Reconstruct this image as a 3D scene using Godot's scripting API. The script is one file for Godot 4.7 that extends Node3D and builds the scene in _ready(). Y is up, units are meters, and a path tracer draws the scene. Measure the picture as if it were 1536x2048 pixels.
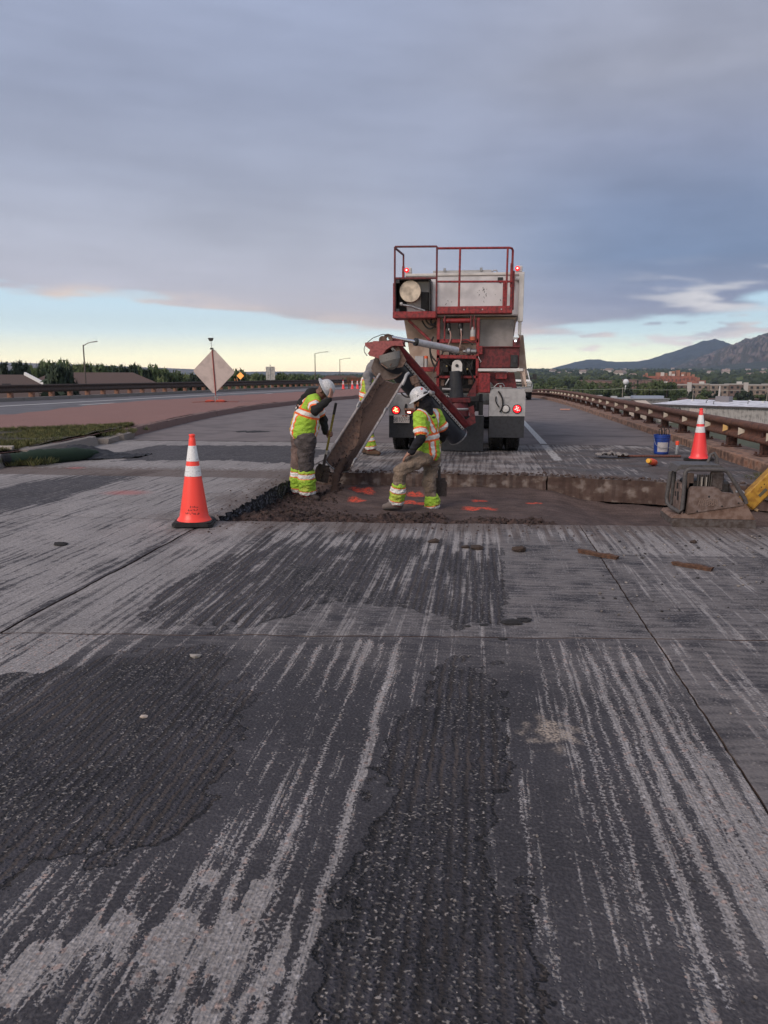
extends Node3D

# ---------------------------------------------------------------- mesh builder
class MB:
	var v := PackedVector3Array()
	var n := PackedVector3Array()
	var uv := PackedVector2Array()
	var c := PackedColorArray()
	var ix := PackedInt32Array()
	var cc := Color.WHITE
	var use_c := false
	var use_uv := false
	func vert(p: Vector3, nn: Vector3, u := Vector2.ZERO) -> int:
		v.append(p); n.append(nn); uv.append(u); c.append(cc)
		return v.size() - 1
	func tri(a: int, b: int, d: int) -> void:
		# wound so that the front (clockwise) side looks along the vertex normals
		var g := (v[d] - v[a]).cross(v[b] - v[a])
		if g.dot(n[a] + n[b] + n[d]) < 0.0:
			ix.append(a); ix.append(d); ix.append(b)
		else:
			ix.append(a); ix.append(b); ix.append(d)
	func quad(a: Vector3, b: Vector3, d: Vector3, e: Vector3, out := Vector3.ZERO) -> void:
		var g := (b - a).cross(d - a)
		if g.length_squared() < 1e-14: g = (d - a).cross(e - a)
		g = g.normalized()
		if out != Vector3.ZERO and g.dot(out) < 0.0: g = -g
		var i := vert(a, g, Vector2(0, 1)); vert(b, g, Vector2(1, 1)); vert(d, g, Vector2(1, 0)); vert(e, g, Vector2(0, 0))
		tri(i, i + 1, i + 2); tri(i, i + 2, i + 3)
	func tri3(a: Vector3, b: Vector3, d: Vector3, out: Vector3) -> void:
		var g := (b - a).cross(d - a).normalized()
		if g.dot(out) < 0.0: g = -g
		var i := vert(a, g); vert(b, g); vert(d, g)
		tri(i, i + 1, i + 2)
	func box(p: Vector3, s: Vector3, bas := Basis.IDENTITY, bev := -1.0) -> MB:
		var h := s * 0.5
		if bev < 0.0: bev = minf(0.006, minf(s.x, minf(s.y, s.z)) * 0.2)
		var k := Vector3(h.x - bev, h.y - bev, h.z - bev)
		var ax := [Vector3.RIGHT, Vector3.UP, Vector3.BACK]
		for a in 3:
			var b: int = (a + 1) % 3
			var d: int = (a + 2) % 3
			for sg in [-1.0, 1.0]:
				var q := []
				for t in [[-1, -1], [1, -1], [1, 1], [-1, 1]]:
					var w := Vector3.ZERO
					w[a] = sg * h[a]; w[b] = t[0] * k[b]; w[d] = t[1] * k[d]
					q.append(p + bas * w)
				quad(q[0], q[1], q[2], q[3], bas * (ax[a] * sg))
			if bev > 0.0:
				for s1 in [-1.0, 1.0]:
					for s2 in [-1.0, 1.0]:
						var q2 := []
						for t in [[-1, 0], [1, 0], [1, 1], [-1, 1]]:
							var w := Vector3.ZERO
							w[a] = t[0] * k[a]
							w[b] = s1 * (h[b] if t[1] == 0 else k[b]); w[d] = s2 * (k[d] if t[1] == 0 else h[d])
							q2.append(p + bas * w)
						var o := Vector3.ZERO
						o[b] = s1; o[d] = s2
						quad(q2[0], q2[1], q2[2], q2[3], bas * o)
		if bev > 0.0:
			for sx in [-1.0, 1.0]:
				for sy in [-1.0, 1.0]:
					for sz in [-1.0, 1.0]:
						var sg := Vector3(sx, sy, sz)
						tri3(p + bas * (sg * Vector3(h.x, k.y, k.z)), p + bas * (sg * Vector3(k.x, h.y, k.z)), p + bas * (sg * Vector3(k.x, k.y, h.z)), bas * sg)
		return self
	func bar(a: Vector3, b: Vector3, w: float, h: float, up := Vector3.UP, bev := -1.0) -> MB:
		var z := (b - a).normalized()
		if absf(z.dot(up)) > 0.98: up = Vector3.BACK if absf(z.z) < 0.9 else Vector3.RIGHT
		var x := up.cross(z).normalized()
		var y := z.cross(x)
		return box((a + b) * 0.5, Vector3(w, h, a.distance_to(b)), Basis(x, y, z), bev)
	func ring(p: Vector3, x: Vector3, y: Vector3, r: float, seg: int, vv: float) -> int:
		var f := v.size()
		for i in seg + 1:
			var t := TAU * i / seg
			var dd := x * cos(t) + y * sin(t)
			vert(p + dd * r, dd, Vector2(float(i) / seg, vv))
		return f
	func tube(pts: Array, r, seg := 8, caps := true) -> MB:
		var last := -1
		var x := Vector3.ZERO
		var m := pts.size()
		var ln := 0.0
		for k in m:
			var t: Vector3 = (pts[mini(k + 1, m - 1)] - pts[maxi(k - 1, 0)]).normalized()
			if x == Vector3.ZERO:
				x = t.cross(Vector3.UP if absf(t.y) < 0.9 else Vector3.RIGHT).normalized()
			x = (x - t * x.dot(t)).normalized()
			var y := t.cross(x)
			var rr: float = r[k] if r is Array else r
			if k: ln += pts[k].distance_to(pts[k - 1])
			var f := ring(pts[k], x, y, rr, seg, ln)
			if last >= 0:
				for i in seg:
					tri(last + i, last + i + 1, f + i + 1); tri(last + i, f + i + 1, f + i)
			last = f
			if caps and (k == 0 or k == m - 1):
				var o := -t if k == 0 else t
				var ci := vert(pts[k], o)
				var f2 := v.size()
				for i in seg + 1:
					var a := TAU * i / seg
					vert(pts[k] + (x * cos(a) + y * sin(a)) * rr, o)
				for i in seg: tri(ci, f2 + i, f2 + i + 1)
		return self
	func lathe(prof: Array, xf := Transform3D.IDENTITY, seg := 24, sharp := true) -> MB:
		# prof: Vector2(radius, height) upwards; faces look outwards where the height rises
		for k in prof.size() - 1:
			var a: Vector2 = prof[k]
			var b: Vector2 = prof[k + 1]
			var dd := b - a
			var nn := Vector2(dd.y, -dd.x).normalized()
			var na := nn
			var nb := nn
			if not sharp:
				if k > 0:
					var e: Vector2 = a - prof[k - 1]
					na = (nn + Vector2(e.y, -e.x).normalized()).normalized()
				if k < prof.size() - 2:
					var e2: Vector2 = prof[k + 2] - b
					nb = (nn + Vector2(e2.y, -e2.x).normalized()).normalized()
			var f := v.size()
			for i in seg + 1:
				var t := TAU * i / seg
				var cs := cos(t); var sn := sin(t)
				vert(xf * Vector3(a.x * cs, a.y, a.x * sn), xf.basis * Vector3(na.x * cs, na.y, na.x * sn), Vector2(float(i) / seg, a.y))
				vert(xf * Vector3(b.x * cs, b.y, b.x * sn), xf.basis * Vector3(nb.x * cs, nb.y, nb.x * sn), Vector2(float(i) / seg, b.y))
			for i in seg:
				tri(f + i * 2, f + i * 2 + 2, f + i * 2 + 3); tri(f + i * 2, f + i * 2 + 3, f + i * 2 + 1)
		return self
	func prism(poly: Array, z0: float, z1: float, xf := Transform3D.IDENTITY, hole := []) -> MB:
		# a polygon in local x, y from z0 to z1
		var pp := PackedVector2Array(poly)
		if Geometry2D.is_polygon_clockwise(pp): pp.reverse()
		var tp := pp.duplicate()
		if hole.size():
			var hp := PackedVector2Array(hole)
			if not Geometry2D.is_polygon_clockwise(hp): hp.reverse()
			# bridge from the outline to the hole
			var bi := 0; var bj := 0; var best := 1e9
			for i in pp.size():
				for j in hp.size():
					if pp[i].distance_to(hp[j]) < best: best = pp[i].distance_to(hp[j]); bi = i; bj = j
			tp = PackedVector2Array()
			for i in pp.size() + 1: tp.append(pp[(bi + i) % pp.size()])
			for j in hp.size() + 1: tp.append(hp[(bj + j) % hp.size()])
			var dn := (hp[bj] - pp[bi]).orthogonal().normalized() * 1e-4
			tp[pp.size()] += dn; tp[pp.size() + 1] += dn
			_wall(hp, z0, z1, xf)
		_wall(pp, z0, z1, xf)
		var t := Geometry2D.triangulate_polygon(tp)
		for k in 2:
			var z := z0 if k == 0 else z1
			var nn := xf.basis * Vector3(0, 0, signf(z - (z0 + z1) * 0.5))
			nn = nn.normalized()
			var f := v.size()
			for q in tp: vert(xf * Vector3(q.x, q.y, z), nn, q)
			for i in range(0, t.size(), 3): tri(f + t[i], f + t[i + 1], f + t[i + 2])
		return self
	func _wall(pp: PackedVector2Array, z0: float, z1: float, xf: Transform3D) -> void:
		for i in pp.size():
			var a := pp[i]; var b := pp[(i + 1) % pp.size()]
			var o := Vector2(b.y - a.y, a.x - b.x)
			quad(xf * Vector3(a.x, a.y, z0), xf * Vector3(b.x, b.y, z0), xf * Vector3(b.x, b.y, z1), xf * Vector3(a.x, a.y, z1), xf.basis * Vector3(o.x, o.y, 0))
	func sheet(nx: int, nz: int, f: Callable, col = null) -> MB:
		# f(u, w) -> Vector3, both 0..1; smooth normals facing up
		var s := v.size()
		var ps := PackedVector3Array()
		for j in nz + 1:
			for i in nx + 1: ps.append(f.call(float(i) / nx, float(j) / nz))
		for j in nz + 1:
			for i in nx + 1:
				var a := ps[j * (nx + 1) + mini(i + 1, nx)] - ps[j * (nx + 1) + maxi(i - 1, 0)]
				var b := ps[mini(j + 1, nz) * (nx + 1) + i] - ps[maxi(j - 1, 0) * (nx + 1) + i]
				var nn := a.cross(b).normalized()
				if nn.y < 0.0: nn = -nn
				if col != null: cc = col.call(ps[j * (nx + 1) + i], nn)
				vert(ps[j * (nx + 1) + i], nn, Vector2(float(i) / nx, float(j) / nz))
		for j in nz:
			for i in nx:
				var a := s + j * (nx + 1) + i
				tri(a, a + 1, a + nx + 2); tri(a, a + nx + 2, a + nx + 1)
		return self
	func into(m: ArrayMesh, mat: Material) -> ArrayMesh:
		if v.is_empty(): return m
		var a := []
		a.resize(Mesh.ARRAY_MAX)
		a[Mesh.ARRAY_VERTEX] = v; a[Mesh.ARRAY_NORMAL] = n; a[Mesh.ARRAY_INDEX] = ix
		if use_uv: a[Mesh.ARRAY_TEX_UV] = uv
		if use_c: a[Mesh.ARRAY_COLOR] = c
		m.add_surface_from_arrays(Mesh.PRIMITIVE_TRIANGLES, a)
		m.surface_set_material(m.get_surface_count() - 1, mat)
		return m
	func mesh(mat: Material) -> ArrayMesh:
		return into(ArrayMesh.new(), mat)

# ---------------------------------------------------------------- scene helpers
var rng := RandomNumberGenerator.new()
var used := {}

func numbered(s: String) -> String:
	var k: int = used.get(s, 0)
	used[s] = k + 1
	return s if k == 0 else "%s_%03d" % [s, k]

func tag(o: Node, label := "", category := "", group := "", kind := "") -> Node:
	if label: o.set_meta("label", label)
	if category: o.set_meta("category", category)
	if group: o.set_meta("group", group)
	if kind: o.set_meta("kind", kind)
	return o

func thing(nm: String, label: String, category: String, at := Vector3.ZERO, turn := 0.0, group := "") -> Node3D:
	var o := Node3D.new()
	o.name = numbered(nm)
	add_child(o)
	o.position = at
	o.rotation.y = turn
	tag(o, label, category, group)
	return o

func put(nm: String, m: Mesh, parent: Node = null, label := "") -> MeshInstance3D:
	var o := MeshInstance3D.new()
	o.mesh = m
	if parent == null:
		o.name = numbered(nm)
		add_child(o)
	else:
		o.name = nm
		# a repeat under one parent takes a three-digit number
		var k := 0
		while parent.has_node(NodePath(o.name)):
			k += 1
			o.name = "%s_%03d" % [nm, k]
		parent.add_child(o, true)
	if label: o.set_meta("label", label)
	return o

func structure(nm: String, m: Mesh, label := "") -> MeshInstance3D:
	var o := put(nm, m)
	tag(o, label, "", "", "structure")
	return o

func copy_of(o: Node3D, nm: String, label: String, at: Vector3, turn := 0.0, sc := Vector3.ONE) -> Node3D:
	var r: Node3D = o.duplicate()
	r.name = numbered(nm)
	add_child(r)
	r.position = at
	r.rotation.y = turn
	r.scale = sc
	if label: r.set_meta("label", label)
	return r

func mb() -> MB:
	return MB.new()

# ---------------------------------------------------------------- materials
var tex := {}

func ramp(stops: Array) -> Gradient:
	var g := Gradient.new()
	var o := PackedFloat32Array(); var c := PackedColorArray()
	for s in stops:
		o.append(s[0])
		c.append(s[1] if s[1] is Color else Color(s[1], s[1], s[1]))
	g.offsets = o; g.colors = c
	return g

func noise(sd: int, freq: float, oct := 4, type := FastNoiseLite.TYPE_SIMPLEX_SMOOTH) -> FastNoiseLite:
	var f := FastNoiseLite.new()
	f.noise_type = type
	f.seed = sd
	f.frequency = freq
	if oct < 2: f.fractal_type = FastNoiseLite.FRACTAL_NONE
	f.fractal_octaves = oct
	return f

func ntex(key: String, sd: int, freq: float, oct: int, stops: Array, size := 512, type := FastNoiseLite.TYPE_SIMPLEX_SMOOTH) -> NoiseTexture2D:
	if not tex.has(key):
		var t := NoiseTexture2D.new()
		t.width = size; t.height = size
		t.seamless = true
		t.noise = noise(sd, freq, oct, type)
		t.color_ramp = ramp(stops)
		tex[key] = t
	return tex[key]

func lin(r: float, g: float, b: float) -> Color:
	return Color(r, g, b).linear_to_srgb()

func mat(c: Color, rough := 0.7, metal := 0.0, grime := "", gscale := 1.0, bump := "", bcm := 0.3, bscale := -1.0) -> StandardMaterial3D:
	# c: linear base colour
	var m := StandardMaterial3D.new()
	m.albedo_color = c.linear_to_srgb()
	m.roughness = rough
	m.metallic = metal
	if grime:
		m.albedo_texture = tex[grime]
		m.uv1_triplanar = true
		m.uv1_scale = Vector3.ONE * gscale
	if bump:
		m.heightmap_enabled = true
		m.heightmap_texture = tex[bump]
		m.heightmap_scale = bcm
		m.uv1_triplanar = true
		if not grime: m.uv1_scale = Vector3.ONE * (bscale if bscale > 0.0 else gscale)
	return m

func vmat(rough := 0.8, bump := "", bcm := 0.3, bscale := 4.0) -> StandardMaterial3D:
	var m := mat(Color.WHITE, rough, 0.0, "", 1.0, bump, bcm, bscale)
	m.vertex_color_use_as_albedo = true
	return m

func glow(c: Color, e: float) -> StandardMaterial3D:
	var m := mat(c, 0.3)
	m.emission_enabled = true
	m.emission = c.linear_to_srgb()
	m.emission_energy_multiplier = e
	return m

var M := {}

func make_materials() -> void:
	ntex("grime", 3, 0.012, 5, [[0.0, 0.65], [0.35, 0.86], [0.6, 1.0], [1.0, 0.92]])
	ntex("speckle", 5, 0.09, 3, [[0.0, 0.55], [0.45, 0.85], [1.0, 1.0]])
	ntex("rust", 7, 0.02, 5, [[0.0, Color(0.55, 0.5, 0.5)], [0.4, Color(0.8, 0.76, 0.74)], [0.6, Color(1, 0.96, 0.92)], [0.8, Color(0.9, 0.76, 0.68)], [1.0, Color(0.75, 0.6, 0.52)]])
	ntex("chip", 9, 0.03, 5, [[0.0, Color(0.35, 0.32, 0.3)], [0.17, Color(0.55, 0.5, 0.48)], [0.24, Color(0.92, 0.92, 0.92)], [0.6, Color(1, 1, 1)], [1.0, Color(0.86, 0.84, 0.82)]])
	ntex("muddy", 11, 0.015, 5, [[0.0, Color(0.70, 0.64, 0.6)], [0.4, Color(0.83, 0.78, 0.75)], [0.62, Color(0.95, 0.93, 0.92)], [1.0, Color(1, 1, 1)]])
	ntex("dustpaint", 13, 0.02, 5, [[0.0, Color(0.72, 0.74, 0.75)], [0.35, Color(0.9, 0.88, 0.87)], [0.55, Color(1, 1, 1)], [0.85, Color(1.0, 0.95, 0.93)], [1.0, Color(1, 1, 1)]])
	ntex("gravel", 15, 0.16, 2, [[0.0, 0.35], [0.4, 0.75], [0.7, 1.0], [1.0, 1.0]], 512, FastNoiseLite.TYPE_CELLULAR)
	ntex("bfine", 17, 0.12, 3, [[0.0, 0.0], [1.0, 1.0]])
	ntex("bmed", 19, 0.035, 4, [[0.0, 0.0], [1.0, 1.0]])
	ntex("bcloth", 21, 0.02, 3, [[0.0, 0.0], [1.0, 1.0]])
	ntex("wallpatch", 23, 0.016, 6, [[0.0, Color(0.44, 0.36, 0.33)], [0.5, Color(0.50, 0.41, 0.38)], [0.60, Color(0.55, 0.47, 0.43)], [0.78, Color(0.78, 0.73, 0.7)], [1.0, Color(0.85, 0.8, 0.77)]])
	ntex("brokenwall", 25, 0.03, 4, [[0.0, Color(0.1, 0.1, 0.1)], [0.45, Color(0.22, 0.2, 0.2)], [0.58, Color(0.42, 0.42, 0.45)], [0.75, Color(0.7, 0.7, 0.74)], [1.0, Color(0.5, 0.45, 0.42)]])
	ntex("red_gravel", 27, 0.22, 2, [[0.0, Color(0.5, 0.42, 0.4)], [0.45, Color(0.82, 0.74, 0.7)], [0.7, Color(0.97, 0.9, 0.87)], [1.0, Color(1, 0.95, 0.93)]], 512, FastNoiseLite.TYPE_CELLULAR)
	ntex("faint", 29, 0.012, 5, [[0.0, 0.86], [0.4, 0.95], [0.6, 1.0], [1.0, 0.97]])
	M.red = mat(Color(0.28, 0.026, 0.034), 0.45, 0.0, "rust", 1.1)
	M.dark_red = mat(Color(0.145, 0.017, 0.025), 0.5, 0.0, "rust", 0.9)
	M.old_red = mat(Color(0.30, 0.085, 0.085), 0.7, 0.0, "dustpaint", 1.6, "bfine", 0.1)
	M.white = mat(Color(0.62, 0.6, 0.58), 0.45, 0.0, "faint", 0.5)
	M.white_scuffed = mat(Color(0.62, 0.61, 0.63), 0.45, 0.0, "faint", 0.35)
	M.cream = mat(Color(0.55, 0.45, 0.38), 0.6, 0.0, "muddy", 0.25)
	M.grey_panel = mat(Color(0.31, 0.29, 0.285), 0.6, 0.0, "faint", 0.6)
	M.steel = mat(Color(0.36, 0.36, 0.37), 0.4, 0.75, "grime", 1.4)
	M.chrome = mat(Color(0.7, 0.7, 0.72), 0.15, 1.0)
	M.zinc = mat(Color(0.42, 0.41, 0.41), 0.5, 0.3, "faint", 1.1)
	M.mud_steel = mat(Color(0.17, 0.12, 0.1), 0.85, 0.0, "muddy", 1.3, "bmed", 0.6)
	M.black = mat(Color(0.018, 0.018, 0.02), 0.55, 0.0, "grime", 1.2)
	M.rubber = mat(Color(0.022, 0.021, 0.021), 0.8, 0.0, "grime", 2.0)
	M.flap = mat(Color(0.025, 0.027, 0.033), 0.6, 0.0, "dustpaint", 1.1)
	M.black_tube = mat(Color(0.02, 0.024, 0.035), 0.35, 0.0, "grime", 0.7)
	M.rust = mat(Color(0.17, 0.088, 0.062), 0.75, 0.1, "rust", 0.7, "bfine", 0.15)
	M.rust_post = mat(Color(0.10, 0.05, 0.038), 0.8, 0.1, "rust", 1.1, "bfine", 0.2)
	M.rust_conc = mat(Color(0.30, 0.205, 0.16), 0.9, 0.0, "rust", 0.35, "bfine", 0.25)
	M.conc = mat(Color(0.33, 0.29, 0.26), 0.92, 0.0, "speckle", 1.2, "bmed", 0.4)
	M.red_conc = mat(Color(0.27, 0.165, 0.14), 0.92, 0.0, "speckle", 1.2, "bmed", 0.4)
	M.orange = mat(Color(1.0, 0.068, 0.045), 0.36)
	M.pink_orange = mat(Color(0.95, 0.065, 0.065), 0.36)
	M.reflective = mat(Color(0.82, 0.82, 0.82), 0.3, 0.0, "chip", 1.6)
	M.wood = mat(Color(0.13, 0.075, 0.05), 0.9, 0.0, "rust", 2.0, "bmed", 0.3)
	M.taillight = glow(Color(0.9, 0.01, 0.02), 0.9)
	M.ledspot = glow(Color(1.0, 0.35, 0.3), 3.0)
	M.glass = mat(Color(0.03, 0.035, 0.04), 0.08, 0.0)

# ---------------------------------------------------------------- sky
var N3 := noise(101, 1.0, 3)
var N4 := noise(102, 1.0, 5)
var N1 := noise(103, 1.0, 1, FastNoiseLite.TYPE_SIMPLEX)
var CELL := noise(104, 1.0, 1, FastNoiseLite.TYPE_CELLULAR)
var CDIST := noise(104, 1.0, 1, FastNoiseLite.TYPE_CELLULAR)

func pl(t: float, pts: Array) -> Variant:
	# piecewise linear through [t, value]
	if t <= pts[0][0]: return pts[0][1]
	for i in pts.size() - 1:
		if t < pts[i + 1][0]:
			return lerp(pts[i][1], pts[i + 1][1], (t - pts[i][0]) / (pts[i + 1][0] - pts[i][0]))
	return pts[-1][1]

func s8(r: float, g: float, b: float) -> Vector3:
	var c := Color(r / 255.0, g / 255.0, b / 255.0).srgb_to_linear()
	return Vector3(c.r, c.g, c.b)

var SKY_CLEAR := [[-1.0, s8(245, 222, 188)], [0.4, s8(252, 230, 190)], [1.2, s8(255, 246, 204)], [2.0, s8(250, 250, 222)], [3.0, s8(230, 246, 245)], [4.5, s8(218, 241, 251)], [6.5, s8(202, 233, 250)], [14.0, s8(145, 195, 238)], [90.0, s8(105, 150, 208)]]
var SKY_LEFT := [[0.0, s8(215, 205, 200)], [3.0, s8(206, 198, 200)], [6.5, s8(192, 193, 205)], [9.0, s8(184, 188, 203)], [13.0, s8(171, 178, 198)], [18.0, s8(161, 170, 194)], [24.0, s8(157, 167, 193)], [50.0, s8(165, 172, 192)], [90.0, s8(172, 178, 195)]]
var SKY_RIGHT := [[0.0, s8(205, 205, 210)], [3.0, s8(182, 184, 198)], [5.0, s8(152, 160, 184)], [8.0, s8(130, 149, 180)], [11.0, s8(132, 148, 178)], [15.0, s8(149, 158, 183)], [19.0, s8(162, 167, 185)], [24.0, s8(160, 166, 186)], [50.0, s8(165, 172, 192)], [90.0, s8(172, 178, 195)]]
var SKY_EDGE := [[-180.0, 7.0], [-120.0, 9.0], [-60.0, 8.0], [-33.0, 5.9], [-21.5, 5.0], [-13.0, 3.7], [-7.4, 3.25], [2.0, 2.7], [5.0, 2.8], [10.0, 3.4], [14.0, 3.8], [19.0, 4.7], [60.0, 7.0], [180.0, 7.0]]

func sky_at(az: float, el: float) -> Color:
	var e := maxf(el, -1.0)
	var side := smoothstep(-12.0, 12.0, az) * (1.0 - smoothstep(60.0, 150.0, az))
	var clear: Vector3 = pl(e, SKY_CLEAR)
	clear = clear.lerp(clear * Vector3(0.88, 0.94, 0.98), side)
	# far air is stretched towards the horizon
	var q := 1.0 / (0.06 + sin(deg_to_rad(maxf(e, 0.2))))
	var ra := deg_to_rad(az)
	var px := sin(ra) * q
	var pz := cos(ra) * q
	var w1 := N4.get_noise_2d(az * 0.030 + 7.0 + e * 0.02, e * 0.075 - az * 0.008 + 3.0)
	var w2 := 0.6 * N4.get_noise_2d(az * 0.10 + e * 0.05, e * 0.24 - az * 0.03 - 11.0) + 0.4 * N4.get_noise_2d(px * 0.5, pz * 0.9)
	var w3 := N4.get_noise_2d(az * 0.07 + 20.0, e * 0.55 + az * 0.02)
	var edge: float = pl(az, SKY_EDGE)
	var rag := 0.62 + 0.5 * smoothstep(2.0, 9.0, az) * (1.0 - smoothstep(100.0, 170.0, az))
	var over := e - edge + w3 * 1.5 * rag + w2 * 0.35
	var cov := smoothstep(-0.35 * rag, 0.55 * rag, over)
	# loose scraps below the deck, on the right
	if az > 0.0 and az < 60.0 and e < edge + 0.5:
		var sc := N4.get_noise_2d(az * 0.16 + 31.0, e * 1.5 + 5.0) + 0.2 * smoothstep(8.0, 16.0, az) - 0.12 * absf(e - 2.4)
		cov = maxf(cov, smoothstep(0.14, 0.34, sc) * 0.85)
	var left: Vector3 = pl(e, SKY_LEFT)
	var right: Vector3 = pl(e, SKY_RIGHT)
	var cl := left.lerp(right, side)
	cl *= 1.0 + 0.15 * w1 + 0.10 * w2 * (0.5 + side) + 0.06 * w3
	# the lower rim of the deck catches the low light
	var rim := (1.0 - smoothstep(0.1, 1.5, over)) * smoothstep(-1.0, 1.0, 3.0 - e + 2.0 * (1.0 - side) + w2 * 2.0)
	cl = cl.lerp(s8(240, 220, 206), clampf(rim * (0.55 + 0.7 * w2 + 0.3 * w3), 0.0, 0.85))
	# brighter breaks in the deck on the far right
	var br := smoothstep(0.0, 0.4, w3 + 0.4 * w2 + 0.12 * smoothstep(12.0, 19.0, az)) * smoothstep(8.0, 15.0, az) * (1.0 - smoothstep(5.0, 8.0, e)) * (1.0 - smoothstep(60.0, 90.0, az))
	cl = cl.lerp(s8(228, 226, 228), br * 0.95)
	var c := clear.lerp(cl, cov)
	# thin haze towards the horizon takes some of the light away again
	c *= 0.667 * (1.0 + 0.75 * smoothstep(4.0, 0.3, e))
	return Color(c.x, c.y, c.z)

func make_sky() -> Sky:
	var W := 4096
	var H := 2048
	var im := Image.create(512, 256, false, Image.FORMAT_RGBF)
	for j in 256:
		for i in 512:
			var az := (i + 0.5) / 512.0 * 360.0
			im.set_pixel(i, j, sky_at(az if az < 180.0 else az - 360.0, 90.0 - (j + 0.5) / 256.0 * 180.0))
	im.resize(W, H, Image.INTERPOLATE_BILINEAR)
	var r0 := int((90.0 - 27.0) / 180.0 * H)
	var r1 := int((90.0 + 1.0) / 180.0 * H)
	var cols := int(76.0 / 360.0 * W)
	var c0 := int(-46.0 / 360.0 * W)
	var rows := []
	rows.resize(r1 - r0)
	var job := func(j: int) -> void:
		var line := PackedFloat32Array()
		line.resize(cols * 3)
		var el := 90.0 - (r0 + j + 0.5) / H * 180.0
		for i in cols:
			var c := sky_at((c0 + i + 0.5) / W * 360.0, el)
			line[i * 3] = c.r; line[i * 3 + 1] = c.g; line[i * 3 + 2] = c.b
		rows[j] = line
	WorkerThreadPool.wait_for_group_task_completion(WorkerThreadPool.add_group_task(job, rows.size()))
	var all := PackedFloat32Array()
	for a in rows: all.append_array(a)
	var win := Image.create_from_data(cols, rows.size(), false, Image.FORMAT_RGBF, all.to_byte_array())
	im.blit_rect(win, Rect2i(0, 0, -c0, rows.size()), Vector2i(W + c0, r0))
	im.blit_rect(win, Rect2i(-c0, 0, cols + c0, rows.size()), Vector2i(0, r0))
	var pm := PanoramaSkyMaterial.new()
	pm.panorama = ImageTexture.create_from_image(im)
	var s := Sky.new()
	s.sky_material = pm
	return s

# ---------------------------------------------------------------- road surface, painted per slab
const LX := -2.80    # longitudinal joints
const RX := 1.03
const KX := 4.42     # foot of the right-hand kerb

func j1(x: float) -> float: return 4.30 + 0.095 * (x + 0.2)
func j2(x: float) -> float: return 7.83 + 0.062 * x
func j3(x: float) -> float: return 11.86 - 0.27 * maxf(0.0, x - 0.7)
func drop(d: float, x := 0.0) -> float:
	return -0.00033 * pow(maxf(0.0, d - 35.0), 2.0) * smoothstep(-9.0, 0.0, x)

# bare streaks left by the milling drum: x, far end, near end, width there, width here
var STREAKS := [
	[-0.43, 4.3, 1.2, 0.060, 0.042], [-0.60, 4.2, 3.3, 0.095, 0.01], [-0.665, 4.22, 3.45, 0.07, 0.012], [-0.75, 4.15, 3.3, 0.055, 0.008], [-0.86, 4.1, 3.45, 0.06, 0.01], [-0.97, 4.12, 3.4, 0.045, 0.008],
	[-1.07, 4.05, 3.2, 0.03, 0.006], [-0.60, 3.4, 1.2, 0.008, 0.055], [-0.57, 2.5, 1.7, 0.004, 0.02], [-0.70, 2.75, 1.2, 0.004, 0.075], [-0.76, 2.5, 1.5, 0.004, 0.04], [-0.83, 2.35, 1.55, 0.004, 0.05], [-0.90, 2.0, 1.6, 0.004, 0.03],
	[-0.97, 2.1, 1.62, 0.003, 0.03], [-1.04, 2.2, 1.5, 0.003, 0.03], [-1.12, 2.2, 1.5, 0.004, 0.028], [-1.20, 2.25, 1.5, 0.004, 0.03], [-0.50, 2.0, 1.45, 0.004, 0.06], [-0.535, 1.9, 1.5, 0.004, 0.03], [-0.52, 4.15, 3.75, 0.03, 0.004],
	[-0.30, 3.75, 3.4, 0.02, 0.004], [0.18, 2.7, 1.85, 0.004, 0.01], [0.345, 4.3, 3.0, 0.006, 0.006], [0.42, 4.3, 2.0, 0.016, 0.012], [0.475, 4.3, 2.1, 0.03, 0.01], [0.51, 4.28, 1.9, 0.012, 0.02], [0.56, 4.1, 2.6, 0.014, 0.008],
	[0.62, 4.3, 1.7, 0.05, 0.05], [0.67, 4.0, 2.2, 0.012, 0.02], [0.72, 4.3, 1.8, 0.045, 0.06], [0.785, 4.2, 2.2, 0.06, 0.03], [0.85, 4.3, 1.9, 0.03, 0.06], [0.90, 3.9, 2.0, 0.012, 0.07], [0.95, 3.6, 2.1, 0.01, 0.05], [0.34, 3.8, 3.4, 0.01, 0.003],
	[-2.42, 4.2, 2.6, 0.10, 0.10], [-2.25, 4.2, 2.6, 0.07, 0.05], [-2.08, 4.05, 2.9, 0.06, 0.02], [-2.6, 4.2, 2.6, 0.12, 0.12], [-1.92, 4.1, 3.4, 0.05, 0.008]]
var ROUGH_A := PackedVector2Array([Vector2(-2.2, 3.55), Vector2(-1.9, 3.8), Vector2(-1.61, 4.05), Vector2(-1.42, 4.0), Vector2(-1.31, 3.64), Vector2(-1.02, 3.3), Vector2(-1.0, 2.94), Vector2(-0.95, 2.65), Vector2(-0.93, 2.31), Vector2(-1.0, 2.14), Vector2(-1.25, 2.05), Vector2(-1.9, 1.6), Vector2(-3.2, 1.6), Vector2(-3.2, 2.5)])
var ROUGH_B := PackedVector2Array([Vector2(-0.21, 3.85), Vector2(-0.08, 3.95), Vector2(0.1, 3.83), Vector2(0.13, 3.5), Vector2(0.15, 2.95), Vector2(0.15, 2.71), Vector2(0.07, 2.57), Vector2(0.075, 2.07), Vector2(0.17, 2.02), Vector2(0.19, 1.2), Vector2(-0.36, 1.2), Vector2(-0.38, 2.09), Vector2(-0.29, 2.52), Vector2(-0.36, 2.7), Vector2(-0.35, 3.22), Vector2(-0.24, 3.29)])
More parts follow.
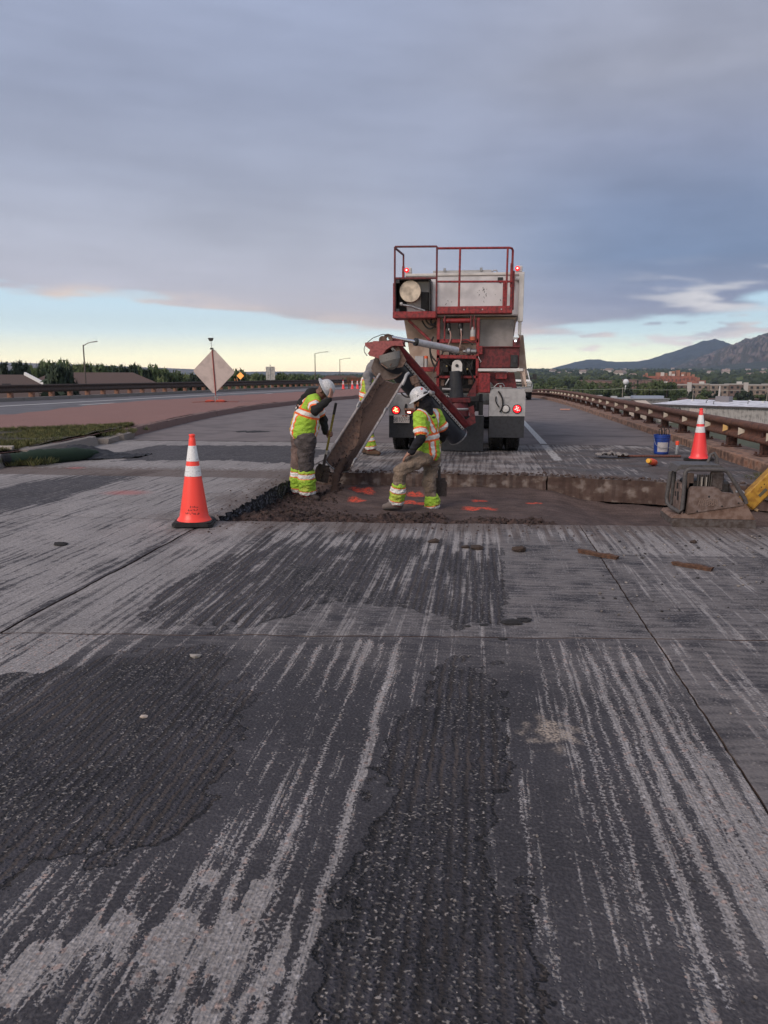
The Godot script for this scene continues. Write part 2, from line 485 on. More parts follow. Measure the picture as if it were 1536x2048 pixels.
var ROUGH_C := PackedVector2Array([Vector2(-2.06, 4.32), Vector2(-1.64, 4.26), Vector2(-1.29, 4.35), Vector2(-1.1, 4.72), Vector2(-0.84, 4.91), Vector2(-0.63, 4.86), Vector2(-0.33, 4.84), Vector2(-0.19, 4.58), Vector2(0.0, 4.5), Vector2(0.16, 4.56), Vector2(0.19, 5.0), Vector2(0.21, 5.35), Vector2(0.2, 6.75), Vector2(-0.43, 6.95), Vector2(-1.2, 7.3), Vector2(-2.0, 7.2), Vector2(-2.1, 5.9), Vector2(-2.2, 5.0)])
var BIG := PackedVector2Array([Vector2(-1.2, 1.56), Vector2(-1.13, 1.72), Vector2(-1.02, 1.8), Vector2(-0.85, 1.87), Vector2(-0.72, 1.93), Vector2(-0.56, 1.83), Vector2(-0.49, 1.84), Vector2(-0.46, 1.64), Vector2(-0.51, 1.52), Vector2(-0.67, 1.5), Vector2(-0.86, 1.55), Vector2(-1.08, 1.52)])
var DARK_D := PackedVector2Array([Vector2(-7.1, 14.5), Vector2(-7.0, 16.1), Vector2(-3.6, 16.3), Vector2(-2.9, 15.2), Vector2(-3.1, 12.9), Vector2(-4.6, 13.3), Vector2(-6.35, 13.0)])

func paint_row(x0: float, x1: float, d: float, w: int) -> Array:
	var col := PackedByteArray()
	var hh := PackedByteArray()
	col.resize(w * 3)
	hh.resize(w)
	var nl := 0.0
	var nd := 0.0
	var live := []
	for t in STREAKS:
		if d < t[1] and d > t[2]:
			var f: float = (t[1] - d) / (t[1] - t[2])
			live.append([t[0] + 0.01 * N1.get_noise_2d(d * 2.2, t[0] * 40.0), 0.5 * lerpf(t[3], t[4], f) * 0.72 * minf(1.0, minf(f, 1.0 - f) * 9.0 + 0.12)])
	for i in w:
		var x := x0 + (x1 - x0) * (i + 0.5) / w
		if i % 4 == 0:
			nl = N3.get_noise_2d(x * 1.1, d * 1.1)
			nd = N3.get_noise_2d(x * 3.1 + 40.0, d * 2.0)
		var nm := N1.get_noise_2d(x * 9.0, d * 9.0)
		var nf := N1.get_noise_2d(x * 55.0, d * 55.0)
		var ng := N1.get_noise_2d(x * 170.0, d * 130.0)
		var s := 0.7 * N1.get_noise_2d(x * 13.0, d * 0.5) + 0.3 * N1.get_noise_2d(x * 52.0 + 50.0, d * 1.1)
		var nb := N1.get_noise_2d(x * 4.0 + 11.0, d * 3.0)
		var q := Vector2(x + 0.010 * nf + 0.026 * nm + 0.03 * nb, d + 0.05 * nm + 0.016 * nf + 0.12 * nb)
		var rough := 0.0
		var rim := 0.0
		var expo := 0.1
		var dust := 0.12
		var groove := 0.05
		var near := d < j1(x)
		if x < LX:
			expo = 0.90 - 0.12 * nl
			dust = 0.1
			if d < 7.3:
				expo = 0.82 + 0.35 * nl
				groove = 0.045
			if d > 11.8:
				if Geometry2D.is_point_in_polygon(q + Vector2(nl * 0.15, nl * 0.1), DARK_D): expo = -0.4
				else: expo = 1.0
			else:
				var dk := smoothstep(0.75, 0.45, absf(x + 5.75 + 0.12 * nl)) * smoothstep(7.2, 8.4, d) * smoothstep(11.7, 10.6, d + (x + 5.7) * -0.9)
				expo -= dk * 0.95
		elif x < RX:
			if near:
				expo = 0.02
				if Geometry2D.is_point_in_polygon(q, ROUGH_B): rough = 1.0; rim = 0.0 if Geometry2D.is_point_in_polygon(q + Vector2(signf(x + 0.1) * 0.012, -0.014), ROUGH_B) else 1.0
				elif Geometry2D.is_point_in_polygon(q, ROUGH_A): rough = 1.0; rim = 0.0 if Geometry2D.is_point_in_polygon(q + Vector2(0.012, -0.016), ROUGH_A) else 1.0
				if Geometry2D.is_point_in_polygon(q + Vector2(s * 0.03, s * 0.14), BIG): expo = 0.80 + 0.3 * nl
				expo = maxf(expo, smoothstep(-1.95, -2.4, x + 0.1 * nl) * 0.76)
				dust = 0.08 + 0.34 * smoothstep(3.3, 4.2, d) + 0.2 * smoothstep(0.5, 0.9, x)
				if x > 0.35: expo += 0.06 + 0.6 * smoothstep(0.66, 0.92, x + 0.1 * nl) * smoothstep(3.3, 2.2, d)
			elif d < 7.9:
				if Geometry2D.is_point_in_polygon(q, ROUGH_C):
					rough = 1.0
					rim = 0.0 if Geometry2D.is_point_in_polygon(q + Vector2(0.008, -0.026), ROUGH_C) else 1.0
					expo = 0.12 + 0.4 * smoothstep(6.0, 7.3, d + nl * 0.8) + 0.22 * maxf(0.0, nl)
				else:
					expo = 0.18 + 0.55 * smoothstep(-2.0, -2.3, x) + 0.5 * smoothstep(6.4, 7.3, d + nl)
				dust = 0.55 - 0.25 * rough
				if x > 0.2: dust = 0.85; expo = -0.1 + 0.6 * smoothstep(6.7, 7.4, d)
			else:
				expo = 0.55 + 0.6 * nl
				dust = 0.5
		else:
			expo = 0.10 + 0.35 * nl
			dust = 0.78 + 0.3 * nl
			if d > 6.6 and d < 8.2: expo = 0.62
			if d > 11.0:
				dust = 0.4
				expo = 0.18 + 0.7 * nl
		if d > 11.0 and x > -2.6:
			expo += 0.45 * smoothstep(16.1, 16.3, d + 0.05 * x) + 0.25 * smoothstep(12.6, 12.0, d) - 0.25 * smoothstep(1.4, 2.4, x)
		if d < 7.9: expo -= 0.5 * smoothstep(0.075, 0.0, absf(x - LX) + 0.03 * nm)
		var stripe := -1.0
		if near and x > LX and x < RX:
			for t in live:
				var dx: float = absf(x - t[0])
				if dx < 0.075: stripe = maxf(stripe, (t[1] - dx + 0.010 * nf + 0.007 * ng) / (0.0042 + 0.002 * nm))
		var n01 := 0.5 + 0.62 * s + 0.14 * nf + 0.1 * ng + 0.12 * nm
		var soft := 0.06 if near else 0.17
		var bare := maxf(smoothstep(soft, -soft, n01 - expo), clampf(stripe, 0.0, 1.0))
		if rough > 0.5 and near: bare = clampf(stripe - 0.6, 0.0, 1.0) * 0.4
		# materials
		var cv := CELL.get_noise_2d(x * 135.0, d * 135.0)
		var cv2 := CELL.get_noise_2d(x * 75.0 + 9.0, d * 75.0)
		var tooth := N1.get_noise_2d(x * 105.0, d * 0.7)
		var conc := (0.27 + 0.05 * nl + 0.03 * nf) * (1.0 + 0.14 * tooth) * (1.0 + 0.26 * cv)
		var cr := conc; var cg := conc * 0.925; var cb := conc * 0.895
		if cv2 > 0.86 and near: cr *= 1.18; cg *= 0.98; cb *= 0.9
		elif cv2 > 0.78 and near: cr *= 1.3; cg *= 1.32; cb *= 1.34
		if cv2 < -0.95: cr *= 0.6; cg *= 0.58; cb *= 0.58
		var ac := 0.047 * (1.0 + 0.04 * tooth + 0.28 * nl + 0.22 * nf + 0.18 * ng)
		var ar := ac; var ag := ac * 0.94; var ab := ac * 1.06
		var h := 0.5 + 0.05 * ng + 0.06 * nf
		var gr := 0.5 + 0.5 * sin(x * TAU / groove + nm * 0.7 + 0.8 * N1.get_noise_2d(x * 3.0, d * 0.6))
		if rough > 0.5:
			h += 0.20 * gr + 0.10 * cv - (0.22 if near else 0.05)
			var dk := 0.52 + 0.58 * gr + 0.3 * N1.get_noise_2d(x * 30.0, d * 1.1)
			dk *= 0.86 if near else 1.0
			ar *= dk; ag *= dk; ab *= dk * 1.04
			var pick := 0.90 - 0.1 * gr + 0.22 * nl + 0.12 * N1.get_noise_2d(x * 5.0, d * 5.0)
			if cv > pick:
				var st := 0.09 + 0.22 * pow(0.5 + 0.5 * cv2, 2.0)
				ar = st * 1.05; ag = st * 0.95; ab = st * 0.88
				h += 0.1
			elif cv < -0.72:
				ar *= 0.5; ag *= 0.5; ab *= 0.5
				h -= 0.12
			# brown fines in the furrows
			var fu := smoothstep(0.35, 0.05, gr) * (0.5 + nl) * 0.5
			ar = lerpf(ar, 0.11, clampf(fu, 0.0, 0.6)); ag = lerpf(ag, 0.085, clampf(fu, 0.0, 0.6)); ab = lerpf(ab, 0.072, clampf(fu, 0.0, 0.6))
		else:
			h += 0.07 * gr * (0.3 + 0.7 * bare) + 0.07 * tooth * (0.25 + 0.75 * bare)
			if cv > 0.955: ar = 0.2; ag = 0.18; ab = 0.17
		if rim > 0.0: ar *= 0.35; ag *= 0.35; ab *= 0.35; h -= 0.2
		# pale dust film
		var df := clampf(dust * (0.75 + 0.9 * nd + 0.45 * N1.get_noise_2d(x * 1.6, d * 17.0) + 0.25 * nf), 0.0, 0.92)
		if rough > 0.5: df *= 0.3
		elif near and x > LX and x < 0.3: df *= 0.22 + 0.7 * smoothstep(3.3, 4.2, d)
		ar = lerpf(ar, 0.215, df * 0.76); ag = lerpf(ag, 0.194, df * 0.76); ab = lerpf(ab, 0.187, df * 0.76)
		h += lerpf(0.08, -0.14, bare)
		var r := lerpf(ar, cr, bare); var g := lerpf(ag, cg, bare); var b := lerpf(ab, cb, bare)
		# pale gouges across the dark film
		var gouge := smoothstep(0.66, 0.8, N1.get_noise_2d(x * 8.0 + 3.0, d * 22.0) + 0.35 * nf) * (0.12 if near else 0.7)
		if rough < 0.5: r = lerpf(r, 0.3, gouge * 0.55); g = lerpf(g, 0.285, gouge * 0.55); b = lerpf(b, 0.28, gouge * 0.55)
		# soil trodden and spilt round the pit
		var ex := maxf(maxf(LX - x, 0.0), 0.0)
		var ed := maxf(maxf(j2(x) - d, d - j3(x)), 0.0)
		var away := sqrt(ex * ex + ed * ed)
		var soil := smoothstep(0.75, 0.0, away + 0.45 * nl + 0.15 * nm) * 0.75
		if d > 11.0: soil = maxf(soil, 0.85 * smoothstep(0.32, 0.0, d - j3(x) + 0.25 * nm))
		if d > 11.0: soil = maxf(soil, 0.5 * smoothstep(-0.25, 0.35, N3.get_noise_2d(x * 0.8, d * 1.6)) * smoothstep(-3.2, -2.2, x))
		var drip := smoothstep(0.25, 0.6, N1.get_noise_2d(x * 11.0, 3.0 + d * 0.4)) * smoothstep(6.7, 7.7, d) * (1.0 if d < 8.2 and x > LX else 0.0)
		soil = clampf(maxf(soil, drip * 0.85) * (0.8 + 0.4 * nf), 0.0, 0.9)
		r = lerpf(r, 0.105, soil); g = lerpf(g, 0.072, soil); b = lerpf(b, 0.058, soil)
		# marks: a scraped pale spot, rust dust, red spray
		var sp := Vector2(x - 0.33, (d - 3.13) * 0.8).length() + 0.05 * nm
		var spk := smoothstep(0.13, 0.03, sp) * (0.6 + 0.5 * nf)
		if spk > 0.0: r = lerpf(r, 0.40, spk); g = lerpf(g, 0.33, spk); b = lerpf(b, 0.27, spk)
		var rd := maxf(smoothstep(0.28, 0.05, Vector2((x + 4.55) * 0.7, d - 9.4).length() + 0.06 * nf), smoothstep(0.2, 0.02, Vector2(x + 6.6, d - 11.9).length() + 0.06 * nf)) * 0.6
		if rd > 0.0: r = lerpf(r, 0.42, rd); g = lerpf(g, 0.13, rd); b = lerpf(b, 0.12, rd)
		if x > 1.33 - 0.02 * nm and x < 1.49 + 0.02 * nm and d > 13.9 + nl * 0.5 and x > 0.0:
			var wl := 0.75 - 0.5 * smoothstep(0.0, 0.5, nm + nl)
			r = lerpf(r, 0.5, wl); g = lerpf(g, 0.49, wl); b = lerpf(b, 0.48, wl)
		col[i * 3] = int(clampf(pow(maxf(r, 0.0), 1.0 / 2.2) * 255.0, 0, 255))
		col[i * 3 + 1] = int(clampf(pow(maxf(g, 0.0), 1.0 / 2.2) * 255.0, 0, 255))
		col[i * 3 + 2] = int(clampf(pow(maxf(b, 0.0), 1.0 / 2.2) * 255.0, 0, 255))
		hh[i] = int(clampf(h * 255.0, 0.0, 255.0))
	return [col, hh]

func paint(x0: float, x1: float, d0: float, d1: float, ppm: float, row: Callable, bump_cm := 1.6, rough := 0.85) -> StandardMaterial3D:
	var w := int((x1 - x0) * ppm)
	var h := int((d1 - d0) * ppm)
	var rows := []
	rows.resize(h)
	var job := func(j: int) -> void:
		rows[j] = row.call(x0, x1, d1 + (d0 - d1) * (j + 0.5) / h, w)
	WorkerThreadPool.wait_for_group_task_completion(WorkerThreadPool.add_group_task(job, h))
	var a := PackedByteArray()
	var b := PackedByteArray()
	for r in rows:
		a.append_array(r[0]); b.append_array(r[1])
	var m := StandardMaterial3D.new()
	m.albedo_texture = ImageTexture.create_from_image(Image.create_from_data(w, h, false, Image.FORMAT_RGB8, a))
	m.roughness = rough
	m.metallic_specular = 0.35
	m.heightmap_enabled = true
	m.heightmap_texture = ImageTexture.create_from_image(Image.create_from_data(w, h, false, Image.FORMAT_R8, b))
	m.heightmap_scale = bump_cm
	m.texture_repeat = false
	return m

func slab(x0: float, x1: float, da: Callable, db: Callable, ppm: float, parent: Node, ragged := "", side: Material = null) -> void:
	var lo := minf(da.call(x0), da.call(x1)) - 0.06
	var hi := maxf(db.call(x0), db.call(x1)) + 0.06
	var m := paint(x0 - 0.06, x1 + 0.06, lo, hi, ppm, paint_row)
	var nx := maxi(8, int((x1 - x0) / 0.05))
	var nz := maxi(8, int((hi - lo) / 0.06))
	var pos := func(u: float, w: float) -> Vector3:
		var x := lerpf(x0, x1, u)
		var d := lerpf(da.call(x), db.call(x), w)
		var k := N1.get_noise_2d(x * 7.0 + 91.0, d * 7.0) * 0.012 + N1.get_noise_2d(x * 23.0, d * 23.0 + 5.0) * 0.004
		if u == 0.0 or u == 1.0:
			x += k * (1.9 if ragged == "right" and u == 1.0 else 0.25)
		if w == 0.0 or w == 1.0:
			d += k * (1.3 if (ragged == "far" and w == 1.0) or (ragged == "near" and w == 0.0) else 0.35)
		var y := 0.004 * N1.get_noise_2d(x * 1.7, d * 1.7)
		if u == 0.0 or u == 1.0 or w == 0.0 or w == 1.0: y -= 0.004
		if ragged == "right" and u > 0.0: y -= 0.05 * smoothstep(0.12, 0.0, x1 - x) * (0.5 + 0.5 * N1.get_noise_2d(d * 6.0, 2.0))
		return Vector3(x, y, -d)
	var t := mb()
	t.sheet(nx, nz, pos)
	t.use_uv = true
	for i in t.v.size():
		t.uv[i] = Vector2((t.v[i].x - x0 + 0.06) / (x1 - x0 + 0.12), (hi + t.v[i].z) / (hi - lo))
	var am := t.mesh(m)
	var s := mb()
	var edge := []
	for i in nx + 1: edge.append(pos.call(float(i) / nx, 0.0))
	for i in range(1, nz + 1): edge.append(pos.call(1.0, float(i) / nz))
	for i in range(nx - 1, -1, -1): edge.append(pos.call(float(i) / nx, 1.0))
	for i in range(nz - 1, 0, -1): edge.append(pos.call(0.0, float(i) / nz))
	var mid := Vector3((x0 + x1) * 0.5, -0.1, -(lo + hi) * 0.5)
	for i in edge.size():
		var a: Vector3 = edge[i]
		var b: Vector3 = edge[(i + 1) % edge.size()]
		var prev_a := a
		var prev_b := b
		for k in 4:
			var y := -0.085 * (k + 1)
			var o := func(p: Vector3) -> Vector3:
				var push := 0.012 * N1.get_noise_3d(p.x * 9.0, y * 30.0, p.z * 9.0) * (2.0 if ragged == "right" else 1.0)
				var dir := (p - mid) * Vector3(1, 0, 1)
				return Vector3(p.x, y, p.z) + dir.normalized() * (push - 0.015)
			var na: Vector3 = o.call(a)
			var nb: Vector3 = o.call(b)
			s.quad(prev_a, prev_b, nb, na, ((a + b) * 0.5 - mid) * Vector3(1, 0, 1))
			prev_a = na; prev_b = nb
	s.into(am, side if side else M.slab_side)
	put("concrete_slab", am, parent)

func pit_y(x: float, d: float) -> float:
	var y := -0.30
	# loose soil along the near edge and the left side
	var m := smoothstep(9.7, 8.5, d + 0.35 * N1.get_noise_2d(x * 1.4, d * 0.6) + 0.1 * x) * smoothstep(1.15, 0.55, x + 0.2 * N1.get_noise_2d(x, d * 2.0))
	var m2 := smoothstep(-1.6, -2.7, x + 0.3 * N1.get_noise_2d(d, x)) * smoothstep(11.9, 11.0, d)
	var loose := clampf(maxf(m, m2 * 0.9), 0.0, 1.0)
	y += 0.16 * m + 0.05 * m2 * (1.0 - m)
	y += loose * (0.035 * N1.get_noise_2d(x * 4.0, d * 4.0) + 0.022 * N1.get_noise_2d(x * 11.0, d * 11.0) + 0.012 * N1.get_noise_2d(x * 27.0, d * 27.0))
	# the bowl towards the right
	var bowl := smoothstep(0.8, 2.0, x) * smoothstep(8.3, 10.4, d)
	y -= 0.17 * bowl
	y += 0.16 * smoothstep(0.9, 2.0, x) * smoothstep(8.9, 8.0, d)
	y += 0.012 * N1.get_noise_2d(x * 2.0, d * 2.0) + 0.004 * N1.get_noise_2d(x * 16.0, d * 9.0)
	# heap under the chute mouth, dirt against the far wall
	y += 0.13 * smoothstep(0.42, 0.0, Vector2(x + 2.02, d - 11.2).length())
	y += 0.10 * smoothstep(0.45, 0.0, j3(x) - d)
	return y

func pit_row(x0: float, x1: float, d: float, w: int) -> Array:
	var col := PackedByteArray()
	var hh := PackedByteArray()
	col.resize(w * 3)
	hh.resize(w)
	for i in w:
		var x := x0 + (x1 - x0) * (i + 0.5) / w
		var m := smoothstep(9.7, 8.5, d + 0.35 * N1.get_noise_2d(x * 1.4, d * 0.6) + 0.1 * x) * smoothstep(1.15, 0.55, x + 0.2 * N1.get_noise_2d(x, d * 2.0))
		var m2 := smoothstep(-1.6, -2.7, x + 0.3 * N1.get_noise_2d(d, x)) * smoothstep(11.9, 11.0, d)
		var loose := clampf(maxf(m, m2), 0.0, 1.0)
		var nl := N3.get_noise_2d(x * 2.0, d * 2.0)
		var nf := N1.get_noise_2d(x * 40.0, d * 40.0)
		var nm := N1.get_noise_2d(x * 13.0, d * 13.0)
		var v := lerpf(0.088 + 0.03 * nl + 0.016 * N1.get_noise_2d(x * 1.5, d * 14.0), 0.058 + 0.022 * nm, loose) * (1.0 + 0.25 * nf)
		var r := v * 1.05; var g := v * lerpf(0.74, 0.66, loose); var b := v * lerpf(0.67, 0.56, loose)
		# sprayed orange marks on the compacted floor
		for s in [[-1.8, 11.60, 0.24, 0.0], [-1.75, 10.92, 0.15, 0.5], [-0.95, 11.5, 0.15, -0.2], [-0.9, 10.85, 0.22, 0.3], [0.02, 10.48, 0.26, -0.15], [0.02, 11.2, 0.13, 0.1], [0.80, 11.05, 0.14, -0.4]]:
			var q := Vector2(x - s[0], (d - s[1]) * 0.9).rotated(s[3])
			if q.length() > s[2] * 1.5: continue
			var a1 := absf(q.y + 0.05 * N1.get_noise_2d(q.x * 9.0, s[0] * 7.0)) / 0.075
			var a2 := absf(q.x * 0.5 + q.y - 0.02) / 0.06
			var a3 := absf(q.x * 0.7 - q.y * 0.8) / 0.06
			var k := smoothstep(1.25, 0.45, minf(a1, minf(a2, a3 + 0.1))) * smoothstep(1.25, 0.7, q.length() / (s[2] * 0.85))
			k *= clampf(0.85 + 0.7 * nf + 0.6 * nm, 0.0, 1.0)
			k *= 0.8
			r = lerpf(r, 0.75, k); g = lerpf(g, 0.09, k); b = lerpf(b, 0.045, k)
		col[i * 3] = int(clampf(pow(maxf(r, 0.0), 1.0 / 2.2) * 255.0, 0, 255))
		col[i * 3 + 1] = int(clampf(pow(maxf(g, 0.0), 1.0 / 2.2) * 255.0, 0, 255))
		col[i * 3 + 2] = int(clampf(pow(maxf(b, 0.0), 1.0 / 2.2) * 255.0, 0, 255))
		hh[i] = int(clampf((0.5 + 0.25 * nf * (0.35 + 0.65 * loose) + 0.2 * nm * loose) * 255.0, 0.0, 255.0))
	return [col, hh]

# plan of the median and the carriageway beyond it: x at distance d
var KERB := [[0.0, -7.8], [11.8, -7.8], [14.5, -8.04], [17.3, -8.43], [20.2, -8.85], [24.0, -9.35], [28.0, -9.75], [33.0, -9.9], [40.6, -9.5], [47.6, -8.67], [51.0, -8.0], [60.0, -6.4], [75.0, -4.0], [100.0, -2.2], [150.0, -1.5]]
var MEDFAR := [[0.0, -11.0], [16.0, -13.6], [23.8, -15.8], [36.0, -17.6], [44.7, -16.8], [57.8, -15.1], [80.8, -12.0], [100.0, -9.8], [150.0, -8.5]]
var OPPLINE := [[0.0, -26.5], [36.0, -23.9], [44.8, -23.0], [58.5, -21.75], [80.0, -18.6], [100.0, -16.4], [150.0, -15.0]]
var OPPRAIL := [[0.0, -32.0], [28.0, -29.6], [42.4, -27.94], [51.0, -26.5], [67.0, -24.9], [85.7, -22.4], [100.0, -20.3], [120.0, -19.0], [150.0, -18.5]]

func strip(fa: Callable, fb: Callable, d0: float, d1: float, nd: int, nx: int, y: Callable) -> MB:
	return mb().sheet(nx, nd, func(u: float, w: float) -> Vector3:
		var d := lerpf(d0, d1, w)
		var x := lerpf(fa.call(d), fb.call(d), u)
		return Vector3(x, y.call(x, d), -d))

func build_ground() -> void:
	M.slab_side = mat(Color(0.38, 0.36, 0.35), 0.95, 0.0, "wallpatch", 0.5, "bmed", 0.7)
	M.slab_broken = mat(Color(0.45, 0.45, 0.45), 0.95, 0.0, "brokenwall", 1.1, "bmed", 2.5)
	var road := Node3D.new()
	road.name = "road_pavement"
	add_child(road)
	tag(road, "milled concrete carriageway with dark asphalt remains in the foreground", "", "", "structure")
	var k0 := func(_x: float) -> float: return 0.5
	var near_edge := func(x: float) -> float: return j1(x) - 0.006
	var mid0 := func(x: float) -> float: return j1(x) + 0.007
	var mid1 := func(x: float) -> float: return j2(x)
	var left1 := func(_x: float) -> float: return 11.78
	var left0 := func(x: float) -> float: return j2(x) + 0.01 - 0.1 * (x + 2.8)
	var leftm := func(x: float) -> float: return j2(x) - 0.1 * (x + 2.8)
	var back0 := func(x: float) -> float: return j3(x)
	var back1 := func(_x: float) -> float: return 17.25
	slab(LX + 0.011, RX - 0.005, k0, near_edge, 370.0, road)
	slab(RX + 0.005, KX, k0, near_edge, 170.0, road)
	slab(-7.78, LX - 0.011, k0, near_edge, 90.0, road)
	slab(LX + 0.011, RX - 0.005, mid0, mid1, 250.0, road, "far")
	slab(RX + 0.005, KX, mid0, mid1, 200.0, road, "far")
	slab(-7.78, LX - 0.011, mid0, leftm, 170.0, road)
	slab(-7.78, LX - 0.01, left0, left1, 150.0, road, "right", M.slab_broken)
	slab(-8.4, LX - 0.011, func(_x: float) -> float: return 11.8, back1, 100.0, road)
	slab(LX + 0.011, RX - 0.005, back0, back1, 110.0, road, "near")
	slab(RX + 0.005, KX, back0, back1, 110.0, road, "near")
	# what shows in the bottom of the joints
	structure("joint_filler", mb().box(Vector3(-1.7, -0.32, -2.2), Vector3(12.4, 0.6, 4.2)).mesh(mat(Color(0.012, 0.011, 0.011), 1.0)), "dark dirt at the bottom of the pavement joints")
	structure("road_bed", mb().box(Vector3(-2.0, -0.75, -9.0), Vector3(13.4, 0.4, 18.0)).mesh(mat(Color(0.03, 0.025, 0.022), 1.0)), "dark base layer beneath the concrete slabs")
	# pit floor
	var pm := paint(-3.1, 4.6, 7.3, 12.2, 130.0, pit_row, 2.2, 0.95)
	var p := mb().sheet(300, 195, func(u: float, w: float) -> Vector3:
		var x := lerpf(-3.1, 4.6, u)
		var d := lerpf(7.3, 12.2, w)
		return Vector3(x, pit_y(x, d), -d))
	p.use_uv = true
	for i in p.uv.size(): p.uv[i].y = 1.0 - p.uv[i].y
	structure("excavation_soil", p.mesh(pm), "brown soil floor of the rectangular pit with sprayed orange marks")
	# loose clods
	var cl := mb()
	var ico := []
	for k in 14:
		var y := 1.0 - 2.0 * (k + 0.5) / 14.0
		var t := k * 2.39996
		ico.append(Vector3(cos(t) * sqrt(1 - y * y), y, sin(t) * sqrt(1 - y * y)) * (0.8 + 0.4 * fposmod(k * 0.618, 1.0)))
	hull(cl, ico)
	var mm := MultiMesh.new()
	mm.transform_format = MultiMesh.TRANSFORM_3D
	mm.mesh = cl.mesh(mat(Color(0.062, 0.041, 0.034), 1.0, 0.0, "speckle", 6.0))
	var xs := []
	var tries := 0
	while xs.size() < 3600 and tries < 30000:
		tries += 1
		var x := rng.randf_range(-2.75, 1.3)
		var d := rng.randf_range(7.75, 11.7)
		var dens := maxf(smoothstep(9.9, 8.6, d + 0.1 * x), smoothstep(-1.7, -2.5, x) * 0.8)
		if x > 0.9: dens *= 0.25
		if rng.randf() > dens: continue
		var s := 0.006 + 0.022 * pow(rng.randf(), 3.0)
		var b := Basis(Vector3(rng.randf() - 0.5, rng.randf() - 0.5, rng.randf() - 0.5).normalized(), rng.randf() * TAU).scaled(Vector3(s, s * 0.8, s * 1.1))
		xs.append(Transform3D(b, Vector3(x, pit_y(x, d) + s * 0.25, -d)))
	mm.instance_count = xs.size()
	for i in xs.size(): mm.set_instance_transform(i, xs[i])
	var mi := MultiMeshInstance3D.new()
	mi.multimesh = mm
	mi.name = "soil_clods"
	add_child(mi)
	tag(mi, "small brown clods of loose soil strewn in the pit", "", "", "stuff")
	# grit and stones strewn over the milled road
	var gm := MultiMesh.new()
	gm.transform_format = MultiMesh.TRANSFORM_3D
	gm.use_colors = true
	var gmat := mat(Color.WHITE, 0.9)
	gmat.vertex_color_use_as_albedo = true
	gm.mesh = cl.mesh(gmat)
	var gx := []
	var gc := []
	for i in 2100:
		var x: float; var d: float
		var soilish := false
		if i < 550:
			x = rng.randf_range(-2.7, 1.6); d = 1.3 + 3.0 * rng.randf()
		elif i < 1050:
			x = rng.randf_range(1.1, 3.2) + 0.3 * rng.randfn(); d = rng.randf_range(4.6, 7.7)
		else:
			x = rng.randf_range(-5.0, 1.2); d = j2(x) - absf(rng.randfn()) * 0.35
			soilish = true
			if x < LX:
				d = rng.randf_range(7.7, 11.6); x = LX - absf(rng.randfn()) * 0.25
		if i >= 1500:
			x = rng.randf_range(-2.6, 4.2); d = j3(x) + absf(rng.randfn()) * 0.14
		var s := 0.0022 + 0.0045 * pow(rng.randf(), 3.0)
		if i >= 550: s = 0.003 + 0.012 * pow(rng.randf(), 4.0)
		if i >= 1500: s = 0.006 + 0.028 * pow(rng.randf(), 3.0)
		var b := Basis(Vector3(rng.randf() - 0.5, rng.randf() - 0.5, rng.randf() - 0.5).normalized(), rng.randf() * TAU).scaled(Vector3(s, s * 0.7, s * 1.2))
		gx.append(Transform3D(b, Vector3(x, s * 0.3 + 0.001, -d)))
		var t := rng.randf()
		gc.append(Color(0.075, 0.05, 0.042) if soilish else (Color(0.045, 0.042, 0.045) if t < 0.45 else Color(0.24, 0.21, 0.19) * (0.5 + 0.7 * rng.randf())))
	gm.instance_count = gx.size()
	for i in gx.size():
		gm.set_instance_transform(i, gx[i]); gm.set_instance_color(i, gc[i])
	var gi := MultiMeshInstance3D.new()
	gi.multimesh = gm
	gi.name = "road_grit"
	add_child(gi)
	tag(gi, "grit and small stones strewn over the milled road", "", "", "stuff")
	# asphalt beyond the slabs
	M.asphalt = mat(Color(0.175, 0.148, 0.145), 0.9, 0.0, "asphalt", 0.08)
	M.asphalt_blue = mat(Color(0.13, 0.125, 0.135), 0.9, 0.0, "asphalt", 0.06)
	var xr := func(d: float) -> float: return KX + 0.1
	var xk := func(d: float) -> float: return float(pl(d, KERB)) - 0.25
	structure("asphalt_road", strip(xk, xr, 17.265, 150.0, 70, 14, func(x: float, d: float) -> float: return drop(d, x)).mesh(M.asphalt), "dark asphalt lanes and shoulder running on past the truck")
	structure("opposite_carriageway", strip(func(d: float) -> float: return float(pl(d, OPPRAIL)) - 0.4, func(d: float) -> float: return float(pl(d, MEDFAR)) + 0.3, 0.0, 150.0, 60, 8, func(_x: float, _d: float) -> float: return -0.01).mesh(M.asphalt_blue), "grey asphalt carriageway on the far side of the red median")
	# median
	var md := strip(func(d: float) -> float: return pl(d, MEDFAR), func(d: float) -> float: return float(pl(d, KERB)) - 0.2, 0.0, 150.0, 150, 14, func(x: float, d: float) -> float: return 0.20 + 0.03 * N1.get_noise_2d(x * 0.4, d * 0.4))
	structure("median", md.mesh(mat(Color(0.40, 0.265, 0.25), 0.95, 0.0, "red_gravel", 0.8, "gravel", 1.2)), "raised median surfaced in red gravel")
	# a tar seam and a torn pothole edge in the asphalt
	var tar := mat(Color(0.02, 0.019, 0.02), 0.8)
	structure("tar_seam", mb().sheet(60, 1, func(u: float, w: float) -> Vector3: return Vector3(lerpf(1.6, 4.4, u), 0.005, -(19.85 + 0.05 * w + 0.06 * N1.get_noise_2d(u * 9.0, 1.0)))).mesh(tar), "dark tar seam across the shoulder")
	structure("tar_seam", mb().sheet(60, 1, func(u: float, w: float) -> Vector3: return Vector3(lerpf(-7.5, -1.6, u), 0.005, -(27.0 + 0.06 * w + 0.5 * u * 6.0 + 0.1 * N1.get_noise_2d(u * 9.0, 4.0)))).mesh(tar), "dark tar seam across the lane behind the workers")
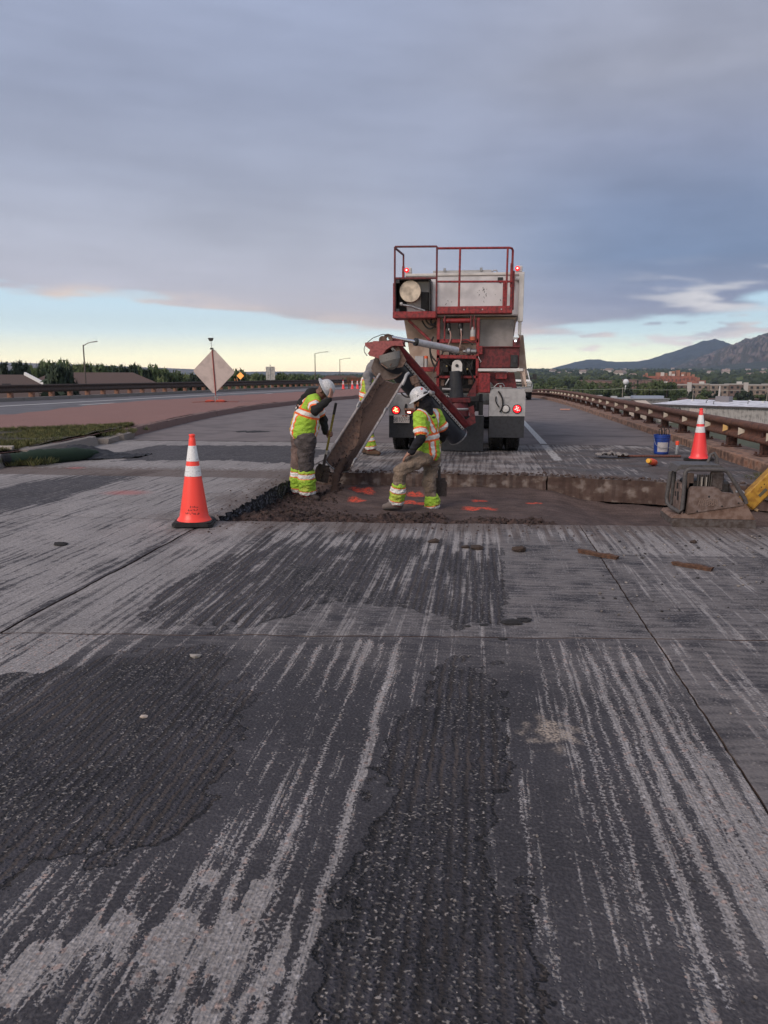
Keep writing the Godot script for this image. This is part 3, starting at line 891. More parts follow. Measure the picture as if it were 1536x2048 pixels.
	structure("pothole", mb().sheet(24, 4, func(u: float, w: float) -> Vector3: return Vector3(lerpf(-6.7, -5.6, u), 0.006, -(20.3 + (w - 0.5) * 0.75 * sin(u * PI) * (0.7 + 0.6 * N1.get_noise_2d(u * 6.0, 2.0))))).mesh(mat(Color(0.012, 0.011, 0.012), 0.9)), "small dark pothole in the asphalt lane")
	# markings
	var wm := mat(Color(0.55, 0.54, 0.52), 0.7, 0.0, "chip", 1.0)
	structure("edge_line", strip(func(_d: float) -> float: return 1.34, func(_d: float) -> float: return 1.49, 17.4, 70.0, 60, 1, func(x: float, d: float) -> float: return drop(d, x) + 0.006).mesh(wm), "worn white edge line right of the truck")
	structure("lane_line", strip(func(d: float) -> float: return pl(d, OPPLINE), func(d: float) -> float: return float(pl(d, OPPLINE)) + 0.45, 0.0, 150.0, 60, 1, func(_x: float, _d: float) -> float: return -0.004).mesh(wm), "long white edge line on the opposite carriageway")
	for i in 9:
		var d0 := 26.0 + i * 12.0
		var fx := func(d: float) -> float: return lerpf(pl(d, OPPLINE), pl(d, MEDFAR), 0.46)
		structure("lane_dash", strip(fx, func(d: float) -> float: return float(fx.call(d)) + 0.35, d0, d0 + 3.2, 3, 1, func(_x: float, _d: float) -> float: return -0.004).mesh(wm), "white lane dash on the opposite carriageway")
	# left kerb in lengths
	var prof := [[0.0, -0.05], [0.06, 0.16], [0.075, 0.19], [0.095, 0.20], [0.32, 0.205]]
	var cuts := [[1.0, 4.0], [4.0, 7.0], [7.0, 9.2], [9.2, 12.0], [12.75, 15.9], [17.9, 20.6], [20.6, 24.0], [24.0, 28.0], [28.0, 33.0], [33.0, 38.0], [38.0, 44.0], [44.0, 50.0], [50.0, 60.0], [60.0, 75.0], [75.0, 100.0], [100.0, 140.0]]
	var ks := Node3D.new()
	ks.name = "median_kerb"
	add_child(ks)
	tag(ks, "concrete kerb along the near side of the red median", "", "", "structure")
	for c in cuts:
		put("kerb_length", kerb(c[0] + 0.012, c[1] - 0.012, prof, 1.0, M.conc if c[1] < 17.0 else M.red_conc), ks)
	# two broken, shifted kerb blocks in the gap
	put("kerb_block", broken_block(Vector3(-8.42, 0.04, -16.55), 0.9, 0.42, 0.17, 0.16, 3), ks)
	put("kerb_block", broken_block(Vector3(-8.5, 0.05, -17.5), 0.8, 0.45, 0.2, 0.1, 8), ks)
	# embankments and the plain around
	var soilm := mat(Color(0.085, 0.09, 0.05), 1.0, 0.0, "grime", 0.05)
	structure("embankment", strip(func(d: float) -> float: return float(pl(d, OPPRAIL)) - 14.0, func(d: float) -> float: return float(pl(d, OPPRAIL)) - 0.35, -20.0, 150.0, 30, 6, func(x: float, d: float) -> float: return -0.06 - 6.5 * smoothstep(0.0, 13.0, float(pl(d, OPPRAIL)) - 0.35 - x)).mesh(soilm), "grassy slope below the far guardrail")
	structure("embankment", strip(func(d: float) -> float: return float(xr.call(d)) + 0.7, func(d: float) -> float: return float(xr.call(d)) + 26.0, -20.0, 150.0, 30, 6, func(x: float, d: float) -> float: return -0.35 + drop(d, x) - (10.4 + drop(d, x)) * smoothstep(0.0, 22.0, x - float(xr.call(d)) - 0.7)).mesh(soilm), "slope falling away beyond the right guardrail")
	structure("ground", mb().sheet(110, 110, func(u: float, w: float) -> Vector3:
		var x := lerpf(-6500.0, 6500.0, u)
		x = signf(x) * pow(absf(x) / 6500.0, 2.2) * 6500.0
		var d := -60.0 + 7600.0 * pow(w, 2.2)
		return Vector3(x, gy(x, d), -d)).mesh(mat(Color(0.070, 0.078, 0.046), 1.0, 0.0, "grime", 0.004)), "flat plain around the raised road")

func gy(x: float, d: float) -> float:
	var y := lerpf(-6.6, -10.2, smoothstep(-40.0, 40.0, x))
	if d > 700.0: y += (d - 700.0) * 0.0095 * smoothstep(-900.0, 300.0, x - (d - 700.0) * 0.02) + 5.0 * N3.get_noise_2d(x * 0.002, d * 0.002) * smoothstep(700.0, 1500.0, d)
	return y

func hull(t: MB, pts: Array) -> void:
	# convex hull by brute force, flat faces
	for a in pts.size():
		for b in range(a + 1, pts.size()):
			for c in range(b + 1, pts.size()):
				var nn: Vector3 = (pts[b] - pts[a]).cross(pts[c] - pts[a])
				var pos := false; var neg := false
				for q in pts.size():
					if q == a or q == b or q == c: continue
					var s: float = nn.dot(pts[q] - pts[a])
					if s > 1e-9: pos = true
					elif s < -1e-9: neg = true
				if pos and neg: continue
				t.tri3(pts[a], pts[b], pts[c], nn if neg else -nn)

func kerb(d0: float, d1: float, prof: Array, sg: float, m: Material) -> ArrayMesh:
	var t := mb()
	var nd := maxi(2, int((d1 - d0) / 0.25))
	if d1 > 40.0: nd = maxi(2, int((d1 - d0) / 1.5))
	var pt := func(k: int, j: int) -> Vector3:
		var d := lerpf(d0, d1, float(j) / nd)
		var x: float = pl(d, KERB)
		var wob := 0.008 * N1.get_noise_2d(d * 5.0, k * 3.0) + 0.006 * N1.get_noise_2d(d * 17.0, k)
		return Vector3(x - sg * (prof[k][0] + wob), prof[k][1] + wob, -d)
	for j in nd:
		for k in prof.size() - 1:
			t.quad(pt.call(k, j), pt.call(k, j + 1), pt.call(k + 1, j + 1), pt.call(k + 1, j), Vector3(0.6 * sg, 1, 0))
	for j in [0, nd]:
		for k in prof.size() - 1:
			var a: Vector3 = pt.call(k, j); var b: Vector3 = pt.call(k + 1, j)
			var base := Vector3((pt.call(prof.size() - 1, j) as Vector3).x, -0.05, a.z)
			t.tri3(a, b, base, Vector3(0, 0, 1 if j == 0 else -1))
	return t.mesh(m)

func broken_block(p: Vector3, l: float, w: float, h: float, turn: float, sd: int) -> ArrayMesh:
	var r := RandomNumberGenerator.new()
	r.seed = sd
	var pts := []
	for x in [-1, 1]:
		for y in [-1, 1]:
			for z in [-1, 1]:
				for k in 2:
					pts.append(p + Basis(Vector3.UP, turn) * Vector3(x * w * 0.5 * r.randf_range(0.8, 1.0), y * h * 0.5 * r.randf_range(0.85, 1.0), z * l * 0.5 * r.randf_range(0.82, 1.0)))
	var t := mb()
	hull(t, pts)
	return t.mesh(M.conc)

# ---------------------------------------------------------------- roadside things
func xform(o: Vector3, z: Vector3, up := Vector3.UP) -> Transform3D:
	var zz := z.normalized()
	var xx := up.cross(zz).normalized()
	return Transform3D(Basis(xx, zz.cross(xx), zz), o)

func ybasis(y: Vector3) -> Basis:
	var yy := y.normalized()
	var xx := yy.cross(Vector3.BACK if absf(yy.z) < 0.9 else Vector3.RIGHT).normalized()
	return Basis(xx, yy, xx.cross(yy))

func beam(fx: Callable, fy: Callable, d0: float, d1: float, n: int, prof: Array) -> MB:
	var t := mb()
	var ps := []
	for j in n + 1:
		var d := lerpf(d0, d1, float(j) / n)
		var row := []
		for p in prof: row.append(Vector3(float(fx.call(d)) + p[0], float(fy.call(d)) + p[1], -d))
		ps.append(row)
	for k in prof.size() - 1:
		var a := Vector2(prof[k + 1][0] - prof[k][0], prof[k + 1][1] - prof[k][1]).normalized()
		for q in 1:
			var f := t.v.size()
			var na := Vector3(a.y, -a.x, 0)
			var pa := na; var pb := na
			if k > 0:
				var e := Vector2(prof[k][0] - prof[k - 1][0], prof[k][1] - prof[k - 1][1]).normalized()
				pa = (na + Vector3(e.y, -e.x, 0)).normalized()
			if k < prof.size() - 2:
				var e := Vector2(prof[k + 2][0] - prof[k + 1][0], prof[k + 2][1] - prof[k + 1][1]).normalized()
				pb = (na + Vector3(e.y, -e.x, 0)).normalized()
			for j in n + 1:
				t.vert(ps[j][k], pa); t.vert(ps[j][k + 1], pb)
			for j in n:
				t.tri(f + j * 2, f + j * 2 + 1, f + j * 2 + 3); t.tri(f + j * 2, f + j * 2 + 3, f + j * 2 + 2)
	return t

func post_mesh(h: float, w: float, dp: float) -> ArrayMesh:
	# an I section
	var t := mb()
	t.box(Vector3(-dp * 0.5, h * 0.5, 0), Vector3(0.012, h, w)).box(Vector3(dp * 0.5, h * 0.5, 0), Vector3(0.012, h, w)).box(Vector3(0, h * 0.5, 0), Vector3(dp - 0.012, h, 0.012))
	return t.mesh(M.rust_post)

func plate_mesh(s: float) -> ArrayMesh:
	var t := mb()
	t.box(Vector3(0, 0.012, 0), Vector3(s, 0.024, s))
	for x in [-1, 1]:
		for z in [-1, 1]:
			t.lathe([Vector2(0.022, 0.024), Vector2(0.022, 0.06), Vector2(0.0, 0.06)], Transform3D(Basis(), Vector3(x * s * 0.4, 0, z * s * 0.4)), 6)
	return t.mesh(M.rust_post)

func build_rails() -> void:
	var fy := func(d: float) -> float: return drop(d, 4.7)
	var fx := func(_d: float) -> float: return 4.76
	var prof0 := [[0.03, 0.722], [0.0, 0.742], [-0.05, 0.738], [-0.085, 0.715], [-0.098, 0.68], [-0.088, 0.648], [-0.04, 0.622], [-0.02, 0.60], [-0.02, 0.565], [-0.045, 0.545], [-0.085, 0.52], [-0.095, 0.49], [-0.08, 0.462], [-0.03, 0.455], [0.03, 0.47]]
	var prof := []
	for q in prof0: prof.append([q[0], 0.70 + (q[1] - 0.742) * 1.18])
	var rail := thing("guard_rail", "rusty brown steel guardrail with white reflectors beside the warehouse view", "guardrail")
	put("rail_beam", beam(fx, fy, 3.0, 92.0, 60, prof).mesh(M.rust), rail)
	var pm := post_mesh(0.50, 0.13, 0.16)
	var plm := plate_mesh(0.30)
	var refl := mb().prism([Vector2(-0.11, 0.068), Vector2(0.0, 0.026), Vector2(0.0, -0.026), Vector2(-0.11, -0.068)], -0.003, 0.003).mesh(mat(Color(0.60, 0.55, 0.46), 0.35))
	var refl2 := mb().prism([Vector2(-0.11, 0.068), Vector2(0.0, 0.026), Vector2(0.0, -0.026), Vector2(-0.11, -0.068)], -0.003, 0.003).mesh(mat(Color(0.75, 0.50, 0.20), 0.35))
	var d := 4.5
	var k := 0
	while d < 86.0:
		var p := put("post", pm, rail)
		p.position = Vector3(4.80, 0.16 + drop(d, 4.7), -d)
		var pl2 := put("base_plate", plm, p)
		pl2.position = Vector3(0.0, 0.002, 0.0)
		d += 1.83
	for dd in [13.2, 14.6, 15.5, 16.7, 18.55, 20.4, 22.2, 24.0, 25.9, 27.7, 29.6, 31.4, 33.3, 35.1, 36.9, 38.8, 40.6, 42.4, 44.3, 46.1, 47.9, 49.8, 51.6, 53.4, 57.0, 60.7, 64.4, 11.4, 9.6, 7.7]:
		var r := put("reflector", refl2 if absf(dd - 15.5) < 0.01 else refl, rail, "amber reflector behind the cone" if absf(dd - 15.5) < 0.01 else "")
		r.position = Vector3(4.735, 0.512 + drop(dd, 4.7), -dd)
	var bk := Node3D.new()
	bk.name = "bridge_kerb"
	add_child(bk)
	tag(bk, "rust stained concrete kerb carrying the right guardrail", "", "", "structure")
	var c0 := 0.0
	while c0 < 90.0:
		var t := mb()
		var ln := 2.45
		var dm := c0 + ln * 0.5
		var low := -0.75 if c0 < 13.0 else -0.3
		t.box(Vector3(4.42 + 0.34 + 0.004 * sin(c0 * 7.0), (0.16 + low) * 0.5 + drop(dm, 4.7), -dm), Vector3(0.68, 0.16 - low, ln - 0.012), Basis(Vector3.RIGHT, 0.0), 0.018)
		put("kerb_length", t.mesh(M.rust_conc), bk)
		c0 += ln
	# far rail of the opposite carriageway
	var ox := func(q: float) -> float: return pl(q, OPPRAIL)
	var oy := func(_q: float) -> float: return 0.0
	var prof2 := [[-0.05, 0.93], [0.0, 0.96], [0.07, 0.95], [0.10, 0.91], [0.10, 0.85], [0.03, 0.80], [0.03, 0.72], [0.10, 0.67], [0.10, 0.56], [0.07, 0.50], [0.0, 0.47], [-0.05, 0.48]]
	var rail2 := thing("guard_rail", "long dark brown guardrail along the opposite carriageway on the left", "guardrail")
	put("rail_beam", beam(ox, oy, 8.0, 140.0, 90, prof2).mesh(mat(Color(0.085, 0.06, 0.05), 0.75, 0.1, "rust", 0.5)), rail2)
	var pm2 := mb().box(Vector3(0, 0.15, 0), Vector3(0.3, 0.3, 0.22)).mesh(mat(Color(0.30, 0.17, 0.12), 0.8, 0.0, "rust", 1.0))
	d = 10.0
	while d < 138.0:
		var p := put("post", pm2, rail2)
		p.position = Vector3(float(pl(d, OPPRAIL)) - 0.02, 0.19, -d)
		d += 1.75 if d > 25.0 else 2.5
	var ok := mb()
	for i in 33:
		var a := 8.0 + i * 4.0
		var pa := Vector3(float(pl(a, OPPRAIL)) + 0.05, 0.09, -a)
		var pb := Vector3(float(pl(a + 3.96, OPPRAIL)) + 0.05, 0.09, -a - 3.96)
		ok.bar(pa, pb, 0.5, 0.21)
	structure("far_kerb", ok.mesh(M.conc), "concrete kerb beneath the far guardrail")

func stencil(t: MB, x: float, y: float, w: float, h: float, sd: int, rad: Callable) -> void:
	# worn, no longer legible print wrapped round the cone
	var r := RandomNumberGenerator.new()
	r.seed = sd
	var n := int(w / (h * 0.62))
	for i in n:
		for k in 4:
			if r.randf() < 0.25: continue
			var cx := x - w * 0.5 + (i + 0.2 + 0.5 * r.randf()) * w / n
			var cy := y + (r.randf() - 0.5) * h * 0.6
			var ww := h * (0.12 + 0.3 * r.randf())
			var hh := h * (0.25 + 0.5 * r.randf()) if ww < h * 0.22 else h * 0.14
			var q := []
			for s in [[-1, -1], [1, -1], [1, 1], [-1, 1]]:
				var yy: float = cy + s[1] * hh * 0.5
				var rr: float = rad.call(yy) + 0.0012
				var a: float = (cx + s[0] * ww * 0.5) / rr
				q.append(Vector3(sin(a) * rr, yy, cos(a) * rr))
			t.quad(q[0], q[1], q[2], q[3], Vector3(0, 0, 1))

func make_cone(nm: String, label: String, body: Material, text: bool) -> Node3D:
	var t := thing(nm, label, "traffic cone", Vector3.ZERO, 0.0, "traffic cones round the pit")
	var rad := func(y: float) -> float: return lerpf(0.150, 0.030, clampf((y - 0.05) / 0.80, 0.0, 1.0))
	var b := mb()
	b.prism([Vector2(-0.20, -0.16), Vector2(-0.16, -0.20), Vector2(0.16, -0.20), Vector2(0.20, -0.16), Vector2(0.20, 0.16), Vector2(0.16, 0.20), Vector2(-0.16, 0.20), Vector2(-0.20, 0.16)], 0.004, 0.030, Transform3D(Basis(Vector3.RIGHT, -PI / 2), Vector3.ZERO))
	b.prism([Vector2(-0.185, -0.15), Vector2(-0.15, -0.185), Vector2(0.15, -0.185), Vector2(0.185, -0.15), Vector2(0.185, 0.15), Vector2(0.15, 0.185), Vector2(-0.15, 0.185), Vector2(-0.185, 0.15)], 0.030, 0.046, Transform3D(Basis(Vector3.RIGHT, -PI / 2), Vector3.ZERO))
	put("base", b.mesh(M.rubber), t)
	var p := [Vector2(0.175, 0.044), Vector2(0.163, 0.062), Vector2(rad.call(0.085), 0.085)]
	for i in range(1, 13): p.append(Vector2(rad.call(0.085 + i * 0.0595), 0.085 + i * 0.0595))
	p.append_array([Vector2(0.034, 0.845), Vector2(0.031, 0.868), Vector2(0.027, 0.878), Vector2(0.027, 0.893), Vector2(0.031, 0.900), Vector2(0.030, 0.914), Vector2(0.021, 0.916), Vector2(0.02, 0.88)])
	put("cone_body", mb().lathe(p, Transform3D.IDENTITY, 40, false).mesh(body), t)
	for c in [[0.495, 0.60], [0.645, 0.80]]:
		put("reflective_collar", mb().lathe([Vector2(rad.call(c[0]), c[0]), Vector2(rad.call(c[0]) + 0.0025, c[0] + 0.002), Vector2(rad.call(c[1]) + 0.0025, c[1] - 0.002), Vector2(rad.call(c[1]), c[1])], Transform3D.IDENTITY, 40).mesh(M.reflective), t)
	if text:
		var s := mb()
		stencil(s, 0.02, 0.195, 0.085, 0.022, 4, rad)
		stencil(s, 0.008, 0.165, 0.105, 0.024, 5, rad)
		stencil(s, 0.0, 0.132, 0.15, 0.026, 6, rad)
		put("worn_print", s.mesh(mat(Color(0.05, 0.02, 0.02), 0.7)), t, "worn black stencil print")
	return t

func build_roadside() -> void:
	var c := make_cone("traffic_cone", "orange traffic cone with worn black print at the near left corner of the pit", M.orange, true)
	c.position = Vector3(-2.87, 0.008, -7.41)
	c.rotation.y = 0.22
	c.rotation.z = -0.015
	var c2 := make_cone("traffic_cone", "pinkish red traffic cone standing by the guardrail behind the plate compactor", M.pink_orange, false)
	c2.position = Vector3(3.86, 0.02, -14.15)
	c2.rotation.y = 0.5
	c2.rotation.z = 0.03
	for q in [[-13.38, 75.4, "small traffic cone far up the median, left of the wooden barricade"], [-12.5, 75.5, "small traffic cone far up the median, under the barricade's left end"], [-12.0, 75.6, "small traffic cone far up the median, in front of the barricade"]]:
		copy_of(c2, "traffic_cone", q[2], Vector3(q[0], 0.16, -q[1]), 0.3)
	var bar := thing("barricade", "brown wooden barricade board far up the median behind the worker in grey", "barricade", Vector3(-12.3, 0.15, -77.5))
	put("board", mb().box(Vector3(0, 0.95, 0), Vector3(2.2, 0.42, 0.05)).mesh(M.wood), bar)
	for x in [-0.9, 0.9]: put("leg", mb().bar(Vector3(x, 0, 0.25), Vector3(x, 1.1, 0.04), 0.06, 0.06).bar(Vector3(x, 0, -0.25), Vector3(x, 1.1, -0.04), 0.06, 0.06).mesh(M.wood), bar)
	# roll-up diamond sign seen from behind
	var sg := thing("road_work_sign", "back of a pale diamond roadwork sign on an orange braced mast", "road sign", Vector3(-13.02, 0.17, -37.0), -0.05)
	var dia := []
	var R := 1.10
	for k in 4:
		var a0 := PI / 2 * k
		var cc := Vector2(cos(a0), sin(a0)) * R
		var tt := Vector2(-sin(a0), cos(a0))
		for s in [-1.0, -0.4, 0.4, 1.0]: dia.append(cc - cc.normalized() * (0.085 if absf(s) > 0.5 else 0.05) + tt * 0.085 * s)
	put("sign_panel", mb().prism(dia, -0.012, 0.012, Transform3D(Basis(Vector3.BACK, -0.03), Vector3(0, 1.52, -0.05))).mesh(mat(Color(0.50, 0.42, 0.385), 0.8, 0.0, "faint", 0.25)), sg)
	put("mast", mb().tube([Vector3(0.07, 0.35, 0), Vector3(-0.04, 2.62, -0.01)], 0.028, 8).mesh(mat(Color(0.32, 0.06, 0.05), 0.6, 0.0, "chip", 1.0)), sg)
	put("mast_head", mb().prism([Vector2(-0.09, -0.05), Vector2(0.09, -0.05), Vector2(0.05, 0.03), Vector2(-0.05, 0.03)], -0.05, 0.05, Transform3D(Basis(), Vector3(-0.04, 2.63, 0))).mesh(M.black), sg)
	put("beacon_stem", mb().tube([Vector3(-0.045, 2.64, 0), Vector3(-0.07, 2.98, 0)], 0.014, 6).mesh(M.steel), sg)
	put("warning_beacon", mb().prism([Vector2(-0.05, 0), Vector2(0.05, 0), Vector2(0.115, 0.13), Vector2(0.115, 0.15), Vector2(-0.115, 0.15), Vector2(-0.115, 0.13)], -0.08, 0.08, Transform3D(Basis(), Vector3(-0.075, 2.98, 0))).mesh(M.black), sg)
	put("stand", mb().box(Vector3(0.05, 0.19, 0), Vector3(0.05, 0.36, 0.05)).box(Vector3(0.14, 0.19, -0.02), Vector3(0.05, 0.3, 0.05)).box(Vector3(0.08, 0.06, 0), Vector3(0.16, 0.1, 0.14)).mesh(M.steel), sg)
	for s in [[-1.12, 0.03, 0.12], [1.2, 0.06, -0.1], [-0.2, 0.03, 0.9], [0.3, 0.03, -0.9]]:
		put("leg", mb().bar(Vector3(0.06, 0.08, 0), Vector3(s[0], s[1], s[2]), 0.04, 0.03).mesh(mat(Color(0.22, 0.07, 0.055), 0.6)), sg)
	for s in [[-0.22, 0.07, 0.1, 0.24], [0.34, 0.08, 0.06, 0.27]]:
		var bag := mb().sheet(14, 10, func(u: float, w: float) -> Vector3:
			var a := u * TAU; var e := (w - 0.5) * PI
			var rr: float = s[3] * cos(e) * (1.0 + 0.25 * N1.get_noise_2d(cos(a) * 2.0 + s[0] * 9.0, sin(a) * 2.0 + w * 3.0))
			return Vector3(s[0] + cos(a) * rr, s[1] + sin(e) * 0.09, s[2] + sin(a) * rr * 0.7))
		put("sandbag", bag.mesh(mat(Color(0.62, 0.10, 0.06), 0.7, 0.0, "grime", 2.0)), sg)
	# small sign backs and beacons farther off
	var sq := thing("road_sign", "back of a grey square road sign standing beyond the far guardrail", "road sign", Vector3(-24.7, 0.0, -90.0))
	put("sign_panel", mb().box(Vector3(0, 1.75, 0), Vector3(1.1, 1.55, 0.03)).mesh(mat(Color(0.42, 0.40, 0.38), 0.6, 0.2, "grime", 0.4)), sq)
	put("post", mb().box(Vector3(0, 1.35, 0.04), Vector3(0.07, 2.9, 0.05)).mesh(M.steel), sq)
	var od := thing("warning_sign", "bright orange diamond warning sign facing us beyond the far guardrail", "road sign", Vector3(-41.0, 0.35, -130.0), 0.3)
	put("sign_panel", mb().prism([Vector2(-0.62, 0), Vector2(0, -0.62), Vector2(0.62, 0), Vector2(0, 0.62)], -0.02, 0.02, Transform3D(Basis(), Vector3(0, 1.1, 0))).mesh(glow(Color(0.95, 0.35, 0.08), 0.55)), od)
	put("post", mb().box(Vector3(0, 0.0, -0.05), Vector3(0.08, 2.0, 0.05)).mesh(M.steel), od)
	for k in 2:
		var b := thing("marker_panel", ["left slanted orange marker panel beside the orange diamond sign", "right slanted orange marker panel beside the orange diamond sign"][k], "marker panel", Vector3(-41.9 + k * 0.42, -0.2, -129.8), 0.0, "marker panels by the diamond sign")
		put("panel", mb().box(Vector3(0, 0.75, 0), Vector3(0.12, 0.95, 0.03), Basis(Vector3.BACK, 0.16)).mesh(mat(Color(0.55, 0.2, 0.09), 0.6)), b)
		put("post", mb().box(Vector3(0, 0.0, -0.04), Vector3(0.05, 1.2, 0.04)).mesh(M.steel), b)
	# street lamps
	for q in [[-39.9, 75.0, 4.55, 1.05, 0.30, "street lamp with an upswept arm behind the brown roofed houses"], [-25.75, 120.0, 4.9, 1.65, 0.22, "street lamp between the square sign and the bending worker"], [-29.1, 160.0, 4.8, 1.8, 0.2, "smallest street lamp, right of the bending worker's helmet"]]:
		var l := thing("street_lamp", q[5], "street lamp", Vector3(q[0], -6.0, -q[1]), 0.0, "street lamps along the opposite carriageway")
		var top: float = q[2] + 6.0
		put("pole", mb().tube([Vector3.ZERO, Vector3(0, top * 0.5, 0), Vector3(0, top, 0)], [0.11, 0.09, 0.06], 8).mesh(mat(Color(0.11, 0.085, 0.075), 0.6)), l)
		put("arm", mb().tube([Vector3(0, top - 0.1, 0), Vector3(q[3] * 0.5, top + q[4] * 0.55, 0), Vector3(q[3], top + q[4], 0)], 0.04, 6).mesh(mat(Color(0.13, 0.11, 0.1), 0.6)), l)
		put("lamp_head", mb().box(Vector3(q[3] + 0.2, top + q[4] + 0.0, 0), Vector3(0.55, 0.10, 0.22), Basis(Vector3.BACK, 0.1), 0.03).mesh(M.steel), l)
	# bucket with tools, spray cans, hose, sticks
	var bu := thing("bucket", "blue plastic bucket with a pale label and tool handles beside the kerb", "bucket", Vector3(3.50, 0.0, -15.45), 0.2)
	put("bucket_body", mb().lathe([Vector2(0.0, 0.004), Vector2(0.128, 0.004), Vector2(0.135, 0.02), Vector2(0.146, 0.27), Vector2(0.157, 0.272), Vector2(0.157, 0.285), Vector2(0.149, 0.288), Vector2(0.15, 0.315), Vector2(0.160, 0.317), Vector2(0.160, 0.33), Vector2(0.151, 0.332), Vector2(0.152, 0.36), Vector2(0.159, 0.362), Vector2(0.158, 0.375), Vector2(0.146, 0.375), Vector2(0.13, 0.02), Vector2(0.0, 0.02)], Transform3D.IDENTITY, 32).mesh(mat(Color(0.014, 0.055, 0.30), 0.45, 0.0, "grime", 2.0)), bu)
	var lb := mb()
	for i in 12:
		var a0 := -0.95 + i * 0.125; var a1 := a0 + 0.125
		var q := []
		for s in [[a0, 0.05], [a1, 0.05], [a1, 0.235], [a0, 0.235]]:
			var rr: float = lerpf(0.135, 0.1445, (s[1] - 0.02) / 0.25) + 0.0015
			q.append(Vector3(sin(s[0]) * rr, s[1], cos(s[0]) * rr))
		lb.quad(q[0], q[1], q[2], q[3], Vector3(sin(a0), 0, cos(a0)))
	put("label", lb.mesh(mat(Color(0.46, 0.44, 0.46), 0.6, 0.0, "chip", 5.0)), bu)
	put("handle", mb().tube([Vector3(-0.162, 0.33, 0), Vector3(-0.168, 0.2, 0.1), Vector3(-0.1, 0.13, 0.155), Vector3(0.1, 0.13, 0.155), Vector3(0.168, 0.2, 0.1), Vector3(0.162, 0.33, 0)], 0.005, 6).mesh(M.steel), bu)
	for q in [[-0.06, 0.03, 0.11], [0.0, -0.05, 0.14], [0.07, 0.02, 0.12]]:
		var tl := thing("tool_handle", ["left dark loop handle sticking out of the blue bucket", "front dark loop handle sticking out of the blue bucket", "right dark loop handle sticking out of the blue bucket"][int(q[0] * 20.0 + 1.2)], "tool", Vector3(3.50 + q[0], 0.03, -15.45 + q[1]), 0.0, "tool handles in the blue bucket")
		put("grip", mb().tube([Vector3(0, 0.0, 0), Vector3(0, 0.36, 0), Vector3(-0.01, 0.36 + q[2] * 0.7, 0), Vector3(0.03, 0.36 + q[2], 0), Vector3(0.055, 0.36 + q[2] * 0.5, 0), Vector3(0.05, 0.34, 0)], 0.009, 6).mesh(M.black), tl)
	var can := thing("spray_can", "grey spray can with an orange cap right of the blue bucket", "spray can", Vector3(3.77, 0.0, -15.35))
	put("can", mb().lathe([Vector2(0.0, 0.002), Vector2(0.036, 0.002), Vector2(0.037, 0.01), Vector2(0.037, 0.17), Vector2(0.028, 0.195)], Transform3D.IDENTITY, 20, false).mesh(mat(Color(0.30, 0.31, 0.33), 0.35, 0.3, "grime", 3.0)), can)
	put("cap", mb().lathe([Vector2(0.034, 0.185), Vector2(0.035, 0.25), Vector2(0.028, 0.262), Vector2(0.0, 0.264)], Transform3D.IDENTITY, 20).mesh(mat(Color(0.85, 0.09, 0.04), 0.4)), can)
	var can2 := thing("spray_can", "orange spray can with a yellow cap lying on the rough road edge", "spray can", Vector3(2.88, 0.0, -13.35), 0.9)
	put("can", mb().lathe([Vector2(0.0, -0.1), Vector2(0.05, -0.1), Vector2(0.056, -0.09), Vector2(0.056, 0.06), Vector2(0.04, 0.09)], Transform3D(Basis(Vector3.BACK, 1.35), Vector3(0.02, 0.065, 0)), 18, false).mesh(mat(Color(0.85, 0.12, 0.05), 0.5, 0.0, "grime", 3.0)), can2)
	put("cap", mb().lathe([Vector2(0.04, 0.085), Vector2(0.038, 0.15), Vector2(0.0, 0.155)], Transform3D(Basis(Vector3.BACK, 1.35), Vector3(0.02, 0.065, 0)), 18).mesh(mat(Color(0.75, 0.38, 0.03), 0.5)), can2)
	var rod := thing("steel_bar", "reddish steel bar lying across the road behind the orange spray can", "steel bar", Vector3(3.1, 0.03, -14.75))
	put("bar", mb().tube([Vector3(-0.55, 0, 0.1), Vector3(0.6, 0, 0.0)], 0.022, 8).mesh(mat(Color(0.22, 0.11, 0.09), 0.6, 0.3, "rust", 2.0)), rod)
	var rag := thing("rag", "crumpled pale rag draped over the end of the steel bar", "rag", Vector3(2.42, 0.0, -14.55))
	put("cloth", mb().sheet(22, 14, func(u: float, w: float) -> Vector3:
		var x := (u - 0.5) * 0.6; var z := (w - 0.5) * 0.28
		return Vector3(x, 0.05 + 0.09 * absf(N1.get_noise_2d(x * 6.0, z * 7.0 + 4.0)) * (1.0 - absf(u - 0.5)), z + 0.05 * N1.get_noise_2d(x * 9.0, 1.0))).mesh(mat(Color(0.24, 0.22, 0.21), 0.9, 0.0, "chip", 3.0)), rag)
	var stick := thing("plank", "pinkish short board lying on the far shoulder near the guardrail", "board", Vector3(3.66, 0.02, -34.4), 0.08)
	put("board", mb().box(Vector3(0, 0.03, 0), Vector3(0.42, 0.05, 0.16)).mesh(mat(Color(0.52, 0.27, 0.21), 0.8)), stick)
	# weathered boards on the milled road
	for q in [[1.01, 6.49, 0.37, 0.34, 0.6, "longer weathered brown board lying right of the middle of the road"], [1.69, 6.17, 0.33, 0.30, 0.62, "shorter weathered brown board lying near the right edge"]]:
		var pk := thing("plank", q[5], "board", Vector3(q[0], 0.002, -q[1]), 0.0, "boards lying on the milled road")
		var pr := []
		for i in 9: pr.append(Vector2(-q[2] * 0.5 + q[2] * i / 8.0, 0.030 + 0.008 * N1.get_noise_2d(i * 1.7, q[0] * 5.0)))
		pr.append_array([Vector2(q[2] * 0.5 - 0.01, 0.0), Vector2(-q[2] * 0.5 + 0.015, 0.0)])
		put("board", mb().prism(pr, -0.022, 0.022, Transform3D(Basis(Vector3.UP, -q[4] - 0.05), Vector3.ZERO)).mesh(M.wood), pk)
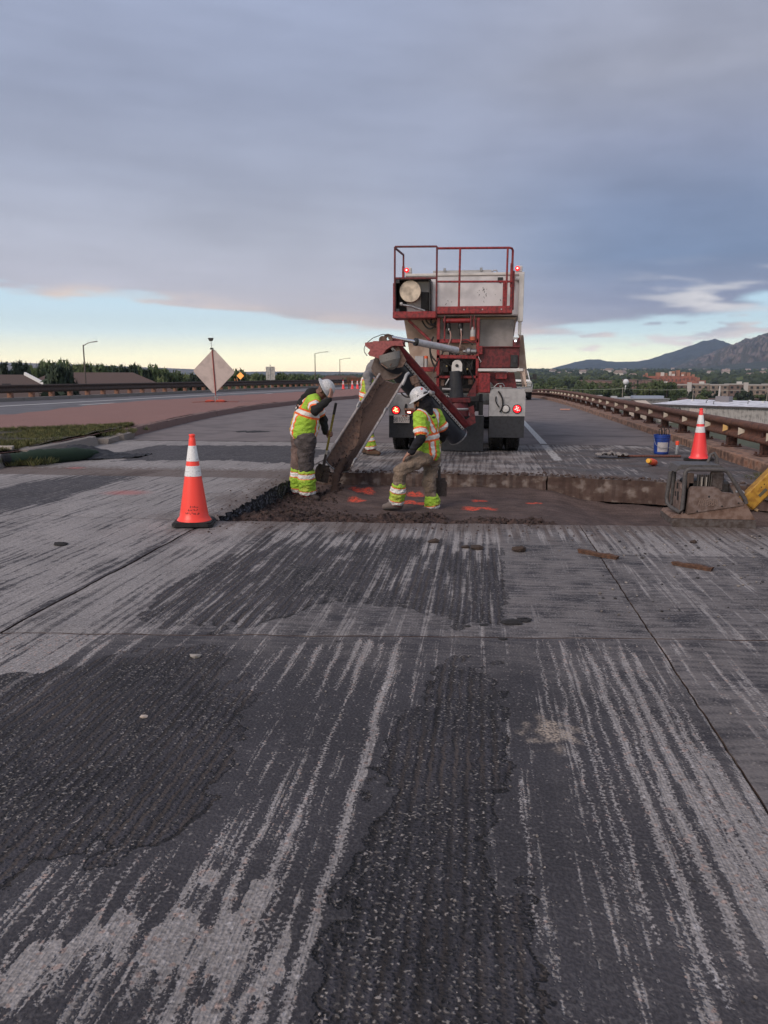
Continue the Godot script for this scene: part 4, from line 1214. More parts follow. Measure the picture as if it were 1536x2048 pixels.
	# lumps of broken asphalt at the edge of the milled patch, stones and clods
	var lumps := [[0.22, 4.60, 0.055, 0, "blackish broken asphalt lump, the largest at the near edge of the milled patch"], [0.30, 4.66, 0.04, 0, "broken asphalt lump right of the largest one"], [0.05, 4.53, 0.028, 0, "small asphalt crumb left of the largest lump"], [-0.05, 4.50, 0.022, 0, "tiny asphalt crumb on the grey patch edge"], [0.16, 4.30, 0.024, 0, "black crumb beside the cross joint"], [-1.46, 3.06, 0.016, 1, "round pale pebble on the dark milled asphalt at left"], [-1.5, 3.80, 0.026, 2, "pale angular stone on the dark asphalt near the cross joint"],
		[0.36, 6.60, 0.055, 3, "brown clod, the one nearest the longer board"], [0.0, 6.62, 0.05, 3, "brown clod in front of the pit, middle one of the row"], [-0.10, 6.66, 0.035, 3, "brown clod, left neighbour of the middle one"], [-0.40, 6.85, 0.045, 3, "brown clod, leftmost in front of the pit"], [-3.72, 6.35, 0.06, 0, "dark clod lying alone on the pale concrete far left"], [1.95, 7.15, 0.03, 3, "tan stone beside the compactor's dirt trail"]]
	var lm := [mat(Color(0.032, 0.030, 0.031), 0.95, 0.0, "speckle", 5.0, "bmed", 0.5), mat(Color(0.48, 0.40, 0.34), 0.7), mat(Color(0.42, 0.38, 0.34), 0.8, 0.0, "speckle", 8.0), mat(Color(0.085, 0.058, 0.046), 1.0, 0.0, "speckle", 6.0, "bmed", 0.6)]
	for q in lumps:
		var r := RandomNumberGenerator.new()
		r.seed = int(q[0] * 1000.0) + 77
		var pts := []
		for i in 15:
			var y := 1.0 - 2.0 * (i + 0.5) / 15.0
			var a := i * 2.39996 + r.randf() * 0.5
			pts.append(Vector3(cos(a) * sqrt(1 - y * y) * 1.25, y * (0.30 if q[3] == 0 else 0.6) + (0.2 if q[3] == 0 else 0.42), sin(a) * sqrt(1 - y * y)) * q[2] * (0.8 + 0.35 * r.randf()))
		var t := mb()
		hull(t, pts)
		var o := put(["asphalt_lump", "pebble", "stone", "dirt_clod"][q[3]], t.mesh(lm[q[3]]))
		o.position = Vector3(q[0], -0.003, -q[1])
		tag(o, q[4], ["asphalt lump", "pebble", "stone", "dirt clod"][q[3]], "lumps and stones on the milled road")
	# broken concrete at the right end of the pit
	var rb := [[3.72, -0.16, 11.9, 0.34, 0.13, 0.3, 0.2, "flat grey concrete fragment under the kerb, uppermost of the heap"], [3.95, -0.1, 11.2, 0.42, 0.16, 0.4, 0.7, "largest concrete fragment in the heap under the kerb"], [3.5, -0.28, 11.3, 0.3, 0.14, 0.3, 1.3, "dark concrete fragment at the foot of the heap under the kerb"], [4.15, -0.2, 10.4, 0.35, 0.16, 0.35, 2.0, "concrete fragment in the heap nearest the yellow handle"], [3.3, -0.1, 12.15, 0.34, 0.1, 0.3, 0.4, "thin fragment lying on the broken road edge"]]
	for q in rb:
		var o := put("concrete_fragment", broken_block(Vector3.ZERO, q[5], q[3], q[4], q[6], int(q[0] * 100)))
		o.mesh.surface_set_material(0, mat(Color(0.10, 0.085, 0.078), 0.95, 0.0, "muddy", 1.5, "bmed", 0.8))
		o.position = Vector3(q[0], q[1], -q[2])
		tag(o, q[7], "concrete fragment", "broken concrete under the kerb")
	# silt sock and black cloth by the kerb
	var roll := thing("erosion_roll", "dark green fabric erosion roll lying along the broken kerb", "erosion roll", Vector3(-7.4, 0, -12.6))
	put("roll", tube_noise([Vector3(-0.42, 0.10, 0.62), Vector3(-0.1, 0.12, 0.25), Vector3(0.25, 0.115, -0.25), Vector3(0.42, 0.08, -0.75)], [0.10, 0.135, 0.13, 0.07], 0.012, 18).mesh(mat(Color(0.022, 0.05, 0.03), 0.95, 0.0, "speckle", 4.0, "bfine", 0.5)), roll)
	put("open_end", tube_noise([Vector3(-0.5, 0.10, 0.72), Vector3(-0.42, 0.10, 0.62)], [0.105, 0.112], 0.01, 14).mesh(mat(Color(0.02, 0.02, 0.025), 0.9)), roll)
	var cloth := thing("fabric_sheet", "black crumpled fabric sheet at the end of the green roll", "fabric", Vector3(-6.95, 0, -13.35))
	put("sheet", mb().sheet(34, 22, func(u: float, w: float) -> Vector3:
		var x := (u - 0.4) * 1.15; var z := (w - 0.5) * 0.7
		var hgt := 0.22 * smoothstep(0.75, 0.0, u) * smoothstep(0.0, 0.45, w) + 0.04 * absf(N1.get_noise_2d(x * 3.0, z * 4.0)) + 0.012 * N1.get_noise_2d(x * 7.0, z * 7.0)
		return Vector3(x, maxf(0.008, hgt), -z - x * 0.7)).mesh(mat(Color(0.035, 0.036, 0.042), 0.7, 0.0, "grime", 2.0, "bcloth", 0.5)), cloth)
	var wstone := put("stone", broken_block(Vector3.ZERO, 0.16, 0.3, 0.1, 0.2, 41))
	wstone.mesh.surface_set_material(0, mat(Color(0.48, 0.42, 0.36), 0.8))
	wstone.position = Vector3(-8.35, 0.22, -12.7)
	tag(wstone, "pale flat stone lying in the grass verge", "stone")
	build_grass()

func tube_noise(pts: Array, rr: Array, amp: float, seg: int) -> MB:
	var cu := Curve3D.new()
	for p in pts: cu.add_point(p)
	for i in pts.size():
		var tg: Vector3 = (pts[mini(i + 1, pts.size() - 1)] - pts[maxi(i - 1, 0)]) / 6.0
		cu.set_point_in(i, -tg); cu.set_point_out(i, tg)
	var n := 28
	var q := []; var r := []
	for i in n + 1:
		var f := float(i) / n
		q.append(cu.sample_baked(cu.get_baked_length() * f))
		var k := f * (pts.size() - 1)
		r.append(lerpf(rr[int(minf(k, pts.size() - 1))], rr[mini(int(k) + 1, pts.size() - 1)], k - int(k)) + amp * N1.get_noise_2d(i * 0.9, pts[0].x * 10.0))
	return mb().tube(q, r, seg)

func build_grass() -> void:
	# one tuft mesh, many copies
	var t := mb()
	t.use_c = true
	for i in 16:
		var a := i * 2.399
		var b := Vector3(cos(a), 0, sin(a)) * 0.06 * sqrt(i / 16.0)
		var lean := Vector3(cos(a + 0.6), 0, sin(a + 0.6)) * (0.03 + 0.05 * fposmod(i * 0.37, 1.0))
		var h := 0.05 + 0.06 * fposmod(i * 0.618, 1.0)
		var sd := Vector3(-sin(a), 0, cos(a)) * 0.006
		t.cc = Color(0.9, 1.0, 0.7) if i % 3 else Color(1.6, 1.3, 0.9)
		var m := b + lean * 0.4 + Vector3(0, h * 0.6, 0)
		t.quad(b - sd, b + sd, m + sd * 0.7, m - sd * 0.7)
		t.tri3(m - sd * 0.7, m + sd * 0.7, b + lean + Vector3(0, h, 0), Vector3(cos(a), 0.3, sin(a)))
	var gm := mat(Color(0.085, 0.098, 0.045), 0.9)
	gm.vertex_color_use_as_albedo = true
	gm.backlight_enabled = true
	gm.backlight = Color(0.25, 0.3, 0.1)
	var tuft := t.mesh(gm)
	var spots := []
	while spots.size() < 5200:
		var d := rng.randf_range(8.0, 19.2)
		var k: float = pl(d, KERB)
		var w := rng.randf()
		var x := k - 0.3 - w * (4.6 - maxf(0.0, d - 15.5) * 1.1)
		if x > k - 0.28: continue
		var dn := 0.5 + 1.6 * N3.get_noise_2d(x * 0.7, d * 0.7) + (0.3 if w < 0.35 else -0.15) - smoothstep(0.7, 1.0, w) * 0.8
		if rng.randf() > dn: continue
		spots.append([x, 0.21, d, rng.randf_range(0.6, 1.25)])
	for i in 160: spots.append([rng.randfn() * 0.22 - 7.75, 0.02, 12.35 + rng.randfn() * 0.22, rng.randf_range(0.9, 1.9)])
	for i in 130: spots.append([-8.9 + rng.randfn() * 0.3, 0.14, 17.3 + rng.randfn() * 0.8, rng.randf_range(0.8, 1.6)])
	for i in 60: spots.append([4.2 + rng.randfn() * 0.1, -0.05, 11.6 + rng.randfn() * 0.4, rng.randf_range(0.7, 1.3)])
	for i in 70: spots.append([4.3 + rng.randfn() * 0.05, -0.02, 9.0 + rng.randfn() * 0.5, rng.randf_range(0.9, 1.6)])
	var mm := MultiMesh.new()
	mm.transform_format = MultiMesh.TRANSFORM_3D
	mm.use_colors = true
	mm.mesh = tuft
	mm.instance_count = spots.size()
	for i in spots.size():
		var s: Array = spots[i]
		var b := Basis(Vector3.UP, rng.randf() * TAU).rotated(Vector3.RIGHT, rng.randfn() * 0.12).scaled(Vector3(s[3], s[3] * rng.randf_range(0.6, 1.1), s[3]))
		mm.set_instance_transform(i, Transform3D(b, Vector3(s[0], s[1], -s[2])))
		var dry := rng.randf()
		mm.set_instance_color(i, Color(1, 1, 1).lerp(Color(1.9, 1.35, 1.3), dry) * rng.randf_range(0.6, 1.15))
	var mi := MultiMeshInstance3D.new()
	mi.multimesh = mm
	mi.name = "verge_grass"
	add_child(mi)
	tag(mi, "patchy green and dry grass on the median verge and by the kerbs", "", "", "stuff")
	var sv := strip(func(d: float) -> float: return float(pl(d, KERB)) - 4.6 + maxf(0.0, d - 15.5) * 1.1, func(d: float) -> float: return float(pl(d, KERB)) - 0.25, 0.0, 19.3, 60, 20, func(x: float, d: float) -> float: return 0.235 + 0.03 * N1.get_noise_2d(x * 0.4, d * 0.4) + 0.012 * N1.get_noise_2d(x * 3.0, d * 3.0) - 0.03 * smoothstep(2.6, 4.5, float(pl(d, KERB)) - x))
	structure("verge_soil", sv.mesh(mat(Color(0.075, 0.062, 0.042), 1.0, 0.0, "speckle", 1.3, "bmed", 0.8)), "bare brownish soil under the verge grass")

# ---------------------------------------------------------------- plate compactor
func text_mesh(s: String, h: float, depth: float, m: Material, font := "Droid Sans", bold := 700) -> TextMesh:
	var t := TextMesh.new()
	var f := SystemFont.new()
	f.font_names = PackedStringArray([font])
	f.font_weight = bold
	t.font = f
	t.text = s
	t.font_size = 48
	t.pixel_size = h / 34.0
	t.depth = depth
	t.curve_step = 2.0
	t.material = m
	return t

func build_compactor() -> void:
	var dusty := mat(Color(0.20, 0.155, 0.14), 0.85, 0.0, "muddy", 1.2, "bfine", 0.15)
	var dustyg := mat(Color(0.085, 0.08, 0.08), 0.6, 0.0, "dustpaint", 2.0)
	var dark := mat(Color(0.03, 0.028, 0.028), 0.6, 0.0, "muddy", 2.5)
	var yel := mat(Color(0.48, 0.27, 0.03), 0.6, 0.0, "muddy", 1.4, "bfine", 0.1)
	var o := thing("plate_compactor", "dusty brown plate compactor with a tubular cage standing at the pit edge", "plate compactor", Vector3(2.37, -0.035, -8.2), 0.0)
	var y0 := 0.0
	# base plate with turned-up front
	put("base_plate", mb().prism([Vector2(-0.43, 0.05), Vector2(-0.33, 0.0), Vector2(0.36, 0.0), Vector2(0.375, 0.03), Vector2(0.375, 0.115), Vector2(-0.43, 0.115)], -0.22, 0.30).mesh(mat(Color(0.12, 0.105, 0.10), 0.8, 0.1, "muddy", 1.6, "bmed", 0.4)), o)
	put("skirt", mb().prism([Vector2(-0.43, 0.117), Vector2(0.378, 0.117), Vector2(0.365, 0.135), Vector2(0.275, 0.275), Vector2(-0.25, 0.165), Vector2(-0.41, 0.145)], -0.20, 0.262).mesh(mat(Color(0.23, 0.16, 0.13), 0.85, 0.0, "muddy", 1.0, "bfine", 0.15)), o)
	var cov := [Vector2(-0.285, 0.165), Vector2(-0.27, 0.40), Vector2(-0.255, 0.43), Vector2(-0.235, 0.438), Vector2(-0.03, 0.438), Vector2(0.0, 0.425), Vector2(0.035, 0.39), Vector2(0.06, 0.385), Vector2(0.14, 0.38), Vector2(0.215, 0.335), Vector2(0.255, 0.28), Vector2(0.24, 0.262)]
	put("side_cover", mb().prism(cov, 0.20, 0.275).mesh(dusty), o)
	put("cover_hole", mb().lathe([Vector2(0.011, 0), Vector2(0.011, 0.003), Vector2(0, 0.003)], Transform3D(Basis(Vector3.RIGHT, PI / 2), Vector3(-0.085, 0.345, 0.2735)), 12).mesh(M.black), o)
	for q in [[-0.19, 0.195], [0.045, 0.25], [0.2, 0.285]]: put("bolt", mb().lathe([Vector2(0.009, 0), Vector2(0.007, 0.005), Vector2(0, 0.006)], Transform3D(Basis(Vector3.RIGHT, PI / 2), Vector3(q[0], q[1], 0.275)), 8).mesh(dark), o)
	for k in 2:
		var tm := put("raised_lettering", text_mesh(["WACKER", "NEUSON"][k], 0.034, 0.012, mat(Color(0.21, 0.15, 0.125), 0.85)), o)
		tm.position = Vector3(-0.09, 0.305 - k * 0.036, 0.276)
		tm.scale = Vector3(0.98, 1, 1)
	# engine block, cylinders, housing
	put("engine", mb().box(Vector3(-0.06, 0.31, -0.02), Vector3(0.42, 0.34, 0.32), Basis.IDENTITY, 0.02).mesh(dark), o)
	put("engine_panel", mb().box(Vector3(-0.235, 0.48, 0.12), Vector3(0.06, 0.16, 0.04)).mesh(mat(Color(0.14, 0.095, 0.075), 0.8)), o)
	for i in 7: put("cooling_fin", mb().box(Vector3(-0.17 + i * 0.021, 0.485, 0.145), Vector3(0.006, 0.13, 0.05)).mesh(mat(Color(0.14, 0.125, 0.115), 0.6, 0.3)), o)
	for x in [-0.138, -0.095]: put("push_rod_tube", mb().tube([Vector3(x, 0.43, 0.18), Vector3(x, 0.53, 0.18)], 0.009, 10).mesh(mat(Color(0.34, 0.31, 0.28), 0.4, 0.4)), o)
	put("air_filter", mb().box(Vector3(0.02, 0.48, 0.12), Vector3(0.13, 0.2, 0.06), Basis.IDENTITY, 0.015).mesh(mat(Color(0.10, 0.085, 0.08), 0.7, 0.0, "muddy", 3.0)), o)
	put("front_housing", mb().prism([Vector2(-0.10, 0.15), Vector2(0.17, 0.15), Vector2(0.18, 0.42), Vector2(0.14, 0.46), Vector2(-0.05, 0.46)], -0.02, 0.02, Transform3D(Basis(Vector3.UP, -PI / 2), Vector3(-0.335, 0, 0.06))).mesh(dusty), o)
	for q in [[0.10, 0.33, 0.05, 0.09], [0.0, 0.34, 0.035, 0.05], [0.06, 0.43, 0.05, 0.06], [0.10, 0.19, 0.07, 0.02]]: put("vent_slot", mb().box(Vector3(-0.357, q[1], q[0] + 0.06), Vector3(0.004, q[3], q[2])).mesh(M.black), o)
	# hood
	put("hood", mb().prism([Vector2(-0.40, 0.575), Vector2(-0.37, 0.635), Vector2(-0.34, 0.65), Vector2(0.03, 0.65), Vector2(0.09, 0.615), Vector2(0.07, 0.60), Vector2(-0.35, 0.60)], -0.17, 0.17).mesh(dustyg), o)
	put("lifting_eye", mb().tube([Vector3(-0.02, 0.63, -0.1), Vector3(0.01, 0.73, -0.1), Vector3(0.04, 0.745, -0.1), Vector3(0.07, 0.70, -0.1), Vector3(0.08, 0.63, -0.1)], 0.017, 8).mesh(dustyg), o)
	# cage of bent tube on both sides
	for z in [0.235, -0.19]:
		var path := [Vector3(0.285, 0.275, z), Vector3(0.27, 0.32, z), Vector3(0.10, 0.575, z), Vector3(0.075, 0.60, z), Vector3(0.04, 0.612, z), Vector3(-0.27, 0.612, z), Vector3(-0.30, 0.605, z), Vector3(-0.318, 0.58, z), Vector3(-0.32, 0.55, z), Vector3(-0.325, 0.21, z), Vector3(-0.345, 0.175, z), Vector3(-0.40, 0.20, z * 0.55 - 0.03), Vector3(-0.425, 0.235, z * 0.35 - 0.05), Vector3(-0.43, 0.29, z * 0.3 - 0.055), Vector3(-0.41, 0.57, z * 0.35 - 0.05)]
		if z < 0: path = path.slice(0, 11)
		put("cage_tube", mb().tube(path, 0.021, 12).mesh(dustyg), o)
	# steering handle, swung up to the back
	var hb := xform(Vector3(0.335, 0.24, 0.06), Vector3(0.30, 0.34, -0.02), Vector3(0, 0, 1))
	put("steering_handle", mb().box(hb * Vector3(0, 0, 0.6), Vector3(0.17, 0.12, 1.2), hb.basis, 0.012).mesh(yel), o)
	for q in [[0.17, 0.10], [0.30, 0.045]]: put("handle_mark", mb().box(hb * Vector3(-0.02 + 0.0, 0.0613, q[0] + 0.02), Vector3(0.03, 0.002, q[1]), hb.basis, 0.0).mesh(mat(Color(0.09, 0.08, 0.05), 0.7)), o)
	for q in [0.22, 0.26]: put("bolt", mb().lathe([Vector2(0.006, 0), Vector2(0.005, 0.004), Vector2(0, 0.005)], Transform3D(hb.basis, hb * Vector3(0.03, 0.06, q)), 8).mesh(dark), o)
	var tm := put("handle_lettering", text_mesh("ATURB", 0.032, 0.003, mat(Color(0.06, 0.05, 0.03), 0.7)), o)
	tm.transform = Transform3D(Basis(hb.basis.z, -hb.basis.x, hb.basis.y) if hb.basis.z.cross(-hb.basis.x).dot(hb.basis.y) > 0.0 else Basis(hb.basis.z, hb.basis.x, hb.basis.y), hb * Vector3(-0.045, 0.0625, 0.46))
	put("handle_foot", mb().box(Vector3(0.395, 0.205, 0.06), Vector3(0.13, 0.03, 0.08), Basis(Vector3.BACK, -0.35)).mesh(mat(Color(0.42, 0.30, 0.16), 0.7, 0.0, "muddy", 2.0)), o)
	put("hydraulic_fitting", mb().tube([Vector3(0.22, 0.37, 0.1), Vector3(0.27, 0.385, 0.1), Vector3(0.30, 0.36, 0.1)], 0.014, 8).mesh(M.zinc), o)

# ---------------------------------------------------------------- volumetric concrete mixer truck, seen from behind
func v2(a: Array) -> Array:
	var r := []
	for q in a: r.append(Vector2(q[0], q[1]))
	return r

func v3(a: Array) -> Array:
	var r := []
	for q in a: r.append(Vector3(q[0], q[1], q[2]))
	return r

func arc_pts(a: Vector3, b: Vector3, sag: Vector3, n := 10) -> Array:
	var r := []
	for i in n + 1:
		var f := float(i) / n
		r.append(a.lerp(b, f) + sag * (4.0 * f * (1.0 - f)))
	return r

func tyre(t: Node3D, x: float, z: float) -> void:
	var prof := [Vector2(0.30, -0.13), Vector2(0.46, -0.142), Vector2(0.50, -0.125), Vector2(0.515, -0.105)]
	for k in 5:
		var a := -0.105 + k * 0.045
		prof.append_array([Vector2(0.515, a), Vector2(0.515, a + 0.033), Vector2(0.498, a + 0.036), Vector2(0.498, a + 0.043)])
	prof.append_array([Vector2(0.515, 0.12), Vector2(0.50, 0.128), Vector2(0.46, 0.142), Vector2(0.30, 0.13)])
	var m := mb().lathe(prof, Transform3D(Basis(Vector3.BACK, -PI / 2), Vector3.ZERO), 44)
	for i in 44:
		var a := TAU * i / 44.0
		for s in [-1, 1]: m.box(Vector3(s * 0.095, sin(a) * 0.517, cos(a) * 0.517), Vector3(0.055, 0.03, 0.04), Basis(Vector3.RIGHT, -a + PI / 2), 0.0)
	var o := put("tyre", m.mesh(M.rubber), t)
	o.position = Vector3(x, 0.515, z)
	put("rim", mb().lathe([Vector2(0.31, -0.12), Vector2(0.27, -0.05), Vector2(0.12, 0.02), Vector2(0.0, 0.02)], Transform3D(Basis(Vector3.BACK, -PI / 2), Vector3.ZERO), 24).mesh(M.steel), o)

func round_lamp(t: Node3D, p: Vector3, r: float, m: Material, nm: String, label: String) -> void:
	var o := put(nm, mb().lathe([Vector2(r * 0.92, 0.0), Vector2(r * 0.92, 0.018), Vector2(r * 0.7, 0.026), Vector2(0, 0.028)], Transform3D(Basis(Vector3.RIGHT, PI / 2), Vector3.ZERO), 24, false).mesh(m), t, label)
	o.position = p
	put("lamp_ring", mb().lathe([Vector2(r * 1.12, 0.0), Vector2(r * 1.12, 0.016), Vector2(r * 0.93, 0.022), Vector2(r * 0.92, 0.0)], Transform3D(Basis(Vector3.RIGHT, PI / 2), Vector3.ZERO), 24).mesh(M.rubber), o)

func build_truck() -> void:
	var t := thing("mixer_truck", "red and white concrete mixer truck seen from behind with its auger swung left", "truck", Vector3(-0.42, 0, -15.25))
	# hopper body
	put("aggregate_bin", mb().box(Vector3(0.055, 3.05, -2.7), Vector3(2.25, 0.80, 4.7), Basis.IDENTITY, 0.02).mesh(M.white_scuffed), t)
	for i in 20:
		var sp := Vector3(0.42 + rng.randfn() * 0.06, 3.1 + rng.randfn() * 0.05, -0.348) if i < 14 else Vector3(rng.randf_range(-0.3, 0.85), rng.randf_range(2.85, 3.15), -0.348)
		put("paint_scrape", mb().box(sp, Vector3(0.005 + 0.007 * rng.randf(), 0.01 + 0.03 * rng.randf(), 0.002), Basis(Vector3.BACK, rng.randf_range(-0.8, 0.8)), 0.0).mesh(M.flap), t)
	put("bin_rim", mb().box(Vector3(0.055, 3.435, -2.7), Vector3(2.31, 0.055, 4.76), Basis.IDENTITY, 0.01).mesh(M.white), t)
	put("bin_slope", mb().prism(v2([[-1.15, 2.64], [1.10, 2.64], [1.02, 2.03], [0.45, 1.25], [-0.95, 1.25], [-1.03, 1.95]]), -4.8, -0.62).mesh(M.cream), t)
	put("side_panel", mb().box(Vector3(1.155, 2.98, -0.33), Vector3(0.10, 0.9, 0.12), Basis.IDENTITY, 0.01).box(Vector3(1.15, 2.45, -0.35), Vector3(0.06, 0.36, 0.1)).mesh(M.white), t)
	put("rear_panel", mb().box(Vector3(0.71, 2.315, -0.48), Vector3(0.66, 0.54, 0.05), Basis.IDENTITY, 0.01).mesh(M.grey_panel), t)
	put("rear_panel", mb().box(Vector3(-0.06, 2.37, -0.55), Vector3(0.72, 0.44, 0.04), Basis.IDENTITY, 0.01).mesh(M.grey_panel), t)
	for i in 6: put("bolt", mb().box(Vector3(0.395, 2.1 + i * 0.09, -0.45), Vector3(0.02, 0.02, 0.02)).mesh(M.steel), t)
	var lid := put("bin_lid", mb().box(Vector3(0.01, 3.50, -1.0), Vector3(1.14, 0.055, 1.1)).mesh(M.zinc), t)
	for x in [-0.33, 0.38]: put("lid_latch", mb().box(Vector3(x, 3.535, -0.45), Vector3(0.05, 0.07, 0.05)).mesh(M.steel), lid)
	put("lid_pipe", mb().tube(v3([[0.57, 3.47, -0.5], [0.62, 3.52, -0.5], [0.68, 3.52, -0.5], [0.70, 3.46, -0.5]]), 0.015, 8).mesh(M.zinc), t)
	put("badge_plate", mb().prism(v2([[0.70, 3.37], [0.80, 3.37], [0.80, 3.29], [0.75, 3.26], [0.70, 3.29]]), -0.348, -0.335).mesh(M.black), t)
	put("bin_latch", mb().box(Vector3(1.08, 3.33, -0.3), Vector3(0.09, 0.06, 0.07), Basis.IDENTITY, 0.015).mesh(M.white), t)
	for x in [-1.07, 1.07]:
		var h := put("marker_light", mb().box(Vector3(x + 0.035, 3.525, -0.40), Vector3(0.13, 0.12, 0.12), Basis.IDENTITY, 0.02).mesh(M.white), t)
		var l := put("marker_lens", mb().lathe([Vector2(0.045, 0), Vector2(0.042, 0.02), Vector2(0.0, 0.03)], Transform3D(Basis(Vector3.RIGHT, PI / 2), Vector3(x, 3.53, -0.338)), 18, false).mesh(M.taillight), h)
		put("bulb", mb().lathe([Vector2(0.018, 0), Vector2(0.012, 0.008), Vector2(0.0, 0.01)], Transform3D(Basis(Vector3.RIGHT, PI / 2), Vector3(x, 3.53, -0.31)), 10, false).mesh(M.ledspot), h)
	# rear walkway with railings
	put("walkway_tray", mb().box(Vector3(-0.88, 2.65, -0.22), Vector3(0.84, 0.13, 0.55), Basis.IDENTITY, 0.015).mesh(M.red), t)
	put("walkway_channel", mb().box(Vector3(0.265, 2.735, -0.02), Vector3(1.44, 0.14, 0.06), Basis.IDENTITY, 0.012).box(Vector3(0.265, 2.69, -0.22), Vector3(1.44, 0.04, 0.36)).mesh(M.red), t)
	for x in [0.07, 0.42, 0.78]: put("bolt", mb().lathe([Vector2(0.014, 0), Vector2(0.0, 0.008)], Transform3D(Basis(Vector3.RIGHT, PI / 2), Vector3(x, 2.74, 0.011)), 8).mesh(M.zinc), t)
	var rl := [[[-1.265, 2.6, 0], [-1.265, 3.92, 0]], [[-1.265, 3.92, 0], [-0.46, 3.91, 0]], [[-0.46, 3.91, 0], [-0.46, 2.6, 0]], [[-1.265, 3.34, 0], [-0.46, 3.33, 0]], [[-1.265, 3.9, 0], [-1.16, 3.86, -0.62]], [[-1.16, 3.86, -0.62], [-1.16, 3.4, -0.62]]]
	for q in rl: put("railing_bar", mb().bar(Vector3(q[0][0], q[0][1], q[0][2]), Vector3(q[1][0], q[1][1], q[1][2]), 0.035, 0.035).mesh(M.dark_red), t)
	put("railing", mb().tube(v3([[-0.44, 3.875, 0.0], [0.90, 3.86, 0.0], [0.945, 3.85, -0.02], [0.965, 3.82, -0.06], [0.965, 3.7, -0.08], [0.955, 2.75, -0.08]]), 0.022, 10).tube(v3([[-0.44, 3.265, 0.0], [0.96, 3.25, -0.02]]), 0.02, 10).mesh(M.red), t)
	for q in [[-0.03, 0.0, 0.021], [0.86, 0.0, 0.02]]: put("railing_post", mb().tube([Vector3(q[0] + 0.008, 3.865, q[1]), Vector3(q[0], 2.78, q[1])], q[2], 10).mesh(M.red), t)
	put("railing_post", mb().box(Vector3(0.82, 3.02, -0.02), Vector3(0.05, 0.5, 0.03)).box(Vector3(-1.28, 2.95, -0.02), Vector3(0.04, 0.6, 0.05)).box(Vector3(0.98, 3.1, -0.14), Vector3(0.07, 0.72, 0.06)).mesh(M.red), t)
	put("railing_post", mb().box(Vector3(-1.15, 3.5, -0.5), Vector3(0.05, 0.25, 0.04)).box(Vector3(0.965, 3.4, -0.3), Vector3(0.06, 0.45, 0.04)).mesh(M.red), t)
	# cooler box with drum
	put("cooler_box", mb().box(Vector3(-0.92, 3.01, -0.50), Vector3(0.68, 0.60, 0.03)).box(Vector3(-1.255, 3.01, -0.28), Vector3(0.02, 0.6, 0.42)).box(Vector3(-0.60, 3.01, -0.28), Vector3(0.02, 0.6, 0.42)).box(Vector3(-0.92, 3.32, -0.28), Vector3(0.68, 0.02, 0.44)).mesh(M.black), t)
	put("drum", mb().lathe([Vector2(0.0, -0.2), Vector2(0.205, -0.2), Vector2(0.208, 0.0), Vector2(0.200, 0.012), Vector2(0.0, 0.016)], Transform3D(Basis(Vector3.RIGHT, PI / 2), Vector3(-0.975, 3.105, -0.10)), 36).mesh(mat(Color(0.66, 0.56, 0.44), 0.5, 0.0, "grime", 0.6)), t)
	put("radiator", mb().box(Vector3(-0.70, 2.93, -0.3), Vector3(0.15, 0.34, 0.2)).mesh(M.flap), t)
	for i in 9: put("radiator_fin", mb().box(Vector3(-0.765 + i * 0.016, 2.93, -0.19), Vector3(0.005, 0.32, 0.02)).mesh(M.black), t)
	put("drive_rod", mb().tube(v3([[-1.14, 2.85, -0.05], [-0.95, 2.82, -0.05], [-0.68, 2.73, -0.06]]), 0.022, 8).mesh(M.steel), t)
	put("drive_knob", mb().lathe([Vector2(0, -0.035), Vector2(0.035, -0.01), Vector2(0.03, 0.03), Vector2(0, 0.04)], Transform3D(Basis(), Vector3(-1.14, 2.86, -0.04)), 12, false).mesh(M.zinc), t)
	for y in [2.735, 3.28]: put("corner_lamp", mb().box(Vector3(-1.205, y, 0.0), Vector3(0.07, 0.07, 0.05)).mesh(M.flap), t)
	put("white_post", mb().box(Vector3(-0.52, 3.0, -0.3), Vector3(0.08, 0.62, 0.06)).mesh(M.white_scuffed), t)
	# central steel frame
	var fr := [[[-0.42, 2.6], [-0.42, 1.15], 0.06], [[0.345, 2.6], [0.345, 1.15], 0.06], [[-0.45, 2.16], [0.36, 2.16], 0.07], [[-0.45, 1.865], [0.36, 1.85], 0.07], [[-0.45, 1.47], [0.36, 1.47], 0.05], [[-0.30, 2.16], [-0.30, 2.6], 0.03], [[0.25, 2.16], [0.25, 2.6], 0.03]]
	for q in fr: put("frame_bar", mb().bar(Vector3(q[0][0], q[0][1], -0.12), Vector3(q[1][0], q[1][1], -0.12), q[2], 0.07, Vector3.BACK).mesh(M.red), t)
	put("cross_tube", mb().tube(v3([[-0.33, 2.545, -0.1], [0.20, 2.545, -0.1]]), 0.045, 14).mesh(M.red), t)
	for q in [[-0.30, 0.16], [0.20, 0.12], [0.27, 0.10]]: put("lug_plate", mb().prism(v2([[-0.05, -0.13], [0.03, -0.13], [0.07, 0.1], [-0.05, 0.13]]), -0.012, 0.012, Transform3D(Basis(Vector3.UP, PI / 2), Vector3(q[0], 2.5, -0.08))).mesh(M.dark_red), t)
	put("brace", mb().bar(Vector3(-1.02, 2.57, -0.25), Vector3(-0.50, 2.10, -0.25), 0.06, 0.05).mesh(M.red), t)
